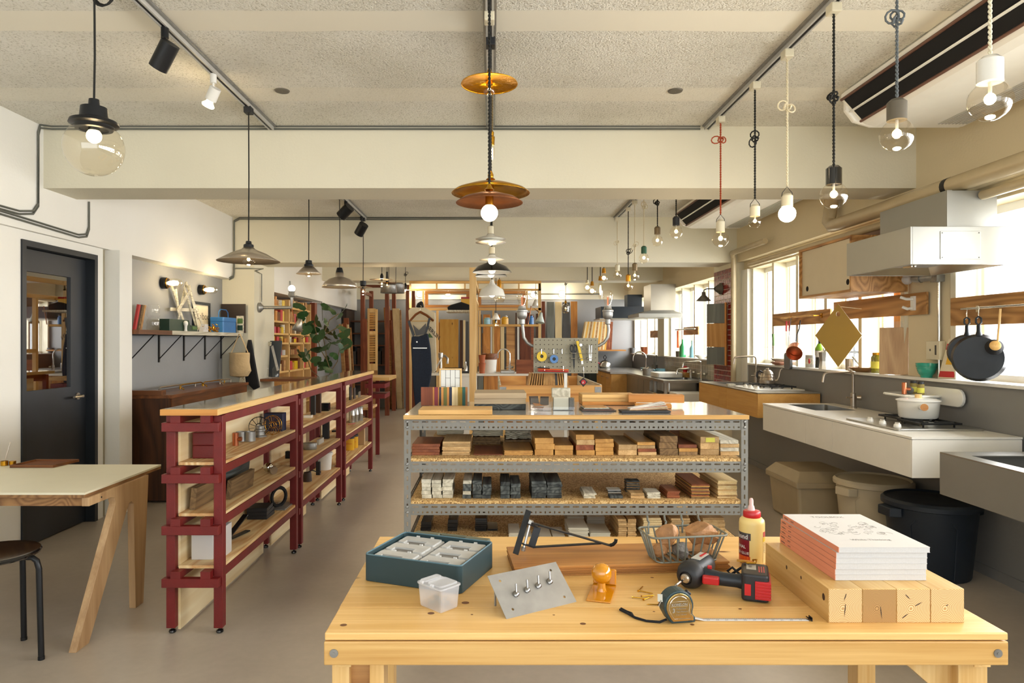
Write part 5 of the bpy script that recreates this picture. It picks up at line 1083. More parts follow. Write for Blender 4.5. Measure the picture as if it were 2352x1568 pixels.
# ================================================================ kitchens on the right
def counter(name,label,x0,y0,y1,z,zb,front,top,seams,sink=None,tth=.012,drains=True,topm2=None):
    q=T(name,label,'counter',((x0+XR)/2,(y0+y1)/2,zb)); xr=XR-.014
    bx(x0+.012,y0+.010,zb,xr,y1,z-tth if not sink else zb+.02).build('carcass',front,q)
    if sink:
        s0,s1,sy0,sy1=sink
        MB().box(x0+.012,y0+.010,zb+.02,s0-.012,y1,z-tth-.0005).box(s1+.012,y0+.010,zb+.02,xr,y1,z-tth-.0005).box(s0-.012,y0+.010,zb+.02,s1+.012,sy0-.012,z-tth-.0005).box(s0-.012,sy1+.012,zb+.02,s1+.012,y1,z-tth-.0005).build('side_wall',front,q)
        mb=MB().box(x0-.003,y0-.003,z-tth,xr,sy0,z).box(x0-.003,sy1,z-tth,xr,y1,z).box(x0-.003,sy0,z-tth,s0,sy1,z).box(s1,sy0,z-tth,xr,sy1,z); mb.build('worktop',top,q)
        mb=tray(MB(),rrect(s0-.003,sy0-.003,s1+.003,sy1+.003,.03),z-.15,z-.0003,.004); mb.build('basin','steel',q)
        MB().cyl(((s0+s1)/2,(sy0+sy1)/2,z-.1455),((s0+s1)/2,(sy0+sy1)/2,z-.142),.035,n=20).build('drain','chrome',q)
        if drains:MB().cyl(((s0+s1)/2,(sy0+sy1)/2,zb-.001),((s0+s1)/2,(sy0+sy1)/2,zb-.09),.06,n=16).cyl(((s0+s1)/2,(sy0+sy1)/2,zb-.06),((s0+s1)/2,(sy0+sy1)/2-.18,zb-.07),.03,n=12).build('trap','grey_mouse',q)
    else:bx(x0-.003,y0-.003,z-tth,xr,y1,z).build('worktop',top,q)
    for a,b in zip(seams,seams[1:]):bx(x0,a+.0015,zb,x0+.0115,b-.0015,z-tth-.004).build('drawer_front',front,q,bev=.0008,seg=1)
    bx(x0+.0005,y0,zb,xr,y0+.0095,z-tth-.004).build('end_panel',front,q,bev=.0008,seg=1)
    return q
wood('oak_y','#b8863f','#d3a45c',1,1.0,.45,.25,rings=5,var=.02)
wood('oak_x','#b8863f','#d3a45c',0,1.0,.45,.25,rings=5,var=.02)
counter('floating_counter','white floating kitchen counter with sink and hob on the grey wall',2.338,3.80,5.89,.868,.640,'white_counter','white_counter',[3.811,4.69,5.09,5.89],(2.50,2.82,5.27,5.78))
counter('oak_counter','oak-fronted floating counter with dark edge beyond the white one',2.39,6.14,7.88,.94,.712,'oak_y','brushed',[6.151,6.96,7.19,7.88],(2.52,2.84,7.22,7.72),tth=.008)
def faucet(x,y,z,h,reach,label,mat='nickel',square=True,arc=False,r=.011):
    q=T('kitchen_tap',label,'tap',(x,y,z))
    MB().lathe([(.028,0),(.028,.006),(.021,.010),(.021,.115),(.013,.12)],(0,0,.0006),20).build('base',mat,q,local=True)
    if arc:
        pts=[(0,0,.1),(0,0,h-reach/2)]+[(-reach/2+reach/2*math.cos(a*PI/8),0,h-reach/2+reach/2*math.sin(a*PI/8)) for a in range(1,9)]+[(-reach,0,h-reach/2-.05)]
    else:pts=[(0,0,.1),(0,0,h-.03),(-.008,0,h-.01),(-.03,0,h),(-reach+.03,0,h-.008),(-reach+.008,0,h-.018),(-reach,0,h-.035),(-reach-.008,0,h-.085)]
    MB().tube(pts,r,12).build('spout',mat,q,local=True)
    MB().cyl((-.06,-.01,.085),(.02,-.01,.085),.006,n=10).cyl((.02,-.02,.085),(.045,-.035,.085),.019,n=20).build('lever',mat,q,local=True)
faucet(2.895,5.47,.868,.29,.235,'square-necked steel tap at the white counter sink'); faucet(2.895,7.48,.94,.30,.24,'square-necked steel tap at the oak counter sink')
def hob(x0,x1,y0,y1,z,label,burners,plate='steel'):
    q=T('gas_hob',label,'hob',((x0+x1)/2,(y0+y1)/2,z))
    MB().prism(rrect(x0,y0,x1,y1,.02),'z',z+.0006,z+.012).build('plate',plate,q,bev=.002)
    for i in range(3):
        yy=y0+.12+i*.14 if i else y0+.10; MB().lathe([(.022,0),(.020,.016),(.016,.020),(.001,.020)],(x0+.055,yy,z+.012),16).box(x0+.05,yy-.018,z+.030,x0+.06,yy+.018,z+.04).build('knob','white_enamel',q)
    for bx_,by in burners:
        bn=MB().lathe([(.05,0),(.048,.010),(.036,.014),(.034,.02),(.001,.022)],(bx_,by,z+.012),20).build('burner','galv',q)
        for k in range(4):
            d=Vector((math.cos(k*PI/2+PI/4),math.sin(k*PI/2+PI/4),0)); a=Vector((bx_,by,z+.0)); MB().bar(a+d*.03+Vector((0,0,.036)),a+d*.135+Vector((0,0,.040)),.011,.013).bar(a+d*.133+Vector((0,0,.012)),a+d*.133+Vector((0,0,.040)),.008,.008).build('grate_arm','black_metal',bn)
        mb=MB(); pts=[Vector((bx_+sx*.12,by+sy*.12,z+.036)) for sx,sy in ((-1,-1),(1,-1),(1,1),(-1,1))]
        for k in range(4):mb.bar(pts[k],pts[(k+1)%4],.011,.012)
        mb.build('grate','black_metal',q)
hob(2.41,2.93,4.05,4.66,.868,'steel gas hob with black grates set in the white counter',[(2.70,4.22),(2.74,4.50)])
hob(2.45,2.92,6.35,6.93,.94,'steel gas hob with black grates set in the oak counter',[(2.72,6.50),(2.72,6.78)],'white_paint')
# white enamel pot
px_,py_=2.735,4.38; q=T('white_saucepan','white enamel saucepan with lid and wooden handle ends on the hob','saucepan',(px_,py_,.913))
MB().lathe([(.001,.0),(.105,.0),(.112,.008),(.120,.105),(.123,.108),(.120,.110)],(0,0,0),32).build('body','white_enamel',q,local=True); ld=MB().lathe([(.128,.108),(.128,.113),(.10,.122),(.001,.128)],(0,0,0),32).build('lid','white_enamel',q,local=True)
MB().cyl((0,0,.125),(0,0,.148),.020,n=16).build('lid_knob','pine_z',ld,local=True); MB().cyl((-.05,-.105,.075),(-.098,-.215,.085),.017,.023,n=16).build('handle','white_enamel',q,local=True); hh_=q.children[-1]; MB().cyl((-.0981,-.2151,.085),(-.0995,-.2195,.0855),.022,n=16).build('handle_end','orange_x',q,local=True)
# wall tray with spice jars
q=T('wall_tray','white rounded ceramic tray fixed to the grey wall behind the hob','shelf',(2.9,4.55,1.03)); MB().prism(rrect(2.70,4.42,XR-.014,4.78,.09),'z',1.035,1.05).build('tray','white_enamel',q,bev=.005); MB().prism([(p[0],p[1]) for p in rrect(4.25,.985,4.72,1.10,.055)],'x',XR-.034,XR-.014).build('back_plate','white_enamel',q,bev=.005)
MB().prism([(2.78,1.034),(2.95,1.034),(2.95,.985)],'y',4.5,4.6).build('bracket','white_enamel',q)
def tp(px,D):return X(px,D)
S(MB().lathe([(.012,0),(.015,.002),(.015,.075),(.013,.078)],(0,0,0),16).cyl((.01,0,.035),(.035,-.01,.035),.011,n=12),'copper_tee','copper','copper pipe tee standing on the white wall tray','pipe fitting',loc=(2.73,4.52,1.0506))
S(MB().sph((0,0,.024),.025,14),'grey_pebble','grey_mouse','dark grey pebble beside the copper tee on the wall tray','stone',loc=(2.79,4.56,1.0506))
for k,(x,y) in enumerate(((2.82,4.60),(2.80,4.49))):
    q=T('spice_jar',['glass spice jar with black lid on the wall tray, rear','glass spice jar with yellow-green label on the wall tray, front'][k],'jar',(x+.02,y,1.0506)); MB().lathe([(.001,0),(.020,0),(.021,.004),(.021,.065),(.016,.07)],(0,0,0),16).build('glass',flat('spice','#8a7a45',.2).name if k==0 else 'spice',q,local=True); MB().cyl((0,0,.07),(0,0,.085),.019,n=16).build('lid','black_plastic',q,local=True); MB().lathe([(.0215,.012),(.0215,.045)],(0,0,0),16).build('label','yellow_sticker',q,local=True)
# kettle
q=T('pour_over_kettle','ribbed steel gooseneck kettle with black handle on the oak counter hob','kettle',(2.735,6.78,.983))
MB().lathe([(.001,0),(.075,0),(.078,.008),(.072,.03),(.074,.035),(.064,.06),(.067,.065),(.056,.09),(.058,.095),(.046,.118),(.040,.124),(.001,.126)],(0,0,0),28).build('body','nickel',q,local=True)
MB().lathe([(.038,.124),(.030,.134),(.001,.138)],(0,0,0),20).cyl((0,0,.137),(0,0,.152),.012,.018,n=12).build('lid','nickel',q,local=True)
MB().tube([(.07,-.01,.025),(.095,-.015,.035),(.108,-.02,.07),(.113,-.02,.11),(.125,-.02,.14),(.14,-.02,.148)],[.012,.009,.007,.006,.006,.005],10).build('spout','nickel',q,local=True)
MB().tube([(-.045,0,.11),(-.075,0,.125),(-.10,0,.11),(-.105,0,.075),(-.095,0,.05)],[.008,.010,.010,.010,.007],10).build('handle','black_plastic',q,local=True)
S(bx(2.42,7.0,.9406,2.50,7.06,.965),'wood_block','whitewood_y','small pale block beside the hob on the oak counter','block')
# steel sink unit, near right
q=T('steel_sink_unit','grey steel trough sink unit at the near right wall','sink',(2.6,2.9,.635))
x0,y0,y1=2.25,2.2,3.43
MB().box(x0,y0,.635,x0+.02,y1,.84).box(x0+.02,y1-.02,.635,XR-.014,y1,.84).box(x0+.02,y0,.635,XR-.014,y0+.02,.84).box(XR-.034,y0+.02,.635,XR-.014,y1-.02,.84).box(x0+.02,y0+.02,.635,XR-.034,y1-.02,.65).build('body','kitchen_steel' if 'kitchen_steel' in M else flat('kitchen_steel','#8b8a86',.4,metal=.5,var=.06,nscale=2).name,q)
MB().box(x0,y0,.8403,x0+.075,y1,.846).box(x0+.075,y1-.12,.8403,XR-.014,y1,.846).box(x0+.075,y0,.8403,XR-.014,y0+.05,.846).box(XR-.10,y0+.05,.8403,XR-.014,y1-.12,.846).build('rim','steel',q)
# bins
q=T('sand_storage_bin','sand-coloured lidded plastic storage box under the white counter','bin',(2.535,5.42,0))
mb=MB().add([(2.33,5.17,.0),(2.74,5.17,0),(2.74,5.67,0),(2.33,5.67,0),(2.31,5.15,.30),(2.76,5.15,.30),(2.76,5.70,.30),(2.31,5.70,.30)],[(3,2,1,0),(0,1,5,4),(1,2,6,5),(2,3,7,6),(3,0,4,7),(4,5,6,7)]); mb.build('body','bin_sand',q,bev=.02)
MB().box(2.325,5.158,.22,2.745,5.69,.245).build('groove_band','bin_sand',q,bev=.005); mb=MB().box(2.29,5.13,.2905,2.78,5.72,.335); mb.add([(2.29,5.13,.335),(2.78,5.13,.335),(2.78,5.72,.335),(2.29,5.72,.335),(2.35,5.22,.405),(2.72,5.22,.405),(2.72,5.66,.405),(2.35,5.66,.405)],[(0,1,5,4),(1,2,6,5),(2,3,7,6),(3,0,4,7),(4,5,6,7)]); mb.build('lid','bin_sand',q,bev=.008)
MB().box(2.74,5.128,.24,2.775,5.15,.33).build('clip','bin_sand',q,bev=.004)
def roundbin(x,y,r,h,mat,label,ha):
    q=T('round_bin',label,'bin',(x,y,0)); MB().lathe([(.001,.001),(r*.78,.001),(r*.80,.01),(r*.95,h*.93),(r*.97,h-.03)],(0,0,0),40).build('body',mat,q,local=True)
    MB().lathe([(r*.97,h-.045),(r*1.02,h-.04),(r*1.02,h-.015),(r*.96,h),(r*.90,h-.012),(r*.70,h-.004),(r*.5,h-.010),(.001,h-.006)],(0,0,0),40).build('lid',mat,q,local=True)
    for a in (ha,ha+180):
        d=Vector((math.cos(math.radians(a)),math.sin(math.radians(a)),0)); n=Vector((-d.y,d.x,0)); MB().prism([(-.06,-.035),(.06,-.035),(.085,.02),(-.085,.02)],'z',h-.075,h-.045)
        mb=MB(); v=[d*(r*.92)+n*.08,d*(r*1.16)+n*.055,d*(r*1.16)-n*.055,d*(r*.92)-n*.08]; mb.add([p+Vector((0,0,h-.10)) for p in v]+[p+Vector((0,0,h-.045)) for p in v],[(3,2,1,0),(4,5,6,7),(0,1,5,4),(1,2,6,5),(2,3,7,6),(3,0,4,7)]); mb.build('handle',mat,q,local=True,bev=.006)
    d=Vector((-.6,-.8,0)); f=lambda u,v:Vector((math.sin(u/.2),-math.cos(u/.2),0))*(r*(.80+.15*(v/h)/.93)*1.004)+Vector((0,0,v))
    mb=MB(); pts=[(-.16,.0),(-.16,h*.70),(-.14,h*.77),(.02,h*.77),(.04,h*.70),(.04,0.0)]; mb.tube([f(a-.04,max(b,.02)) for a,b in pts],.003,5); mb.build('panel_moulding',mat,q,local=True)
    bx(-.0,0,0,.001,.001,.001)
roundbin(2.68,4.80,.25,.44,'bin_beige','beige round lidded bin between the sand box and navy bin',200); roundbin(2.66,4.14,.26,.455,'bin_navy','dark navy round lidded bin under the white counter end',185)
# range hood and duct
q=T('range_hood','large stainless steel range hood over the white counter','range hood',(2.68,4.25,1.84))
x0,y0,y1=2.39,3.90,4.60; xr=2.96
mb=MB().box(x0,y0,1.84,x0+.012,y1,2.057).box(x0+.012,y0,1.84,xr,y0+.012,2.057).box(x0+.012,y1-.012,1.84,xr,y1,2.057).box(xr-.012,y0+.012,1.84,xr,y1-.012,2.057).box(x0+.012,y0+.012,2.04,xr-.012,y1-.012,2.057); mb.build('casing','hood_steel' if 'hood_steel' in M else flat('hood_steel','#93938d',.4,metal=.4,var=.05,nscale=2).name,q,bev=.002)
MB().add([(x0+.012,y0+.012,1.842),(xr-.012,y0+.012,1.842),(xr-.012,y1-.012,1.842),(x0+.012,y1-.012,1.842),(x0+.12,y0+.12,1.90),(xr-.10,y0+.12,1.90),(xr-.10,y1-.12,1.90),(x0+.12,y1-.12,1.90)],[(0,1,5,4),(1,2,6,5),(2,3,7,6),(3,0,4,7),(4,5,6,7)]).build('underside','steel',q)
bx(x0+.15,y0+.15,1.88,xr-.13,y1-.15,1.898).build('grease_filter','galv',q); MB().tube([(x0+.04,y0+.05,1.838),(x0+.04,y0+.13,1.838)],.006,6).tube([(x0+.06,y0+.05,1.838),(x0+.06,y0+.13,1.838)],.006,6).build('latch','chrome',q)
MB().box(x0+.17,y0-.003,1.87,x0+.40,y0-.0003,2.03).build('access_panel','hood_steel',q,bev=.001)
for a in (.18,.39):
    for z in (1.88,2.02):MB().cyl((x0+a,y0-.003,z),(x0+a,y0-.0045,z),.003,n=8).build('rivet','black_metal',q)
q2=bx(2.66,4.0,2.0575,2.96,4.68,2.285).build('duct','hood_steel',q,bev=.002); bx(2.66,3.99,2.0576,2.69,3.999,2.285).build('duct_seam','hood_steel',q)
# wall cabinet
q=T('wall_cabinet','plywood wall cabinet with two pale sliding doors and black finger holes','cabinet',(2.75,5.31,1.758))
x0,y0,y1,z0,z1=2.576,4.90,5.73,1.758,2.165; xr=2.985
MB().box(x0,y0,z0,xr,y1,z0+.018).box(x0,y0,z1-.018,xr,y1,z1).box(x0,y0,z0+.018,xr,y0+.018,z1-.018).box(x0,y1-.018,z0+.018,xr,y1,z1-.018).box(xr-.012,y0+.018,z0+.018,xr,y1-.018,z1-.018).build('carcass','fir_ply',q)
flat('door_beige','#c9bda2',.5,var=.02)
bx(x0+.012,y0+.019,z0+.019,x0+.018,y0+.45,z1-.019).build('sliding_door','door_beige',q); bx(x0+.020,y0+.42,z0+.019,x0+.026,y1-.019,z1-.019).build('sliding_door','door_beige',q)
for y in (4.965,5.62):MB().cyl((x0+.0115 if y<5.3 else x0+.0195,y,z0+.075),(x0+.016 if y<5.3 else x0+.024,y,z0+.075),.022,n=20).build('finger_hole','dark_hole',q)
MB().box(2.87,4.90,2.1655,2.90,5.73,2.24).build('top_rail','walnut_y',q)
# pipes along the header
q=S(MB().tube([(2.79,2.0,2.345),(2.79,5.45,2.345),(2.80,5.62,2.35),(2.81,5.70,2.40),(2.83,5.70,2.52),(2.83,5.70,2.66)],.052,16),'beige_pipe','pipe_cream','thick glossy beige pipe along the right wall, bending upward','pipe')
S(MB().lathe([(.0525,-.022),(.0535,-.022),(.0535,.022),(.0525,.022)],(0,0,0),18,axis=(0,1,0)),'pipe_band','black_metal','dark band around the thick beige pipe','pipe clamp',loc=(2.79,4.16,2.345))
S(MB().tube([(2.868,4.69,2.255),(2.868,7.6,2.255)],.027,12),'beige_pipe','pipe_cream','thinner beige pipe running lower, beyond the hood duct','pipe'); S(MB().tube([(2.868,2.0,2.255),(2.868,3.99,2.255)],.027,12),'beige_pipe','pipe_cream','thinner beige pipe running lower, on the near side of the hood duct','pipe')
S(MB().tube([(2.80,7.0,2.43),(2.80,7.96,2.43),(2.84,8.02,2.38),(2.84,8.03,.9)],.030,12),'beige_pipe','pipe_cream','beige pipe turning down at the red-tiled pier','pipe')
# plywood rails on the windows
def wrail(y0,y1,z0,z1,label,x=3.0):return S(bx(x-.012,y0,z0,x+.006,y1,z1),'plywood_rail','fir_ply',label,'board',bev=.001)
wrail(3.35,4.45,1.502,1.682,'plywood board with rail holding two iron skillets'); wrail(4.70,5.97,1.588,1.742,'plywood board with white double hook behind the mustard board'); wrail(6.03,7.27,1.562,1.690,'plywood board with brass rail below the wall cabinet')
S(bx(3.04,5.085,1.155,3.07,5.165,2.1),'window_post','oak_z' if 'oak_z' in M else wood('oak_z','#a5743a','#cf9d5c',2,1.0,.5,.4,rings=6).name,'oak post crossing behind the plywood board beside the chopping board','post')
S(MB().tube([(2.975,4.83,1.70),(2.93,4.83,1.70),(2.90,4.85,1.715)],.010,8).tube([(2.975,4.83,1.635),(2.94,4.83,1.63),(2.915,4.85,1.645)],.010,8).box(2.972,4.81,1.62,2.9875,4.85,1.72),'wall_hook','white_paint','white double hook on the plywood board','hook')
def rail(y0,y1,z,mat,label):
    q=T('pot_rail',label,'rail',(2.95,(y0+y1)/2,z)); MB().cyl((2.90,y0,z),(2.90,y1,z),.006,n=10).build('bar',mat,q)
    for y in (y0+.03,y1-.03):MB().box(2.978,y-.012,z-.02,2.9875,y+.012,z+.02).cyl((2.90,y,z),(2.98,y,z),.005,n=8).build('bracket',mat,q)
rail(3.66,4.22,1.60,'chrome','chrome rail holding the iron skillets'); rail(6.15,6.85,1.635,'brass','brass rail holding the copper pan')
def skillet(c,r,label,tilt=0):
    q=T('iron_skillet',label,'frying pan',c); ax=Vector((-.62,-.78,0)).normalized()
    MB().lathe([(.001,-.002),(r*.84,0),(r*.86,-.004),(r*.99,-.042),(r*1.02,-.042),(r*.9,.006),(.001,.006)][::-1],(0,0,-r-.12),40,axis=ax).build('pan','cast_iron',q,local=True)
    sd=ax.cross(Vector((0,0,1))).normalized(); bk=-ax*.03
    mb=MB().tube([bk+Vector((0,0,-.13)),bk*.6+Vector((0,0,-.10)),bk*.3+Vector((0,0,-.065))],[.020,.011,.010],10)
    mb.tube([bk*.3+Vector((0,0,-.065))+sd*a+Vector((0,0,b)) for a,b in ((0,0),(.013,.015),(.012,.04),(0,.05),(-.012,.04),(-.013,.015))],.006,8,closed=True); mb.build('handle','cast_iron',q,local=True)
    MB().tube([(0,0,-.012),(0,0,.02),(.004,0,.032),(0,0,.044),(-.006,0,.036)],.0025,6).build('hook','chrome',q,local=True)
skillet((2.90,4.17,1.562),.105,'smaller black iron skillet hanging behind the big one'); skillet((2.865,4.02,1.562),.138,'large black iron skillet hanging from the chrome rail')
q=T('pan_brush','wooden-handled pan brush hanging in front of the skillet','brush',(2.83,3.86,1.30)); MB().cyl((2.86,3.86,1.40),(2.875,3.86,1.585),.006,n=8).build('handle','pine_z',q); MB().lathe([(.026,0),(.028,.012),(.02,.02),(.001,.022)],(2.83,3.84,1.375),20,axis=(-.5,-.8,.2)).build('head','pine_x',q); MB().lathe([(.026,0),(.045,-.035),(.001,-.04)],(2.832,3.845,1.375),20,axis=(-.5,-.8,.2)).build('bristles','black_cloth',q)
q=T('copper_pan','small copper saucepan hanging from the brass rail','saucepan',(2.86,6.42,1.33)); MB().lathe([(.001,0),(.068,.0),(.072,.01),(.072,.10),(.069,.10),(.069,.01)],(2.84,6.38,1.33),24,axis=(-.45,-.7,-.35)).build('body','copper',q,sharp=60)
MB().tube([(2.86,6.42,1.40),(2.87,6.42,1.47),(2.89,6.42,1.52),(2.90,6.42,1.60)],.006,8).build('handle','black_metal',q)
MB().cyl((2.838,6.38,1.33),(2.832,6.37,1.325),.071,n=24).build('base','copper',q) if False else None
S(MB().prism(rrect(6.55,1.13,6.69,1.29,.035),'x',2.86,2.885).tube([(2.87,6.62,1.29),(2.88,6.62,1.45),(2.90,6.62,1.63)],.004,6),'grill_pan','fryer_grey','square grey sandwich pan hanging below the copper pan','pan',bev=.006)
for k in range(2):
    q=T('red_tool','red-handled kitchen tool on the brass rail, %s'%['left','right'][k],'utensil',(2.89,6.52+.05*k,1.45)); MB().tube([(2.89,6.70-.07*k,1.60),(2.89,6.70-.07*k,1.50)],.009,8).build('handle','red_plastic',q); MB().tube([(2.89,6.70-.07*k,1.50),(2.89,6.70-.07*k,1.36)],.003,6).build('shaft','steel',q)
# mustard diamond board
q=T('diamond_board','mustard diamond-shaped board with a hole hanging at the window','board',(2.77,5.45,1.20))
U=Vector((.84,-.54,0)); Nn=Vector((-.54,-.84,0)); c0=Vector((2.765,5.45,1.448)); hw,hh=.168,.252
def dp(u,v,s):return c0+U*u+Vector((0,0,v))+Nn*s
oc=[(.016*math.cos(a*PI/6),hh*.68+.020*math.sin(a*PI/6)) for a in range(12)]; dm=[(hw,0),(0,hh),(-hw,0),(0,-hh)]
def outer(i):
    a=i*PI/6; dx,dz=math.cos(a),math.sin(a); cz=hh*.68; t_=9
    for (p0,p1) in zip(dm,dm[1:]+dm[:1]):
        ex,ez=p1[0]-p0[0],p1[1]-p0[1]; den=dx*ez-dz*ex
        if abs(den)>1e-9:
            tt=((p0[0])*ez-(p0[1]-cz)*ex)/den; ss=((p0[0])*dz-(p0[1]-cz)*dx)/den
            if tt>0 and -1e-6<=ss<=1+1e-6:t_=min(t_,tt)
    return (dx*t_,cz+dz*t_)
ang=sorted([(math.atan2(p[1]-hh*.68,p[0])%(2*PI),p) for p in dm]+[(i*PI/6,outer(i)) for i in range(12)])
ow=[p for a,p in ang]; ir=[(.016*math.cos(a),hh*.68+.020*math.sin(a)) for a,p in ang]; k=len(ow); mb=MB(); vs=[dp(*p,s) for s in (.009,-.009) for p in ow+ir]
fs=[(i,(i+1)%k,k+(i+1)%k,k+i) for i in range(k)]+[(2*k+i,3*k+i,3*k+(i+1)%k,2*k+(i+1)%k) for i in range(k)]
mb.add(vs,fs,0); mb.add(vs,[(i,2*k+i,2*k+(i+1)%k,(i+1)%k) for i in range(k)]+[(k+i,k+(i+1)%k,3*k+(i+1)%k,3*k+i) for i in range(k)],1)
mb.build('board',['mustard','whitewood_y'],q); MB().tube([dp(0,hh*.68+.015,.0),dp(0,hh*.68+.06,-.0),Vector((2.95,5.45,1.66))],.002,6).build('hanging_cord','cord_cream',q)
# sill items
def onsill(px,x=3.05):return (x,x*F/(px-CX),SILL+.0006)
for k in range(2):
    x,y,z=onsill(1797,3.0); S(MB().lathe([(.001,.0),(.07,.0),(.115,.03),(.118,.034),(.11,.034),(.065,.008),(.001,.006)],(0,0,0),24),'pink_bowl',flat('pinkclay','#b98672',.5).name if k==0 else 'whitewood_y',['shallow pinkish clay bowl on the window sill, lower','pale shallow bowl resting on the pinkish clay bowl'][k],'bowl',loc=(x,y,z+k*.036))
x,y,z=onsill(1861,3.02); q=T('food_tin','food tin printed with a red pepper on the window sill','tin',(x,y,z)); MB().lathe([(.001,0),(.043,0),(.043,.115),(.041,.117),(.001,.112)],(0,0,0),24).build('can','grey_plastic',q,local=True); MB().lathe([(.0438,.03),(.0438,.09)],(0,0,0),24).build('label','whitewood_y',q,local=True); MB().sph((-.026,-.036,.06),.016,12,sc=(.6,.6,1.6)).build('pepper_print','red_plastic',q,local=True)
x,y,z=onsill(1883,3.06); q=T('oil_bottle','green-necked dark bottle with white label on the sill','bottle',(x,y,z)); MB().lathe([(.001,0),(.040,0),(.040,.17),(.015,.22),(.014,.26),(.001,.26)],(0,0,0),20).build('glass',flat('bottle_dark','#23261a',.15).name,q,local=True); MB().lathe([(.0407,.10),(.0407,.16)],(0,0,0),20).build('label','paper',q,local=True); MB().lathe([(.0407,.163),(.0407,.18),(.02,.225)],(0,0,0),20).build('shoulder','lime',q,local=True)
x,y,z=onsill(1892,2.98); q=T('moka_pot','steel moka coffee pot on the window sill behind the diamond board','coffee pot',(x,y,z)); MB().lathe([(.001,0),(.045,0),(.035,.065),(.036,.075),(.048,.15),(.02,.165),(.008,.17),(.008,.185),(.001,.187)],(0,0,0),8).build('body','steel',q,local=True); MB().tube([(.035,0,.145),(.075,0,.145),(.08,0,.09)],.006,6).build('handle','black_plastic',q,local=True)
x,y,z=onsill(1952,3.0); S(MB().lathe([(.001,0),(.034,0),(.034,.10),(.032,.10),(.032,.004),(.001,.004)],(0,0,0),20),'steel_mug','nickel','brown-steel mug right of the diamond board on the sill','mug',loc=(x,y,z))
x,y,z=onsill(1985,2.99); S(MB().lathe([(.001,0),(.06,0),(.115,.035),(.118,.038),(.108,.036),(.058,.006),(.001,.006)],(0,0,0),28),'wooden_bowl','mid_x','wide shallow wooden bowl on the sill before the olive jar','bowl',loc=(x,y,z))
S(MB().box(-.06,0,0,.06,.07,.03).bar((-.03,.03,.035),(-.10,.03,.12),.02,.006),'stapler_tool','grey_plastic','pale tray and open tool behind the wooden bowl','utensil',loc=(3.1,onsill(1990,3.1)[1],SILL+.0006))
x,y,z=onsill(2016,3.02); q=T('olive_jar','large glass jar of green olives with gold lid on the sill','jar',(x,y,z)); MB().lathe([(.001,0),(.045,0),(.048,.01),(.048,.12),(.035,.14)],(0,0,0),22).build('glass',flat('olives','#77741c',.15,var=.4,nscale=60,coat=.5).name,q,local=True); MB().cyl((0,0,.14),(0,0,.158),.037,n=20).build('lid','brass',q,local=True); MB().lathe([(.0487,.035),(.0487,.09)],(0,0,0),22).build('label','yellow_sticker',q,local=True)
q=T('chopping_board','brown wooden chopping board leaning at the window with clear top edge','chopping board',(3.0,5.03,SILL)); mb=MB().cb((2.955,5.02,1.330),(.185,.022,.345),(-.08,0,-.62)); mb.build('board','birch_z',q,bev=.004); MB().cb((2.957,5.03,1.525),(.185,.006,.045),(-.08,0,-.62)).build('glass_edge','acrylic',q)
x,y,z=onsill(2128,2.962); q=T('teal_cup','ribbed teal ceramic cup with handle on the sill','cup',(x,y,z)); MB().lathe([(.001,0),(.035,0),(.036,.012),(.050,.03),(.060,.06),(.066,.098),(.063,.098),(.057,.06),(.045,.03),(.001,.02)],(0,0,0),30).build('bowl','teal_glaze',q,local=True)
mb=MB()
for k in range(5):mb.tube([((.051+.0035*k)*math.cos(a*PI/12),(.051+.0035*k)*math.sin(a*PI/12),.034+k*.011) for a in range(24)],.0018,5,closed=True)
mb.build('ribs','teal_glaze',q,local=True)['kind']='stuff'; MB().tube([(.060,-.0,.085),(.085,-.0,.08),(.088,-.0,.05),(.055,-.0,.035)],.007,8).build('handle','teal_glaze',q,local=True)
q=T('pasta_bag','tall paper pasta bag with red band lettered FRELLI on the sill','food packet',(3.0,4.63,SILL))
A_=Vector((2.970,4.55,SILL+.001)); e1=Vector((.30,-.95,0)).normalized(); up=Vector((.12,-.17,1)).normalized(); nn_=e1.cross(up).normalized()
def pb(u,v,s=0):return A_+e1*u+up*v+nn_*s
def slab(u0,v0,u1,v1,s0,s1,taper=0):
    a=[pb(u0,v0,s0),pb(u1,v0,s0),pb(u1-taper,v1,s0),pb(u0+taper,v1,s0),pb(u0,v0,s1),pb(u1,v0,s1),pb(u1-taper,v1,s1),pb(u0+taper,v1,s1)]; return MB().add(a,[(0,1,2,3),(7,6,5,4),(0,4,5,1),(1,5,6,2),(2,6,7,3),(3,7,4,0)])
slab(0,0,.12,.27,0,-.03,.012).build('bag','canvas_sack',q,bev=.002); slab(.012,.195,.108,.235,.0015,.0003).build('red_badge','red_plastic',q); slab(.035,.095,.085,.175,.0015,.0003).build('window_patch','tin_yellow',q); slab(.006,.01,.114,.05,.0015,.0003).build('red_band','red_plastic',q)
add_text(MB(),'FRELLI',.027,lambda u,v:pb(.016+u*.95,.205+v,.002),bold=.0005).build('lettering','paper',q); add_text(MB(),'Pasta',.018,lambda u,v:pb(.035+u,.245+v,.0015)).build('small_lettering','ink',q)
q=T('outlet_box','cream outlet box on a steel conduit at the grey window pier','socket',(3.0,4.72,1.28)); bx(2.975,4.54,1.277,3.018,4.68,1.403).build('box','cream_socket',q,bev=.004); MB().cyl((3.004,4.585,1.403),(3.004,4.585,1.80),.010,n=10).cyl((3.004,4.585,1.158),(3.004,4.585,1.277),.010,n=10).build('conduit','chrome',q)
MB().box(2.9735,4.57,1.31,2.9749,4.585,1.375).build('plug_slot','ink',q); MB().box(2.9735,4.63,1.335,2.9749,4.64,1.35).build('plug_slot','ink',q)
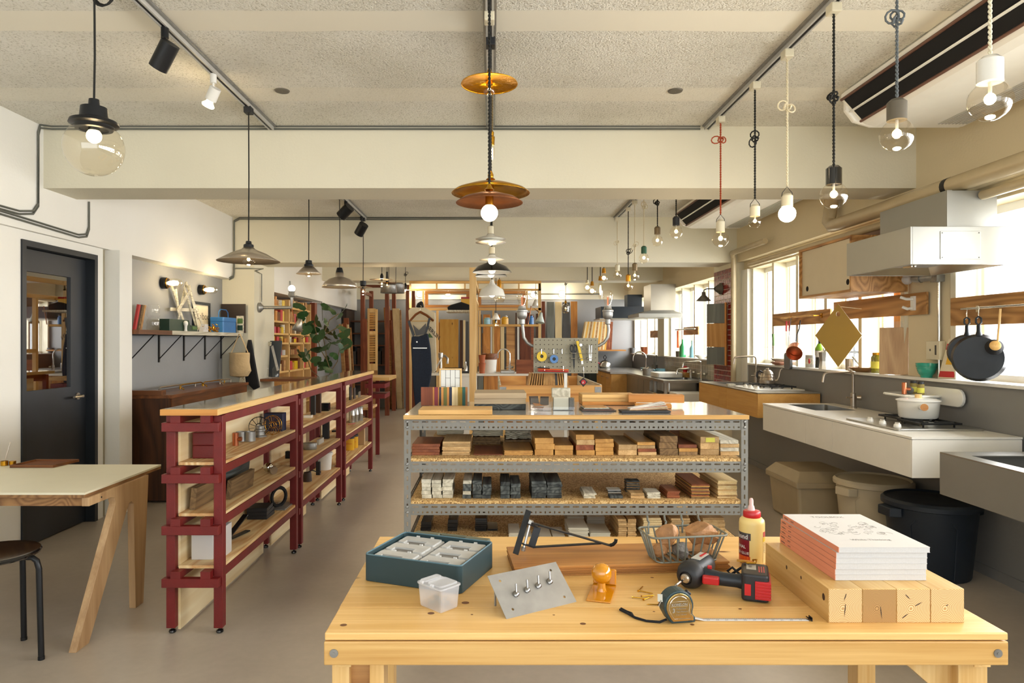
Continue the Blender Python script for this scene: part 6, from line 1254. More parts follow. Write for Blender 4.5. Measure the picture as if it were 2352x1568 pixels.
q=T('bulkhead_lamp','sideways globe bulb in a steel pipe socket below the hood','wall lamp',(2.96,4.71,1.80)); MB().box(2.965,4.55,1.80,3.018,4.62,1.86).cyl((2.99,4.61,1.835),(2.95,4.72,1.835),.026,n=16).cyl((2.955,4.70,1.835),(2.935,4.76,1.835),.032,.022,n=16).build('socket','galv',q); MB().sph((2.92,4.80,1.835),.036,16).build('bulb','milky',q)
q=T('veg_brush','green-handled brush standing on a small glass ledge by the window','brush',(2.99,7.25,1.34)); MB().tube([(2.99,7.25,1.355),(2.99,7.25,1.40),(2.99,7.26,1.48)],[.014,.011,.015],10).build('handle','leaf_pale',q); bx(2.92,7.05,1.335,3.03,7.5,1.342).build('ledge','acrylic',q)
S(bx(2.985,7.78,2.262,2.9895,7.86,2.31),'alarm_plate','brass','small brass switch plate on the header above the far window','switch')
# ceiling air conditioners
def aircon(y0,y1,label):
    q=T('ceiling_aircon',label,'air conditioner',(2.45,(y0+y1)/2,2.66)); x0,x1=2.05,2.88; z0,z1=2.66,2.868
    prof=[(x0+.02,z1),(x1,z1),(x1,z0+.10),(x1-.12,z0),(x0+.20,z0),(x0+.145,z0+.012),(x0+.118,z0+.030),(x0,z1-.050),(x0,z1-.02)]
    MB().prism([(a,b) for a,b in prof],'y',y0,y1-.04).build('casing','ac_white',q,bev=.004)
    MB().prism([(x0+.03,z1),(x1,z1),(x1,z0+.10),(x1-.12,z0+.004),(x0+.18,z0+.004),(x0+.08,z0+.034),(x0+.03,z0+.10)],'y',y1-.04,y1).build('end_cap','ac_white',q,bev=.012)
    MB().add([(x0+.001,y0,z1-.058),(x0+.001,y1-.07,z1-.058),(x0+.106,y1-.07,z0+.034),(x0+.106,y0,z0+.034)],[(0,1,2,3)]).build('air_slot','dark_hole',q)
    for z,x in ((z1-.054,x0-.003),(z0+.030,x0+.111)):MB().cyl((x,y0,z),(x,y1-.05,z),.008,n=8).build('slot_edge','ac_brown',q)
    MB().bar((x0+.044,y0,z0+.082),(x0+.044,y1-.06,z0+.082),.016,.005).build('louvre','ac_white',q)
    mb=MB()
    for i in range(9):mb.box(x1-.30+i*.02,y0+.02,z0-.004,x1-.292+i*.02,y1-.10,z0+.0)
    mb.build('intake_grille','grey_plastic',q)
aircon(1.2,4.05,'white ceiling air conditioner with dark side slot, above the near windows'); aircon(5.9,7.65,'white ceiling air conditioner between the two beams')
# ---------------------------------------------------------------- second bay: tiles, panel, steel kitchen
def tilewall(name,mat,x,y0,y1,z0,z1,ny_,nz,label):
    q=T(name,label,'tiles',(x,(y0+y1)/2,z0)); bx(x-.004,y0,z0,x-.0005,y1,z1).build('grout','grout',q); mb=MB(); a=(y1-y0)/ny_; b=(z1-z0)/nz
    for i in range(ny_):
        for j in range(nz):mb.box(x-.009,y0+i*a+.004,z0+j*b+.004,x-.0041,y0+(i+1)*a-.004,z0+(j+1)*b-.004)
    mb.build('tiles',mat,q)['kind']='stuff'; return q
tilewall('red_tile_panel','tile_red',2.85,8.12,8.74,.80,2.28,10,24,'dark red tiled pier face between the two kitchens')
tilewall('grey_tile_panel','tile_grey',XR,8.80,11.7,.88,1.13,26,4,'small grey tile splashback above the steel counter')
q=T('hanging_board_samples','tall hanging panel of grey, oak and green boards before the red tiles','sample panel',(2.80,8.35,1.10))
for k,(za,zb,m) in enumerate(((1.12,1.33,'grey_wood_z'),(1.333,1.62,'oak_z'),(1.623,1.86,'grey_wood_z'))):MB().cb((2.735,8.32,(za+zb)/2),(.24,.02,zb-za),(0,0,-.75)).build('board',m,q)
MB().cb((2.820,8.225,1.49),(.022,.03,.76),(0,0,-.75)).build('edge_strip','orange_z',q)
q=T('gooseneck_wall_lamp','dark grey cone wall lamp on a curved arm before the red tiles','wall lamp',(2.84,8.6,2.0)); zz=1.4+121*8.45/F
MB().lathe([(.07,0),(.075,.015),(.06,.03),(.05,.05),(.02,.09)],(2.841,8.45,zz),24,axis=(-1,-.1,0)).build('base','grey_socket',q); MB().tube([(2.77,8.45,zz),(2.66,8.45,zz),(2.625,8.45,zz-.015),(2.62,8.45,zz-.05)],.007,8).build('arm','black_metal',q); MB().lathe([(.02,0),(.024,-.04),(.035,-.05),(.09,-.11)],(2.62,8.45,zz-.04),24).build('shade','grey_socket',q,solid=.002)
q=T('steel_kitchen','stainless steel counter with oven and drawers in the second kitchen bay','counter',(2.66,10.5,0))
x0,y0,y1=2.35,9.35,12.0; zt=.866
MB().box(x0,y0,zt-.035,2.45,y1,zt).box(2.45,y0,zt-.035,XR-.012,9.55,zt).box(2.88,9.55,zt-.035,XR-.012,y1,zt).box(2.45,10.15,zt-.035,2.88,y1,zt).build('worktop','steel',q); tray(MB(),rrect(2.447,9.547,2.883,10.153,.04),zt-.18,zt-.001,.004).build('basin','steel',q)
bx(x0+.02,9.9,.06,XR-.02,y1,zt-.036).build('carcass','brushed',q) if False else MB().box(x0+.02,10.20,.06,XR-.02,y1,zt-.036).build('carcass','brushed',q)
for y in (y0,9.95):bx(x0+.01,y,0,x0+.05,y+.04,zt-.036).build('leg','steel',q)
for a,b in ((10.2,10.6),(10.62,11.0),(11.02,11.5)):
    for z in (.1,.34,.58):bx(x0+.008,a+.01,z,x0+.019,b,z+.22).build('drawer_front','brushed',q)
MB().cyl((x0-.03,9.5,.66),(x0-.03,10.15,.66),.010,n=8).cyl((x0-.03,9.5,.66),(x0+.01,9.5,.66),.008,n=8).cyl((x0-.03,10.14,.66),(x0+.01,10.14,.66),.008,n=8).build('towel_rail','steel',q)
S(MB().box(x0-.045,9.62,.56,x0-.018,9.75,.672),'hand_towel','tan_cloth','small tan towel over the steel counter rail','towel',bev=.006)
S(bx(2.42,8.95,.0,2.86,9.33,.72),'white_appliance','white_paint','white box appliance before the steel counter end','appliance',bev=.01)
S(MB().prism(rrect(2.42,10.0,2.80,10.45,.04),'z',zt+.001,zt+.075),'dish_tub','white_paint','white rectangular washing-up tub on the steel counter','tub',bev=.01)
faucet(2.90,9.45,zt,.26,.25,'slanted chrome tap at the steel kitchen','chrome'); faucet(2.90,9.95,zt,.14,.20,'low chrome lever tap behind the white tub','chrome',r=.014)
faucet(2.62,11.6,zt,.36,.22,'tall curved gooseneck tap in the far kitchen','chrome',arc=True)
for k,(x,y,r,m,l) in enumerate(((2.50,10.9,.09,'galv','patterned steel saucepan on the far steel worktop'),(2.68,10.85,.075,'sky_blue','blue and white enamel pot on the far steel worktop'))):S(MB().lathe([(.001,0),(r,0),(r,.10),(r*1.04,.102),(r*.95,.102),(r*.95,.006),(.001,.006)],(0,0,0),22).cyl((-r,0,.08),(-r-.04,-.02,.08),.01,n=8),'cooking_pot',m,l,'pot',loc=(x,y,zt+.0006))
x,y=2.75,9.9
S(MB().sph((0,0,.05),.045,14).cyl((0,0,.0),(0,0,.03),.03,n=12),'red_dispenser','red_plastic','small red round dispenser on the ledge behind the tub','dispenser',loc=(2.90,10.25,.94)); S(bx(2.86,10.1,.867,2.95,10.4,.9395),'wooden_ledge','mid_y','small wooden ledge under the red dispenser','ledge')
# third kitchen: oak drawers and dark green cabinet
q=T('oak_kitchen','oak-drawer base cabinet with steel top in the far kitchen','counter',(2.4,12.7,0)); bx(2.10,12.02,.05,XR-.02,13.6,.83).build('carcass','oak_y',q); bx(2.08,12.0,.8305,XR-.012,13.62,.862).build('worktop','steel',q)
for k in range(3):
    for j in range(2):dr=bx(2.085,12.05+k*.52,.08+j*.38,2.0995,12.55+k*.52,.44+j*.38).build('drawer','oak_y',q); bx(2.06,12.25+k*.52,.36+j*.38,2.084,12.35+k*.52,.375+j*.38).build('handle','chrome',dr)
q=T('green_kitchen','dark green drawer cabinet with hob at the far end','counter',(2.2,14.0,0)); bx(1.95,13.65,.05,2.9,14.42,.84).build('carcass',flat('deep_green','#22322f',.5).name,q); bx(1.93,13.64,.8405,2.9,14.43,.86).build('worktop','steel',q)
for j in range(3):dr=bx(1.97,13.64,.1+j*.24,2.4,13.649,.32+j*.24).build('drawer','deep_green',q); bx(2.12,13.62,.22+j*.24,2.26,13.639,.235+j*.24).build('handle','chrome',dr)
q=T('camping_kettle','steel kettle with red handle in the far kitchen','kettle',(2.30,13.9,.861)); MB().lathe([(.001,0),(.10,0),(.125,.03),(.115,.09),(.07,.14),(.03,.155),(.001,.16)],(0,0,0),24).build('body','steel',q,local=True); MB().tube([(0,0,.15),(.03,0,.22),(0,0,.26),(-.03,0,.22),(0,0,.16)],.010,8).build('handle','black_metal',q,local=True); MB().cyl((-.10,-.02,.08),(-.26,-.05,.19),.012,n=8).build('spout_handle','red_plastic',q,local=True)
# hoods in the far bays
q=T('chimney_hood','stainless chimney hood over the second kitchen','range hood',(2.6,11.1,1.78)); y0,y1=10.6,11.45; MB().box(2.28,y0,1.78,2.95,y1,1.835).add([(2.28,y0,1.835),(2.95,y0,1.835),(2.95,y1,1.835),(2.28,y1,1.835),(2.48,y0+.1,1.89),(2.84,y0+.1,1.89),(2.84,y1-.2,1.89),(2.48,y1-.2,1.89)],[(0,1,5,4),(1,2,6,5),(2,3,7,6),(3,0,4,7)]).build('canopy','hood_steel',q); bx(2.49,y0+.1,1.885,2.879,y1-.25,2.30).build('chimney','brushed',q)
q=T('dark_hood','dark slate range hood over the farthest kitchen','range hood',(2.5,13.2,1.83)); bx(2.06,12.9,1.84,2.9,13.6,2.06).build('casing','navy_plastic',q); bx(2.6,13.1,2.061,2.879,13.4,2.30).build('duct','navy_plastic',q); bx(2.03,12.87,1.815,2.93,13.63,1.8395).build('rim','steel',q)
wrail(9.9,10.65,1.50,1.62,'short plywood board with chrome rail in the second kitchen window',3.0); wrail(8.80,9.35,1.33,1.48,'plywood board with magnetic knife strip before the second window',3.0); wrail(11.6,12.9,1.47,1.60,'far plywood board holding plates at the third window',3.0)
S(MB().cyl((2.93,9.85,1.585),(2.93,10.9,1.585),.010,n=8).cyl((2.93,10.0,1.585),(2.989,10.0,1.585),.008,n=8).cyl((2.93,10.6,1.585),(2.989,10.6,1.585),.008,n=8),'pot_rail','chrome','chrome rail on the short plywood board','rail'); S(MB().cyl((2.93,10.75,1.30),(2.93,10.75,1.57),.02,n=8).cyl((2.93,10.75,1.57),(2.93,10.75,1.60),.004,n=6),'oven_mitt_tool','orange_p','orange-handled tool hanging from the far chrome rail','utensil')
S(MB().cb((2.935,9.15,1.42),(.006,.02,.20)).cb((2.935,9.15,1.27),(.012,.024,.13)),'kitchen_knife','walnut_z','dark-handled knife on the magnetic strip','knife')
def sb(px,x,prof,mat,name,label,cat):y=x*F/(px-CX); S(MB().lathe(prof,(0,0,0),16),name,mat,label,cat,loc=(x,y,SILL+.0006))
sb(1568,3.0,[(.001,0),(.05,0),(.05,.16),(.018,.22),(.016,.28),(.001,.28)],'bottle_green','green_bottle','green glass bottle with blue label on the far sill','bottle'); sb(1590,3.05,[(.001,0),(.04,0),(.04,.14),(.014,.19),(.014,.26),(.001,.26)],'sky_blue','clear_bottle','pale bluish bottle behind the green bottle','bottle')
sb(1559,3.0,[(.001,0),(.045,0),(.05,.09),(.048,.09),(.04,.01),(.001,.01)],'grey_socket','dark_pot','small dark pot left of the green bottle','pot'); sb(1610,3.0,[(.001,0),(.03,0),(.10,.05),(.095,.052),(.03,.01),(.001,.01)],'white_enamel','white_dish','white dish on the sill near the knife board','dish')
sb(1481,2.98,[(.001,0),(.06,0),(.08,.14),(.076,.14),(.001,.1)],'terracotta','terracotta_pot','orange terracotta pot on the far sill','pot'); sb(1454,2.98,[(.001,0),(.05,0),(.065,.11),(.06,.11),(.001,.08)],'slate','dark_cup','dark grey cup on the far sill','cup')
S(MB().lathe([(.001,0),(.05,0),(.09,.06),(.10,.07),(.09,.07),(.001,.02)],(0,0,0),20),'blue_bowl','sky_blue','pale blue bowl on the far steel worktop','bowl',loc=(2.75,12.2,.8626)); S(MB().lathe([(.001,0),(.05,0),(.055,.13),(.05,.13),(.045,.01)],(0,0,0),16).tube([(0,0,.1),(.03,0,.3)],.012,6).tube([(0,0,.1),(-.04,0,.28)],.012,6),'utensil_crock','grey_mouse','grey crock of pale utensils on the far worktop','crock',loc=(2.80,11.75,.8666))
# ================================================================ lighting tracks, spots and pendants
def track(x,y0,y1,label):
    q=T('lighting_track',label,'lighting track',(x,(y0+y1)/2,CEIL-.03)); bx(x-.030,y0,CEIL-.012,x+.030,y1,CEIL-.0005).build('base_plate','galv',q); MB().box(x-.018,y0,CEIL-.034,x-.009,y1,CEIL-.0125).box(x+.009,y0,CEIL-.034,x+.018,y1,CEIL-.0125).build('side_rail','grey_plastic',q); bx(x-.009,y0,CEIL-.028,x+.009,y1,CEIL-.0125).build('slot','rail_black',q)
track(-1.5,1.2,4.64,'black ceiling lighting track at the left, holding the globe lamp'); track(-.01,1.2,4.64,'ceiling lighting track in the middle above the brass lamps'); track(1.46,1.2,4.64,'ceiling lighting track at the right, carrying the bare bulbs')
track(-1.5,5.3,8.05,'left ceiling lighting track between the two beams'); track(-.01,5.3,8.05,'middle ceiling lighting track between the two beams'); track(1.46,5.3,8.05,'right ceiling lighting track between the two beams')
ZT=CEIL-.035
def knot(mb,c,r,s,seed=0,n=6):
    rnd=random.Random(seed); c=Vector(c)
    for k in range(2):
        a0=rnd.uniform(0,6.28); d=Vector((math.cos(a0),0,math.sin(a0)*.8)); e=Vector((-d.z,.3,d.x)).normalized(); L_=s*rnd.uniform(.35,1.15)
        mb.tube([c+d*L_*(.5-.5*math.cos(t*PI/5))+e*s*.38*math.sin(t*PI/5)*(1 if k else -1) for t in range(11)],r*1.3,n)
    mb.tube([c+Vector((s*.28*math.cos(t*.9),s*.22*math.sin(t*1.7),s*.28*math.sin(t*.9))) for t in range(12)],r*1.5,n)
def cordset(q,x,y,zb,mat,ztop=ZT,tw=True,kn=None,plug='cream_socket',seed=0,r=.0030,loop=.06):
    bx(x-.022,y-.03,ztop-.035,x+.022,y+.03,ztop+.006).build('track_plug',plug,q,bev=.004) if plug else None
    zt=ztop-.035 if plug else ztop
    mb=twist((x,y,zt),(x,y,zb),r,.030) if tw else MB().tube([(x,y,zt),(x+.002,y,(zt+zb)/2),(x,y,zb)],r*1.4,8)
    if kn:knot(mb,(x,y,kn),r,loop,seed)
    mb.build('cord',mat,q)
def bulb(q,x,y,zc,r,neck=.03,kind='clear',glow='filament'):
    if kind=='white':MB().sph((x,y,zc),r,24).build('bulb','bulb_white',q); return
    MB().lathe([(r*math.sin(a*PI/14),-r*math.cos(a*PI/14)) for a in range(0,13)]+[(.016,r+neck*.5),(.015,r+neck)],(x,y,zc),28).build('bulb','bulb_glass',q)
    if glow:MB().sph((x,y,zc+r*.1),r*.27,12,sc=(1,1,1.1)).build('glow',glow,q); MB().cyl((x,y,zc+r*.3),(x,y,zc+r+neck*.6),.005,n=8).build('stem','milky_lid',q)
def bare(px,D,yb,rpx,ys0,ys1,sock,cordm,label,kn=None,kind='clear',loopwire=False,plug='cream_socket',seed=0,pw=0,sw=None,group=None):
    x=X(px,D); zc=Z(yb,D); r=rpx*D/F*.97; z1,z0=Z(ys0,D),Z(ys1,D); q=T('bulb_pendant',label,'pendant lamp',(x,y_ := D,zc-r),0,group)
    w_=sw or .027; MB().lathe([(.001,z1+.003),(w_*.6,z1),(w_,z1-.012),(w_,z0),(w_*.85,z0),(.001,z0+.003)][::-1],(x,D,0),24).build('socket',sock,q)
    bulb(q,x,D,zc,r,max(.004,z0-zc-r),kind)
    zb=z1
    if loopwire:
        zb=z1+.035; MB().tube([(x-w_,D,z1-.015),(x-w_*.9,D,z1+.005),(x,D,zb),(x+w_*.9,D,z1+.005),(x+w_,D,z1-.015)],.0018,6).build('wire_loop','black_metal',q)
    cordset(q,x,D,zb,cordm,kn=Z(kn,D) if kn else None,seed=seed,plug=plug)
    if pw:lamp((x,D,zc-r-.03),pw*2.5,(1,.76,.45))
bare(2274,2.0,232,47,130,190,'white_enamel','cord_white','big clear bulb in a white socket on cream twisted cord, nearest the camera',sw=.034,pw=1.2)
bare(2060,2.46,311,38,228,277,'grey_socket','cord_grey','clear bulb in a taupe socket on a knotted grey cord',kn=48,seed=3,sw=.033,pw=1.2)
bare(1915,2.92,449,31,381,424,'black_gloss','cord_black','clear bulb in a glossy black socket with a looped black cord',kn=225,seed=7,sw=.032,pw=1.2)
bare(1808,3.38,491,20,445,474,'cream_socket','cord_cream','white glowing globe bulb on a cream cord',kn=245,kind='white',seed=11,loopwire=True,pw=1.5)
bare(1734,3.80,509,15,470,497,'cream_socket','cord_black','silver-tipped bulb in a cream socket on black cord',kn=318,seed=13,loopwire=True)
bare(1655,4.38,549,19,505,533,'cream_socket','cord_red','clear bulb in a cream socket on orange-red twisted cord',kn=320,seed=17,loopwire=True,pw=1.2)
for a,c in zip([(1553,5.42,533,15,497,518,'black_plastic','cord_black'),(1510,6.02,553,13,520,538,'bronze_socket','cord_black'),(1479,6.58,593,12,565,582,'green_socket','cord_cream'),(1458,6.98,633,11,604,621,'bronze_socket','cord_cream'),(1443,7.34,657,11,630,646,'gold_socket','cord_black'),(1418,7.93,630,10,607,622,'cream_socket','cord_cream')],
    [('bulb in a black socket beyond the first beam',None),('bulb in a bronze socket on knotted black cord',465),('bulb in a green socket on pale cord',475),('bulb in a bronze socket on pale cord beyond the green one',563),('bulb in a gold socket on dotted black cord, lowest of its row',581),('bulb in a pale socket at the far end of the second-bay track',555)]):bare(*a,c[0],kn=c[1],seed=int(a[0]),pw=.8 if a[0] in (1553,1458) else 0)
def bare3(px,D,yb,rpx,ys0,ys1,sock,label,tube=0):
    x=X(px,D); q=T('bulb_pendant',label,'pendant lamp',(x,D,Z(yb+rpx,D))); r=rpx*D/F; MB().cyl((x,D,Z(ys1,D)),(x,D,Z(ys0,D)),.028,.02,n=14).build('socket',sock,q); MB().sph((x,D,Z(yb,D)),r,14,sc=(.6,.6,2.6) if tube else (1,1,1)).build('bulb','bulb_glass',q); MB().sph((x,D,Z(yb,D)),r*.5,8,sc=(.5,.5,2.6) if tube else (1,1,1)).build('glow','filament',q); MB().cyl((x,D,Z(ys0,D)),(x,D,CEIL-.001),.006,n=6).build('cord','cord_black',q)
bare3(1387,8.9,638,9,616,627,'gold_socket','round bulb in a gold socket beyond the second beam, upper'); bare3(1379,9.3,666,9,634,644,'gold_socket','long tube bulb in a gold socket beyond the second beam',1); bare3(1360,9.9,668,10,646,656,'gold_socket','frosted bulb in a gold socket beyond the tube bulb'); bare3(1349,10.4,660,9,643,650,'cream_socket','farthest bulb with a cream socket of the right row')
def shade_lamp(px,D,label,prof,mat,cap,ysock,capmat='black_metal',ybulb=None,rb=.035,kind='clear',cordm='cord_black',tw=False,plug='black_plastic',kn=None,pw=1.5,inner=None,solid=.0015,ztop=ZT,seed=1,name='shade_pendant'):
    """prof: list of (half-width px, y px) from the top of the shade to its rim"""
    x=X(px,D); P_=[(a*D/F,Z(b,D)) for a,b in prof]; q=T(name,label,'pendant lamp',(x,D,P_[-1][1]))
    MB().lathe(P_,(x,D,0),40).build('shade',[mat] ,q,solid=solid)
    if cap:MB().lathe([(a*D/F,Z(b,D)) for a,b in cap],(x,D,0),24).build('cap',capmat,q)
    zb=Z(ybulb,D) if ybulb else P_[-1][1]
    if kind=='white':MB().sph((x,D,zb),rb,24).build('bulb','bulb_white',q)
    else:bulb(q,x,D,zb,rb,.03)
    MB().cyl((x,D,zb+rb*.9),(x,D,P_[0][1]),.016,n=12).build('socket','brass' if 'brass' in mat or 'copper' in mat else 'black_metal',q)
    cordset(q,x,D,Z(cap[0][1],D) if cap else P_[0][1],cordm,tw=tw,plug=plug,kn=kn,seed=seed,ztop=ztop)
    if pw:lamp((x,D,zb-rb-.03),pw*2.5,(1,.76,.45))
    return q
# globe pendant
D=2.576; x=X(216,D); zc=Z(340,D); q=T('globe_pendant','large clear glass globe pendant with stepped black cap, left','pendant lamp',(x,D,zc-.105))
MB().lathe([(.001,-.1045)]+[(.105*math.sin(a*PI/20),-.105*math.cos(a*PI/20)) for a in range(1,18)],(x,D,zc),40).build('globe','bulb_glass',q)
MB().lathe([(.001,.185),(.018,.183),(.020,.158),(.046,.152),(.050,.112),(.082,.100),(.086,.088),(.070,.082),(.064,.070),(.050,.068)],(x,D,zc),32).build('cap','black_metal',q)
MB().sph((x,D,zc+.045),.027,16).build('bulb','bulb_warm',q); MB().lathe([(.001,0),(.02,0),(.02,.03)],(x,D,zc+.065),16).build('socket','black_metal',q); lamp((x,D,zc-.02),1.6,(1,.76,.45),.02)
mb=MB().tube([(x,D,zc+.18),(x+.003,D,zc+.35),(x+.0,D,CEIL-.0)],.004,8)
for k in range(5):mb.tube([(x+.03+.035*math.cos(t*PI/6),D+.004*k,2.70+.035*math.sin(t*PI/6)+.003*k) for t in range(13)],.0035,6)
mb.build('cord','cord_black',q)
shade_lamp(571,4.2,'wide shallow bronze shade pendant with lit bulb, on the left track',[(9,566),(16,573),(40,583),(70,600)],'nickel',[(2,553),(6,554),(7,560),(11,562),(12,574),(9,577)],0,ybulb=597,rb=.037)
shade_lamp(709,5.59,'small cone shade pendant beyond the first beam, left',[(10,611),(28,629)],'nickel',[(2,597),(7,598),(8,606),(11,608),(10,612)],0,ybulb=626,rb=.035)
shade_lamp(780,6.72,'silver dome shade pendant in the second bay',[(9,626),(10,636),(24,641),(35,650),(40,660)],'nickel',[(2,614),(6,615),(8,622),(9,627)],0,ybulb=648,rb=.04)
shade_lamp(834,7.95,'small flat disc pendant with round clear bulb, second bay',[(4,657),(21,660)],'nickel',[(7,645),(7,655),(3,657)],0,ybulb=670,rb=.040)
shade_lamp(877,9.3,'thin flat brass disc pendant, third bay left',[(3,641),(28,642)],'nickel',[(2,628),(4,634),(3,641)],0,ybulb=652,rb=.04,plug=None,ztop=CEIL,pw=5)
shade_lamp(889,9.9,'second flat disc pendant beside the thin brass one',[(3,648),(21,650)],'copper_dark',[(2,624),(3,640),(3,648)],0,ybulb=655,rb=.03,plug=None,ztop=CEIL,pw=0)
shade_lamp(893,10.5,'perforated grey drum pendant, left of its pair',[(14,652),(18,655),(19,673)],'galv',None,0,ybulb=668,rb=.03,plug=None,ztop=CEIL,pw=0)
shade_lamp(909,10.9,'perforated grey drum pendant, right of its pair',[(17,650),(20,653),(20,673)],'galv',None,0,ybulb=668,rb=.03,plug=None,ztop=CEIL,pw=0)
shade_lamp(931,11.2,'bare bulb pendant with small disc by the red post',[(2,665),(14,666)],'white_enamel',[(2,650),(4,656),(3,665)],0,ybulb=663,rb=.045,plug=None,ztop=CEIL,pw=5,kn=2.5)
# middle row: brass, copper and enamel
shade_lamp(1124,3.0,'hammered gold disc pendant with bulb, highest of the middle row',[(5,186),(50,189),(64,192),(65,194)],'brass_hammered',[(3,158),(6,166),(5,172),(9,180),(5,186)],0,'brass',ybulb=207,rb=.026,cordm='cord_black',tw=True,pw=.8,plug='cream_socket')
shade_lamp(1127,3.25,'wide brass dish pendant behind the copper one',[(5,420),(45,424),(80,436),(90,444)],'brass',[(3,393),(7,402),(6,408),(11,412),(5,420)],0,'brass',ybulb=458,rb=.03,cordm='cord_black',tw=True,pw=.0)
shade_lamp(1124,2.62,'copper dish pendant with a white globe bulb, in front of the brass dish',[(5,443),(30,446),(60,455),(77,466)],'copper_dark',[(3,422),(6,430),(11,436),(5,443)],0,'brass',ybulb=489,rb=.033,kind='white',cordm='cord_black',tw=True,pw=1.2,kn=2.86)
D=3.8; x=X(1130,D); q=T('candle_pendant','candle-shaped bulb pendant in a brass socket on brown cord','pendant lamp',(x,D,Z(373,D))); MB().lathe([(.004,0),(.012,-.01),(.010,-.03),(.016,-.035),(.014,-.08),(.001,-.08)][::-1],(x,D,Z(300,D)),16).build('socket','brass',q); MB().lathe([(.001,-.105),(.006,-.09),(.017,-.05),(.016,-.02),(.010,0)],(x,D,Z(332,D)),16).build('bulb','bulb_glass',q); MB().cyl((x,D,Z(365,D)),(x,D,Z(340,D)),.006,n=8).build('glow','filament',q); cordset(q,x,D,Z(300,D),'stem_brown',r=.0036)
shade_lamp(1127,5.6,'white two-tier enamel shade pendant, first beyond the beam',[(7,537),(10,541),(35,549),(8,550),(12,551),(35,557)],'white_enamel',[(2,518),(7,520),(7,537)],0,'cream_socket',ybulb=556,rb=.03,pw=1,plug=None,ztop=ZT)
shade_lamp(1130,6.15,'white shallow enamel shade pendant below the two-tier one',[(6,583),(10,590),(29,597)],'white_enamel',[(2,566),(7,568),(7,583)],0,'cream_socket',ybulb=599,rb=.035,kind='white',pw=1,plug=None,ztop=ZT)
def twotone(px,D,prof,label,mat):
    x=X(px,D); q=T('dome_pendant',label,'pendant lamp',(x,D,Z(prof[-1][1],D))); P_=[(a*D/F,Z(b,D)) for a,b in prof]; MB().lathe(P_,(x,D,0),36).build('shade',mat,q); MB().lathe([(max(.001,a-.003),b-.003) for a,b in P_],(x,D,0),36).build('inner_lining','white_enamel',q); MB().cyl((x,D,P_[0][1]),(x,D,ZT),.006,n=6).build('cord','cord_black',q); MB().sph((x,D,P_[-1][1]+.02),.035,12).build('bulb','bulb_white',q)
twotone(1130,6.55,[(8,598),(14,604),(34,612),(43,622),(45,625)],'black dome pendant with white lining, wider and rear of two','black_gloss'); twotone(1128,7.0,[(8,606),(11,612),(28,619),(34,630),(37,634)],'black dome pendant with white lining, lower and front of two','black_gloss'); twotone(1130,7.6,[(4,642),(6,650),(10,655),(26,665),(31,680)],'white enamel dome pendant below the black ones','white_enamel')
shade_lamp(1139,9.0,'tiny white cone pendant with round bulb beside the timber post',[(3,719),(10,734)],'white_enamel',None,0,ybulb=747,rb=.036,plug=None,ztop=CEIL,pw=0); shade_lamp(1147,8.7,'round patterned glass pendant with wooden socket',[(4,662),(10,672),(13,684),(9,694)],'bulb_glass',[(3,642),(5,648),(5,662)],0,'gold_socket',ybulb=682,rb=.03,plug=None,ztop=CEIL,pw=0)
shade_lamp(1299,12.4,'cage pendant with diamond frame before the sample boards',[(3,696),(10,704),(8,716),(3,719)],'bulb_glass',[(2,690),(3,696)],0,'brass',ybulb=708,rb=.035,plug=None,ztop=CEIL,pw=0,kn=2.45); shade_lamp(1230,12.6,'small white caged bulb pendant at the partition edge',[(2,687),(8,703)],'white_enamel',None,0,ybulb=698,rb=.04,plug=None,ztop=CEIL,pw=0,kn=2.30)
# spots
def spot(x,y,label,mat,L_,r,dirv,lit=0,drop=.10):
    q=T('track_spot',label,'spotlight',(x,y,ZT-drop)); d=Vector(dirv).normalized(); MB().cyl((x,y,ZT+.004),(x,y,ZT-.045),.017,n=14).cyl((x,y,ZT-.045),(x,y,ZT-drop+.01),.006,n=8).build('arm',mat,q); c=Vector((x,y,ZT-drop)); MB().lathe([(.001,-L_*.45),(r,-L_*.45),(r,L_*.55),(r*.9,L_*.55),(r*.85,L_*.35),(.001,L_*.3)],c,28,axis=d).build('body',mat,q)
    if lit:MB().lathe([(.012,L_*.4),(.02,L_*.75),(.034,L_*1.0),(.030,L_*1.12),(.001,L_*1.16)],c,20,axis=d).build('bulb','bulb_warm',q); lamp(c+d*(L_*1.3),3,(1,.78,.48))
spot(-1.5,3.13,'black cylinder track spotlight on the left track','black_metal',.13,.042,(-.55,.25,-.75),drop=.12); spot(-1.5,3.675,'white track spotlight with a lit reflector bulb','white_paint',.07,.030,(-.5,.3,-.75),1,.10)
spot(-1.5,7.0,'black cylinder spotlight tilted steeply beyond the first beam','black_metal',.14,.055,(-.7,.3,-.6)); spot(-1.5,7.85,'black cylinder spotlight at the end of the second track','black_metal',.14,.055,(-.5,.4,-.7),drop=.14)
for px,lab in ((648,'round dark ceiling cap left of the middle track'),(1551,'round dark ceiling cap right of the middle track')):S(MB().lathe([(.001,-.006),(.040,-.006),(.044,0)],(0,0,0),28),'ceiling_junction_box','grey_socket',lab,'ceiling cap',loc=(X(px,4.0),4.0,CEIL-.0008))
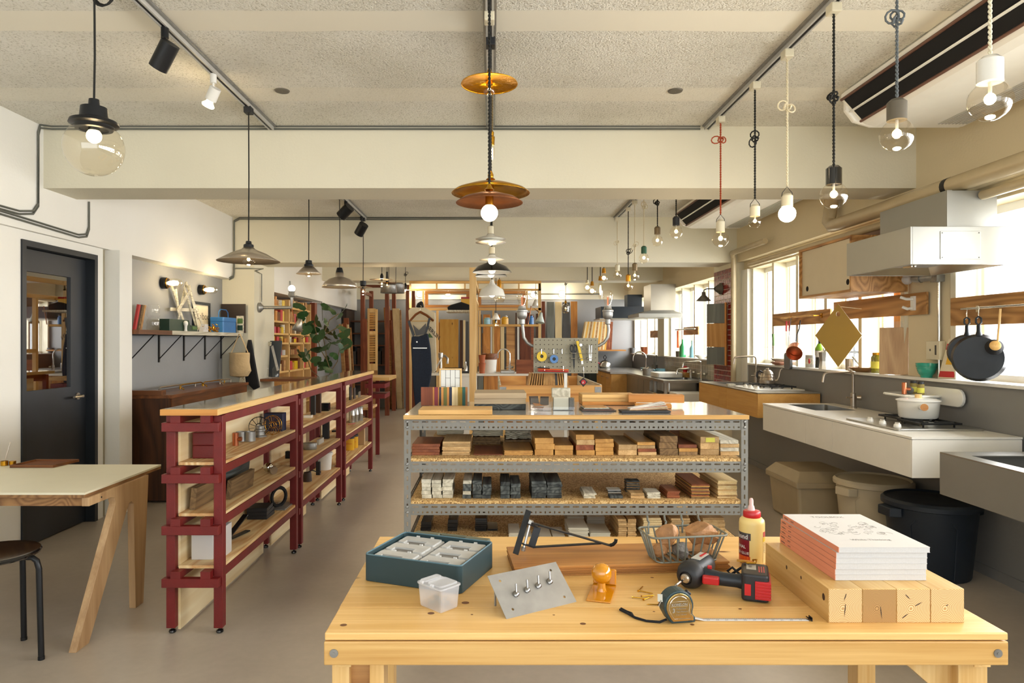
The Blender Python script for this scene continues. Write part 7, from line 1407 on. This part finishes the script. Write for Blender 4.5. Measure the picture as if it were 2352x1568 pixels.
# wall lamps on the back wall
for px,py in ((750,0),(964,675),(1029,672),(1226,676),(1291,675)):
    if not py:continue
    q=T('back_wall_lamp','round glowing wall lamp high on the back wall, %s'%{964:'first from the left',1029:'second from the left',1226:'third',1291:'last'}[px],'wall lamp',(X(px,14.3),14.42,Z(py,14.3))); MB().lathe([(.075,0),(.075,.03),(.05,.04)],(X(px,14.4),14.428,Z(py,14.4)),20,axis=(0,-1,0)).build('base','white_paint',q); MB().sph((X(px,14.3),14.36,Z(py,14.3)),.045,12).build('bulb','bulb_white',q); lamp((X(px,14.3),14.2,Z(py,14.3)),8,(1,.86,.66),.05)
S(MB().cyl((-1.5,14.40,2.40),(2.3,14.40,2.40),.012,n=6),'conduit','conduit','thin pipe along the top of the back wall','cable conduit')
# ================================================================ timber-framed booth in the middle distance
q=T('timber_booth_frame','pale timber-framed open booth in the middle of the workshop','booth',(-.3,11.5,0))
D=11.42
def fb(px0,py0,px1,py1,mat='pine_z',th=.06,nm='frame_bar',d=D,par=None):return bx(X(px0,d),d,Z(py1,d),X(px1,d),d+th,Z(py0,d)).build(nm,mat,par or q)
fb(940,645,1243,650.5,'pine_x',nm='top_rail'); fb(940,663,1243,667,'pine_x',nm='rail'); fb(940,707,1243,712.5,'pine_x',nm='rail')
for px in (940,1001,1066,1096,1153,1190,1238):fb(px,651,px+3.5,662.5,nm='short_post')
fb(940,668,945,975,nm='post'); fb(1002,713,1007,975,nm='post'); fb(1100,713,1104,858,nm='post'); fb(1131,713,1135,858,nm='post'); fb(1236.5,651,1243,975,nm='post'); fb(970,668,974,706.5,nm='post'); fb(1208,668,1212,706.5,nm='post')
for a,b,m in ((976,1078,'orange_x'),(1098,1207,'orange_x')):
    w_=fb(a,668,b,674,m,nm='window_frame'); fb(a,700,b,706,m,nm='window_frame'); fb(a,674.5,a+7,699.5,'orange_z',nm='window_frame'); fb(b-7,674.5,b,699.5,'orange_z',nm='window_frame'); bx(X(a+7,D),D+.03,Z(699.5,D),X(b-7,D),D+.034,Z(674.5,D)).build('pane','clear_glass',q)
for k in range(6):fb(1106,676+k*4,1199,678+k*4,'white_paint',th=.004,nm='blind_slat',d=D+.05)
bx(-.285,8.62,0,-.20,8.70,2.334).build('corner_post','pine_z',q,bev=.002)
bx(-.27,8.701,2.20,-.22,11.418,2.26).build('side_rail','pine_y',q); bx(-.27,8.701,1.98,-.22,11.418,2.03).build('side_rail','pine_y',q)
for k in range(4):bx(-.27,9.1+k*.62,1.0 if k%2 else 0,-.22,9.15+k*.62,1.979 if k%2 else 1.979).build('stud','pine_z',q)
for z in (1.25,.60):bx(-.27,8.701,z,-.22,9.099,z+.05).build('noggin','pine_y',q)
S(MB().cyl((X(1099,10.9),10.95,Z(747,10.9)),(X(1238,10.9),10.95,Z(747,10.9)),.020,n=12),'dowel_shelf_rail','pine_x','round yellow pole carrying the jars in the booth','rail')
S(bx(X(1099,10.9),10.972,Z(747,10.9)-.018,X(1238,10.9),11.13,Z(747,10.9)+.006),'booth_shelf','pine_x','thin pine shelf behind the yellow pole','shelf')
zj=Z(747,10.9)+.0066
def jar(px,r,h,mat,name,label,lid=None):
    q_=T(name,label,'jar',(X(px,11.05),11.05,zj)); MB().lathe([(.001,0),(r,0),(r,h*.82),(r*.75,h*.9),(r*.75,h)],(0,0,0),18).build('body',mat,q_,local=True)
    if lid:MB().cyl((0,0,h),(0,0,h+.02),r*.85,n=16).build('lid',lid,q_,local=True)
jar(1119,.055,.12,'sky_blue','blue_tin','pale blue and white tin on the booth shelf'); jar(1138,.035,.11,'tin_yellow','amber_jar','small amber jar behind the hanging bulb'); jar(1160,.055,.135,'tin_yellow','clip_jar','clip-top jar of yellow contents on the booth shelf','clear_glass'); jar(1200,.045,.15,'whitewood_y','white_funnel','white cone beside the pipe lamp on the booth shelf'); jar(1219,.048,.15,'toolbox_blue','blue_can','bright blue bottle-shaped can on the booth shelf','dark_wood_flat')
# shelf with boots and a tin at the post
q=T('post_shelf','small shelf on the timber post holding a black boot','shelf',(-.42,9.4,1.75)); bx(-.62,9.2,1.80,-.286,9.7,1.825).build('board','whitewood_y',q)
S(MB().prism([(-.60,1.826),(-.30,1.826),(-.30,1.90),(-.42,1.94),(-.56,1.90),(-.61,1.87)],'y',9.3,9.42),'black_trail_shoe','black_cloth','black and tan boot on the post shelf','shoe',bev=.015)
q=T('yellow_red_tin','red and yellow tin lettered DOGS above the black boot','tin',(-.37,9.55,1.826)); bx(-.43,9.5,1.826,-.31,9.6,2.02).build('tin','tin_yellow',q); bx(-.43,9.499,1.995,-.31,9.4999,2.02).build('rim','red_plastic',q); add_text(MB(),'GS',.06,lambda u,v:Vector((-.41+u,9.4985,1.85+v)),bold=.002).build('lettering','ink',q)
# back-counter with sink
q=T('booth_counter','white-topped counter with sink behind the timber post','counter',(.3,10.2,0)); D=10.0
bx(X(1021,D),D,Z(863,D),X(1222,D),D+.65,Z(858,D)).build('worktop','white_counter',q); bx(X(1024,D),D+.02,.0,X(1096,D),D+.6,Z(863,D)-.001).build('carcass','white_counter',q); bx(X(1098,D),D+.02,.0,X(1110,D),D+.6,Z(863,D)-.001).build('carcass','grey_wood_z',q)
bx(X(1111,D),D+.02,0,X(1125,D),D+.6,Z(863,D)-.001).build('door','orange_z',q); bx(X(1126,D),D+.02,0,X(1147,D),D+.6,Z(863,D)-.001).build('door','orange_z',q); bx(X(1148,D),D+.02,0,X(1222,D),D+.6,Z(863,D)-.001).build('door','mid_x',q)
zc_=Z(858,D)+.0006; faucet(X(1180,D)-.05,D+.3,zc_,.36,.18,'tall curved chrome tap on the booth counter','chrome',arc=True)
S(bx(X(1150,D),D+.12,zc_,X(1182,D),D+.5,zc_+.04),'sink_bowl','steel','steel sink bowl on the booth counter','sink',bev=.008)
q=T('paint_bucket','white paint bucket with brown stained top and brushes','bucket',(X(1124,D),D+.3,zc_)); MB().lathe([(.001,0),(.10,0),(.115,.20),(.115,.21)],(0,0,0),24).build('body','white_enamel',q,local=True); MB().lathe([(.117,.20),(.122,.29),(.11,.29),(.10,.22),(.001,.21)],(0,0,0),24).build('band','walnut_x',q,local=True); MB().bar((0,0,.22),(-.07,0,.42),.03,.012).bar((-.03,.02,.22),(-.02,.02,.36),.03,.012).build('brush','orange_x',q,local=True)
for k in range(2):S(MB().lathe([(.001,0),(.038,0),(.052,.15-.04*k),(.055,.155-.04*k),(.001,.155-.04*k)],(0,0,0),18),'terracotta_beaker','terracotta',['brown-red plastic tub by the post, lower','brown-red plastic tub stacked on the lower one'][k],'tub',loc=(X(1107,D),D+.1,zc_+k*.157))
S(bx(X(1186,D),D+.02,zc_,X(1222,D),D+.06,Z(826,D)),'brown_panel_sample','red_x','dark red-brown sample board standing on the booth counter','board')
# vice / drill tools left of the post
q=T('bench_drill','steel hand-lever drill press on the white bench','drill press',(X(1010,D),D+.2,zc_)); MB().lathe([(.001,0),(.05,0),(.03,.03),(.02,.05),(.02,.22),(.035,.23),(.035,.30),(.001,.31)],(0,0,0),16).tube([(0,0,.24),(.06,0,.26),(.10,0,.22),(.10,0,.14)],.018,8).tube([(0,-.02,.2),(-.08,-.05,.05),(-.10,-.05,-.0)],.012,8).build('body','steel',q,local=True) ; bx(X(1021,D)-.22,D+.05,zc_-.03,X(1021,D)-.001,D+.5,zc_-.0012).build('bracket','white_counter',q)
S(MB().tube([(-.2,0,.03),(-.2,0,.07),(.12,0,.07),(.12,0,.03)],.012,6).box(-.24,-.03,0,.16,.05,.03),'metal_clamp','black_metal','black metal clamp on the white bench behind the tile panel','clamp',loc=(X(1051,D),D+.2,zc_)); S(MB().lathe([(.001,0),(.03,0),(.03,.10),(.015,.12),(.015,.17),(.001,.17)],(0,0,0),14),'steel_bottle','steel','small steel dispenser near the post on the white bench','bottle',loc=(X(1068,D),D+.2,zc_))
# overalls, hanger and sack
D=8.9; q=T('burlap_sack','pale burlap sack lettered BERLIN behind the overalls','sack',(X(970,D),D+.1,Z(850,D)))
mb=MB(); out=[(938,712),(945,706),(975,706),(1000,718),(1003,850),(996,856),(958,858),(940,760)]; mb.prism([(X(a,D+.08),Z(b,D+.08)) for a,b in out],'y',D+.08,D+.11); mb.build('cloth','canvas_sack',q,bev=.01)
add_text(MB(),'BERLIN',.085,lambda u,v:Vector((X(978,D)+u*.62+v*.3,D+.078,Z(752,D)-u*.62+v*.8)),bold=.002).build('lettering','ink',q); MB().prism([(X(980,D),Z(775,D)),(X(994,D),Z(775,D)),(X(985,D),Z(764,D))],'y',D+.070,D+.078).build('green_print','leaf_pale',q)
q=T('clothes_hanger','wooden coat hanger holding the denim overalls','hanger',(X(965,D),D,Z(716,D))); MB().tube([(X(941,D),D,Z(737,D)),(X(955,D),D,Z(722,D)),(X(965,D),D,Z(716,D)),(X(980,D),D,Z(724,D)),(X(996,D),D,Z(737,D))],[.014,.016,.018,.016,.014],8).build('arms','copper_dark',q); MB().cyl((X(944,D),D,Z(737,D)),(X(994,D),D,Z(737,D)),.006,n=6).build('bar','pine_x',q); MB().tube([(X(965,D),D,Z(716,D)),(X(965,D),D,Z(708,D)),(X(968,D),D,Z(704,D)),(X(965,D),D+.05,Z(701,D))],.004,6).build('hook','steel',q)
q=T('denim_overalls','dark navy denim overalls hanging over the burlap sack','overalls',(X(968,D),D,Z(930,D)))
L_=[(936,737),(941,736),(950,765),(958,772),(962,772),(985,733),(989,730),(987,745),(983,765),(990,800),(992,850),(990,868),(984,930),(972,936),(954,936),(948,890),(944,800),(942,790),(947,780),(940,755)]
mb=MB().prism([(X(a,D-.05),Z(b,D-.05)) for a,b in [(944,790),(946,772),(962,772),(983,765),(989,800),(992,850),(990,868),(985,890),(983,936),(954,936),(949,890),(946,830)]],'y',D-.07,D-.025); mb.build('body','denim',q,bev=.015)
MB().prism([(X(a,D-.04),Z(b,D-.04)) for a,b in [(936,738),(941,735),(953,769),(948,773)]],'y',D-.045,D-.02).prism([(X(a,D-.04),Z(b,D-.04)) for a,b in [(984,731),(989,729),(984,752),(979,767),(974,768),(980,748)]],'y',D-.045,D-.02).build('strap','navy_plastic',q)
MB().prism([(X(a,D-.03),Z(b,D-.03)) for a,b in [(948,745),(962,758),(978,742),(980,766),(955,771)]],'y',D-.018,D-.012).build('mesh_top','mesh_black',q)
MB().box(X(950,D),D-.074,Z(800,D),X(982,D),D-.0705,Z(798,D)).build('waist_seam','steel',q); MB().cyl((X(959,D),D-.075,Z(785,D)),(X(959,D),D-.0705,Z(785,D)),.010,n=10).build('button','steel',q)
S(MB().prism([(X(a,9.4),Z(b,9.4)) for a,b in [(956,706),(960,697),(970,691),(973,706)]],'y',9.3,9.5),'black_hat','black_cloth','black hat on top of the booth window post','hat',bev=.02)
# ================================================================ timber store on the left and sample boards at the back
def lean(px0,px1,ytop,D,mat,label,dy=.45,th=.03,px0b=None,px1b=None,name='leaning_board',cat='board',grp=None,zb=0.002):
    zt=Z(ytop,D); a,b=X(px0,D),X(px1,D); a2=X(px0b if px0b else px0,D); b2=X(px1b if px1b else px1,D); yb=D-dy
    vs=[(a2,yb,zb),(b2,yb,zb),(b2,yb+th,zb),(a2,yb+th,zb),(a,D,zt),(b,D,zt),(b,D+th,zt),(a,D+th,zt)]
    o=MB().add(vs,[(3,2,1,0),(4,5,6,7),(0,1,5,4),(1,2,6,5),(2,3,7,6),(3,0,4,7)]); return S(o,name,mat,label,cat,grp,bev=.002)
for px0,px1,m,yt,l in ((1244,1252,'red_z',692,'narrow brown board'),(1256,1273,'grey_wood_z',693,'grey stained board'),(1275,1290,'pale_z',693,'pale pine board'),(1292,1309,'slate',694,'charcoal board with live edge'),(1311,1326,'orange_z',692,'orange timber board')):lean(px0,px1,yt,14.2,m,l+' standing at the back wall right of the booth',.12,.04)
for i,(px0,px1,m,yt,l) in enumerate(((1102,1106,'walnut_z',722,'thin dark board behind the booth left end'),(1107,1109.5,'orange_z',765,'short orange strip behind the booth'),(1110,1126,'orange_z',722,'orange board behind the pale blue tin'),(1127,1130,'white_paint',730,'narrow white strip behind the booth post'),(1131,1149,'orange_z',722,'wide orange board behind the amber jar'),(1150,1158,'pale_z',730,'pale strip behind the clip-top jar'),(1159,1162,'slate',765,'thin charcoal strip behind the clip-top jar'),(1163,1183,'mid_x',745,'knotty patchwork board behind the tap'),(1184,1187,'walnut_z',718,'dark strip behind the pipe lamp'),(1188,1192,'white_paint',722,'white strip behind the pipe lamp'),(1194,1218,'red_z',718,'wide red-brown board behind the blue can'),(1219,1226,'red_x',722,'narrow red-brown board right of the wide one'),(1231,1236,'walnut_z',720,'dark board at the booth right post'))):lean(px0,px1,yt,14.15,m,l,.15,.03)
lean(1010,1053,733,14.1,wood('knotty_z','#c58a2e','#e3b254',2,.8,.45,.3,knots=2.2,rings=5).name,'wide yellow knotty pine panel behind the drill press',.12); lean(1004,1012,740,14.15,'orange_z','narrow orange board left of the knotty panel',.12); lean(1056,1063,735,14.1,'walnut_z','dark brown board right of the knotty panel',.12); lean(1064,1069,735,14.1,'pale_z','pale strip beside the timber post',.12); lean(1070,1076,738,14.1,'slate','black board at the timber post',.12); lean(1000,1004,760,14.15,'slate','black strip behind the burlap sack',.12)
# rack of dark posts
q=T('timber_rack','tall red-brown post rack holding leaning boards, far left','rack',(X(885,12.8),12.8,0)); D=12.9
for px in (828,884,932):bx(X(px,D),D,0,X(px+9,D),D+.09,2.42).build('post','red_z',q); bx(X(px,D),D+.90,0,X(px+9,D),D+.99,2.42).build('post','red_z',q)
bx(X(828,D),D+.0,2.421,X(941,D),D+.09,2.47).build('top_rail','red_x',q); bx(X(828,D)+.03,D+.091,2.3,X(828,D)+.06,D+.899,2.36).build('side_rail','red_x',q)
D=12.5
def slant(px0,px1,pyt,px0b,px1b,D,m,label,d2=1.0,th=.05):
    zt=Z(pyt,D); yb=D+d2; vs=[]
    a,b=X(px0,D),X(px1,D); a2=(px0b-CX)/F*yb; b2=(px1b-CX)/F*yb
    return S(MB().add([(a2,yb,.002),(b2,yb,.002),(b2,yb+th,.002),(a2,yb+th,.002),(a,D,zt),(b,D,zt),(b,D+th,zt),(a,D+th,zt)],[(3,2,1,0),(4,5,6,7),(0,1,5,4),(1,2,6,5),(2,3,7,6),(3,0,4,7)]),'leaning_board',m,label,'board',bev=.002)
for a in ((881,888,706,893,897,'orange_z','orange board leaning leftmost in the rack middle slot'),(889,895,703,898,902,'mid_x','tan board leaning second in the rack middle slot'),(896,900,712,903,906,'red_z','dark red board between the tan and pale ones'),(901,917,708,912,924,'pale_z','broad pale board leaning at the rack, brightest one'),(893,899,735,908,911,'red_z','short dark board before the pale one'),(918,921,712,925,927,'mid_x','thin edge board right of the broad pale one')):slant(*a[:5],13.2,a[5],a[6])
q=T('louvre_door','pale louvred shutter door leaning in the rack','shutter',(X(855,12.5),12.5,0)); D=12.5
for px0,px1,py0,py1 in ((844,848,708,850),(862,867,710,850),(848.2,861.8,708,718),(848.2,861.8,760,768),(848.2,861.8,835,850)):bx(X(px0,D),D,Z(py1,D),X(px1,D),D+.03,Z(py0,D)).build('frame','pine_z',q)
for k in range(20):MB().cb(((X(848.3,D)+X(861.7,D))/2,D+.015,Z(721+k*5.4 if 721+k*5.4<758 else 726+k*5.4,D)),(X(861.7,D)-X(848.3,D),.006,.035),(.5,0,0)).build('slat','pine_x',q)
bx(X(844,D),D,0.001,X(867,D),D+.03,Z(850,D)-.001).build('lower_panel','mid_x',q)
slant(832,842,732,838,846,12.4,'red_z','reddish plank leaning left of the louvred shutter',.2)
for k,(a,b,y,a2,b2) in enumerate(((778,786,744,792,799),(786,795,742,799,808),(795,800,745,808,812),(789,800,730,801,810),(801,806,752,813,818))):slant(a,b,y,a2,b2,12.0+.1*k,['mid_x','red_x','pale_z','red_x','mid_x'][k],'leaning brown plank behind the plant, %s'%['leftmost','second','pale edged third','tallest fourth','rightmost'][k],.6)
q=T('dark_store_rack','dark shelving full of boards in the left rear corner','rack',(-2.6,13.4,0)); bx(-2.98,13.6,0,-2.90,14.4,2.04).build('side','dark_wood_flat',q); bx(-2.05,14.0,0,-1.98,14.4,2.04).build('side','dark_wood_flat',q); bx(-2.97,12.9,2.0,-1.99,14.4,2.04).build('top','walnut_x',q) if False else None
for z in (.5,.9,1.3,1.55,1.8):bx(-2.899,14.0,z,-2.051,14.4,z+.03).build('shelf_board','walnut_x',q)
for k in range(9):S(bx(-2.85+k*.085,14.0,.9306,-2.79+k*.085,14.35,1.27 if k%3 else 1.2),'dark_sample','walnut_z' if k%2 else 'slate','dark upright sample board in the corner rack, number %s from left'%['one','two','three','four','five','six','seven','eight','nine'][k],'board')
q=T('plank_shelf','wall shelf holding leaning yellow planks at the right rear','shelf',(1.7,14.2,1.2)); D=13.9; bx(X(1338,D),D,Z(806,D),X(1438,D),D+.5,Z(803,D)).build('board','orange_x',q); bx(X(1365,D),D+.45,Z(840,D),X(1369,D),D+.5,Z(806.2,D)).build('bracket','black_metal',q)
zz=Z(803,D)+.001
for k in range(17):
    a=1334+k*4.2; s=12-k*.55; m=['pale_z','knotty_z','pale_z','mid_x'][k%4] if k<14 else 'red_x'; x0=X(a+2,D); x1=X(a+5.6,D); dx=X(1130+s,D)
    S(MB().add([(x0,D+.1,zz),(x1,D+.1,zz),(x1,D+.4,zz),(x0,D+.4,zz),(x0+dx,D+.1,Z(738,D)),(x1+dx,D+.1,Z(738,D)),(x1+dx,D+.4,Z(738,D)),(x0+dx,D+.4,Z(738,D))],[(3,2,1,0),(4,5,6,7),(0,1,5,4),(1,2,6,5),(2,3,7,6),(3,0,4,7)]),'shelf_plank',m,'slanting plank standing on the rear wall shelf, %s'%['first from the left','second from left','third from left','fourth from left','fifth from left','sixth from left','seventh from left','eighth from left','ninth, in the middle','eighth from the right','seventh from the right','sixth from the right','fifth from the right','fourth from the right','third from the right','second from the right','rightmost'][k],'plank','planks on the rear shelf')
# ================================================================ plank tray table behind the rack
TX0,TX1,TY0,TY1,TZ2=X(1147,4.67),X(1383,4.67),4.67,5.97,1.10
q=T('plank_tray_table','wooden slatted tray table full of boards behind the steel rack','table',((TX0+TX1)/2,5.3,0))
bx(TX0,TY0,TZ2-.12,TX1,TY0+.02,TZ2).build('front_board','larch_x' if 'larch_x' in M else wood('larch_x','#b9783a','#e0aa62',0,.8,.45,.7,rings=12,knots=2).name,q); bx(TX0,TY1-.02,TZ2-.12,TX1,TY1,TZ2).build('rear_board','larch_x',q)
for x in (TX0,TX1-.012):bx(x,TY0+.021,TZ2-.12,x+.012,TY1-.021,TZ2+.004).build('side_board','whitewood_y',q)
for k in range(9):y=TY0+.12+k*.13; bx(TX0+.013,y,TZ2-.13,TX1-.013,y+.045,TZ2-.10).build('slat','larch_x',q)
bx(TX0+.013,TY0+.021,TZ2-.16,TX1-.013,TY1-.021,TZ2-.145).build('base_board','orange_x',q)
for x in (TX0,TX1-.05):
    for y in (TY0,TY1-.05):bx(x,y,0,x+.05,y+.05,TZ2-.165).build('leg','pine_z',q);
for x in (TX0+.002,TX1-.05):bx(x,TY0-.002,TZ2-.07,x+.045,TY0-.0003,TZ2-.01).build('corner_plate','galv',q)
for k in range(17):
    px=1208+k*6.3; D=4.78; l_=(8.5-k)*.011; x0=X(px,D); gapw=.016 if k in (6,7,8,9,10,11) else .010
    zb,zt=TZ2-.098,TZ2+.075; S(MB().add([(x0-.0,D,zb),(x0+gapw,D,zb),(x0+gapw,D+.22,zb),(x0,D+.22,zb),(x0+l_*-.0+l_*.35,D,zt),(x0+gapw+l_*.35,D,zt),(x0+gapw+l_*.35,D+.22,zt),(x0+l_*.35,D+.22,zt)],[(3,2,1,0),(4,5,6,7),(0,1,5,4),(1,2,6,5),(2,3,7,6),(3,0,4,7)]),'filed_board','mid_y' if k not in (11,) else 'slate','thin tan board filed upright in the tray, %s'%(['first','second','third','fourth','fifth','sixth','seventh','eighth'][k]+' from the left' if k<8 else (['eighth','seventh','sixth','fifth','fourth','third','second','first'][k-9]+' from the right' if k>8 else 'middle one')),'board','boards filed in the tray')
S(bx(X(1208,5.05),5.03,TZ2-.098,X(1305,5.05),5.045,TZ2+.045),'backing_board','mid_x','pale tan board standing behind the filed boards','board')
# pegboard stand with pipe lamps
D=4.60; q=T('pegboard_stand','grey pegboard on a white post with two curved pipe lamps','pegboard',(X(1300,D),D,0))
bxs=[X(1226,D),X(1373,D)]; zs_=[Z(857,D),Z(776,D)]; W_=bxs[1]-bxs[0]; H_=zs_[1]-zs_[0]; nx,nz=15,8; mb=MB()
for i in range(nx):
    for j in range(nz):perf(mb,bxs[0]+i*W_/nx,zs_[0]+j*H_/nz,W_/nx,H_/nz,.0031,.0031,lambda u,v,s:Vector((u,D+s,v)),.005,c=.58)
mb.box(bxs[0]-.002,D,zs_[0],bxs[0],D+.005,zs_[1]).box(bxs[1],D,zs_[0],bxs[1]+.002,D+.005,zs_[1])
mb.build('pegboard','pegboard',q); bx(bxs[0]+.002,D+.02,zs_[0]+.002,bxs[1]-.002,D+.024,zs_[1]-.002).build('backing','dark_wood_flat',q)
bx(X(1296,D),D+.006,0.0,X(1303,D),D+.019,zs_[1]-.01).build('post','white_paint',q)
for sgn,pxs,pts in ((-1,1197,[(1232,795),(1222,794),(1211,787),(1203,775),(1201,757),(1199,738)]),(1,1394,[(1368,795),(1377,793),(1388,786),(1396,774),(1398,757),(1396,738)])):
    MB().tube([P(a,b,D+.035) for a,b in pts],.011,12).build('pipe','galv',q); c=P(pts[-1][0],0,D+.035); z0=Z(745,D)
    MB().lathe([(.012,0),(.018,.005),(.018,.035),(.030,.045),(.034,.065),(.034,.085),(.038,.088),(.038,.098),(.030,.102),(.026,.11),(.024,.125)],(c.x,D+.035,z0),20).build('socket','galv',q)
    MB().lathe([(.022,.12),(.022,.145),(.032,.175),(.034,.20),(.026,.228),(.001,.238)],(c.x,D+.035,z0),20).build('bulb','bulb_glass',q); MB().cyl((c.x,D+.035,z0+.13),(c.x,D+.035,z0+.19),.006,n=6).build('filament','copper',q)
def pt(px,py,d=.0):return Vector((X(px,D),D-.002-d,Z(py,D)))
def hookon(px,py,label):
    S(MB().tube([pt(px,py,0),pt(px,py,.02),pt(px,py+10,.022),pt(px,py+12,.034)],.0025,6),'peg_hook','chrome',label,'hook')
def tape(px,py,r,mat,label,core='dark_hole'):
    q_=T('tape_roll',label,'tape roll',pt(px,py,.02)); c=pt(px,py,.004); MB().lathe([(.011,0),(r,0),(r,.018),(.011,.018),(.011,0)],c,24,axis=(0,-1,0)).build('tape',mat,q_,sharp=30); MB().lathe([(.0108,.001),(.009,.001),(.009,.017),(.0108,.017)],c,16,axis=(0,-1,0)).build('core',core,q_)
tape(1244,818,.034,'yellow','yellow tape roll on the pegboard'); tape(1272,824,.028,'blue','blue tape roll on the pegboard')
hookon(1243,802,'small metal hook holding the yellow tape'); hookon(1271,802,'small metal hook holding the blue tape'); hookon(1290,802,'empty metal hook in the middle of the pegboard')
q_=T('scissors','black-handled scissors hanging in a pegboard loop','scissors',pt(1317,825,.02));
for s in (-4.2,4.2):MB().tube([pt(1317+s+3.2*math.cos(a*PI/6),800+8*math.sin(a*PI/6),.016) for a in range(12)],.0042,8,closed=True).build('handle','black_plastic',q_)
MB().prism([(X(1314,D),Z(806,D)),(X(1320,D),Z(806,D)),(X(1319,D),Z(840,D)),(X(1317.5,D),Z(850,D)),(X(1316,D),Z(840,D))],'y',D-.020,D-.016).build('blade','black_metal',q_)
for px0,px1,lab in ((1310,1322,'wire tool loop holding the scissors'),(1328,1340,'wire tool loop holding the yellow knife'),(1347,1363,'wire tool loop holding the hex keys')):S(MB().tube([pt(px0,811,0),pt(px0,811,.03),pt(px1,811,.03),pt(px1,811,0)],.0022,6).tube([pt(px0,823,0),pt(px0,823,.03),pt(px1,823,.03),pt(px1,823,0)],.0022,6),'tool_loop','chrome',lab,'hook')
q_=T('utility_knife','yellow snap-off utility knife in the pegboard loop','knife',pt(1331,808,.02)); MB().bar(pt(1325,783,.016),pt(1336,828,.016),.018,.008,up=(0,1,0)).build('body','yellow',q_,bev=.002) ; MB().bar(pt(1336,828,.016),pt(1337,836,.016),.012,.002,up=(0,1,0)).build('blade','steel',q_); MB().cyl(pt(1333,792,.020),pt(1333,792,.027),.010,n=12).build('dial','steel',q_)
for k in range(4):S(MB().tube([pt(1348+k*4.5,792,.018),pt(1350+k*2.6,793,.018),pt(1353+k*1.4,828,.018)],.0022,6),'hex_key','chrome','thin steel key in the right pegboard loop, %s'%['first','second','third','fourth'][k]+' from left','hex key')
for k,(y0_,y1_,m,lab) in enumerate(((847,849,'orange_p','orange pencil lying on the pegboard hooks'),(851,853,'red_plastic','red pencil below the orange one on the hooks'),(844,845.5,'black_plastic','short black marker on the pegboard hooks'))):S(MB().cyl(pt(1237,y0_,.022),pt(1305 if k<2 else 1262,y1_,.022),.0042,n=8).cyl(pt(1237,y0_,.022),pt(1233,y0_,.022),.0042,.0005,n=8),'pencil',m,lab,'pencil')
hookon(1250,841,'left hook under the pencils'); hookon(1293,841,'right hook under the pencils')
q_=T('red_tag','black and red rubber tag hanging below the pegboard','tag',pt(1339,876,.02)); MB().prism([(X(1339,D),Z(888,D)),(X(1349,D),Z(876,D)),(X(1339,D),Z(866,D)),(X(1329,D),Z(876,D))],'y',D-.022,D-.016).build('body','black_plastic',q_,bev=.004); MB().lathe([(.016,.0),(.014,.003),(.001,.003)],(X(1339,D),D-.022,Z(877,D)),20,axis=(0,-1,0)).build('disc','red_plastic',q_); MB().tube([pt(1339,841,0),pt(1339,842,.02),pt(1340,866,.02)],.002,6).build('cord','chrome',q_); add_text(MB(),'if',.018,lambda u,v:Vector((X(1336.5,D)+u,D-.0255,Z(880,D)+v)),bold=.0005).build('lettering','paper',q_)
q=T('arm_desk_lamp','pale cone desk lamp on a bent arm beside the partition','desk lamp',(X(1240,10.6),10.7,zj)) ; D=10.6; MB().tube([P(1213,745,D),P(1220,703,D),P(1238,717,D)],.008,6).build('arm','copper_dark',q); MB().lathe([(.02,0),(.03,-.05),(.075,-.16)],P(1243,718,D),20,axis=(.15,.2,1)).build('shade','sky_pale' if 'sky_pale' in M else flat('sky_pale','#b9c4bd',.5).name,q,solid=.002)
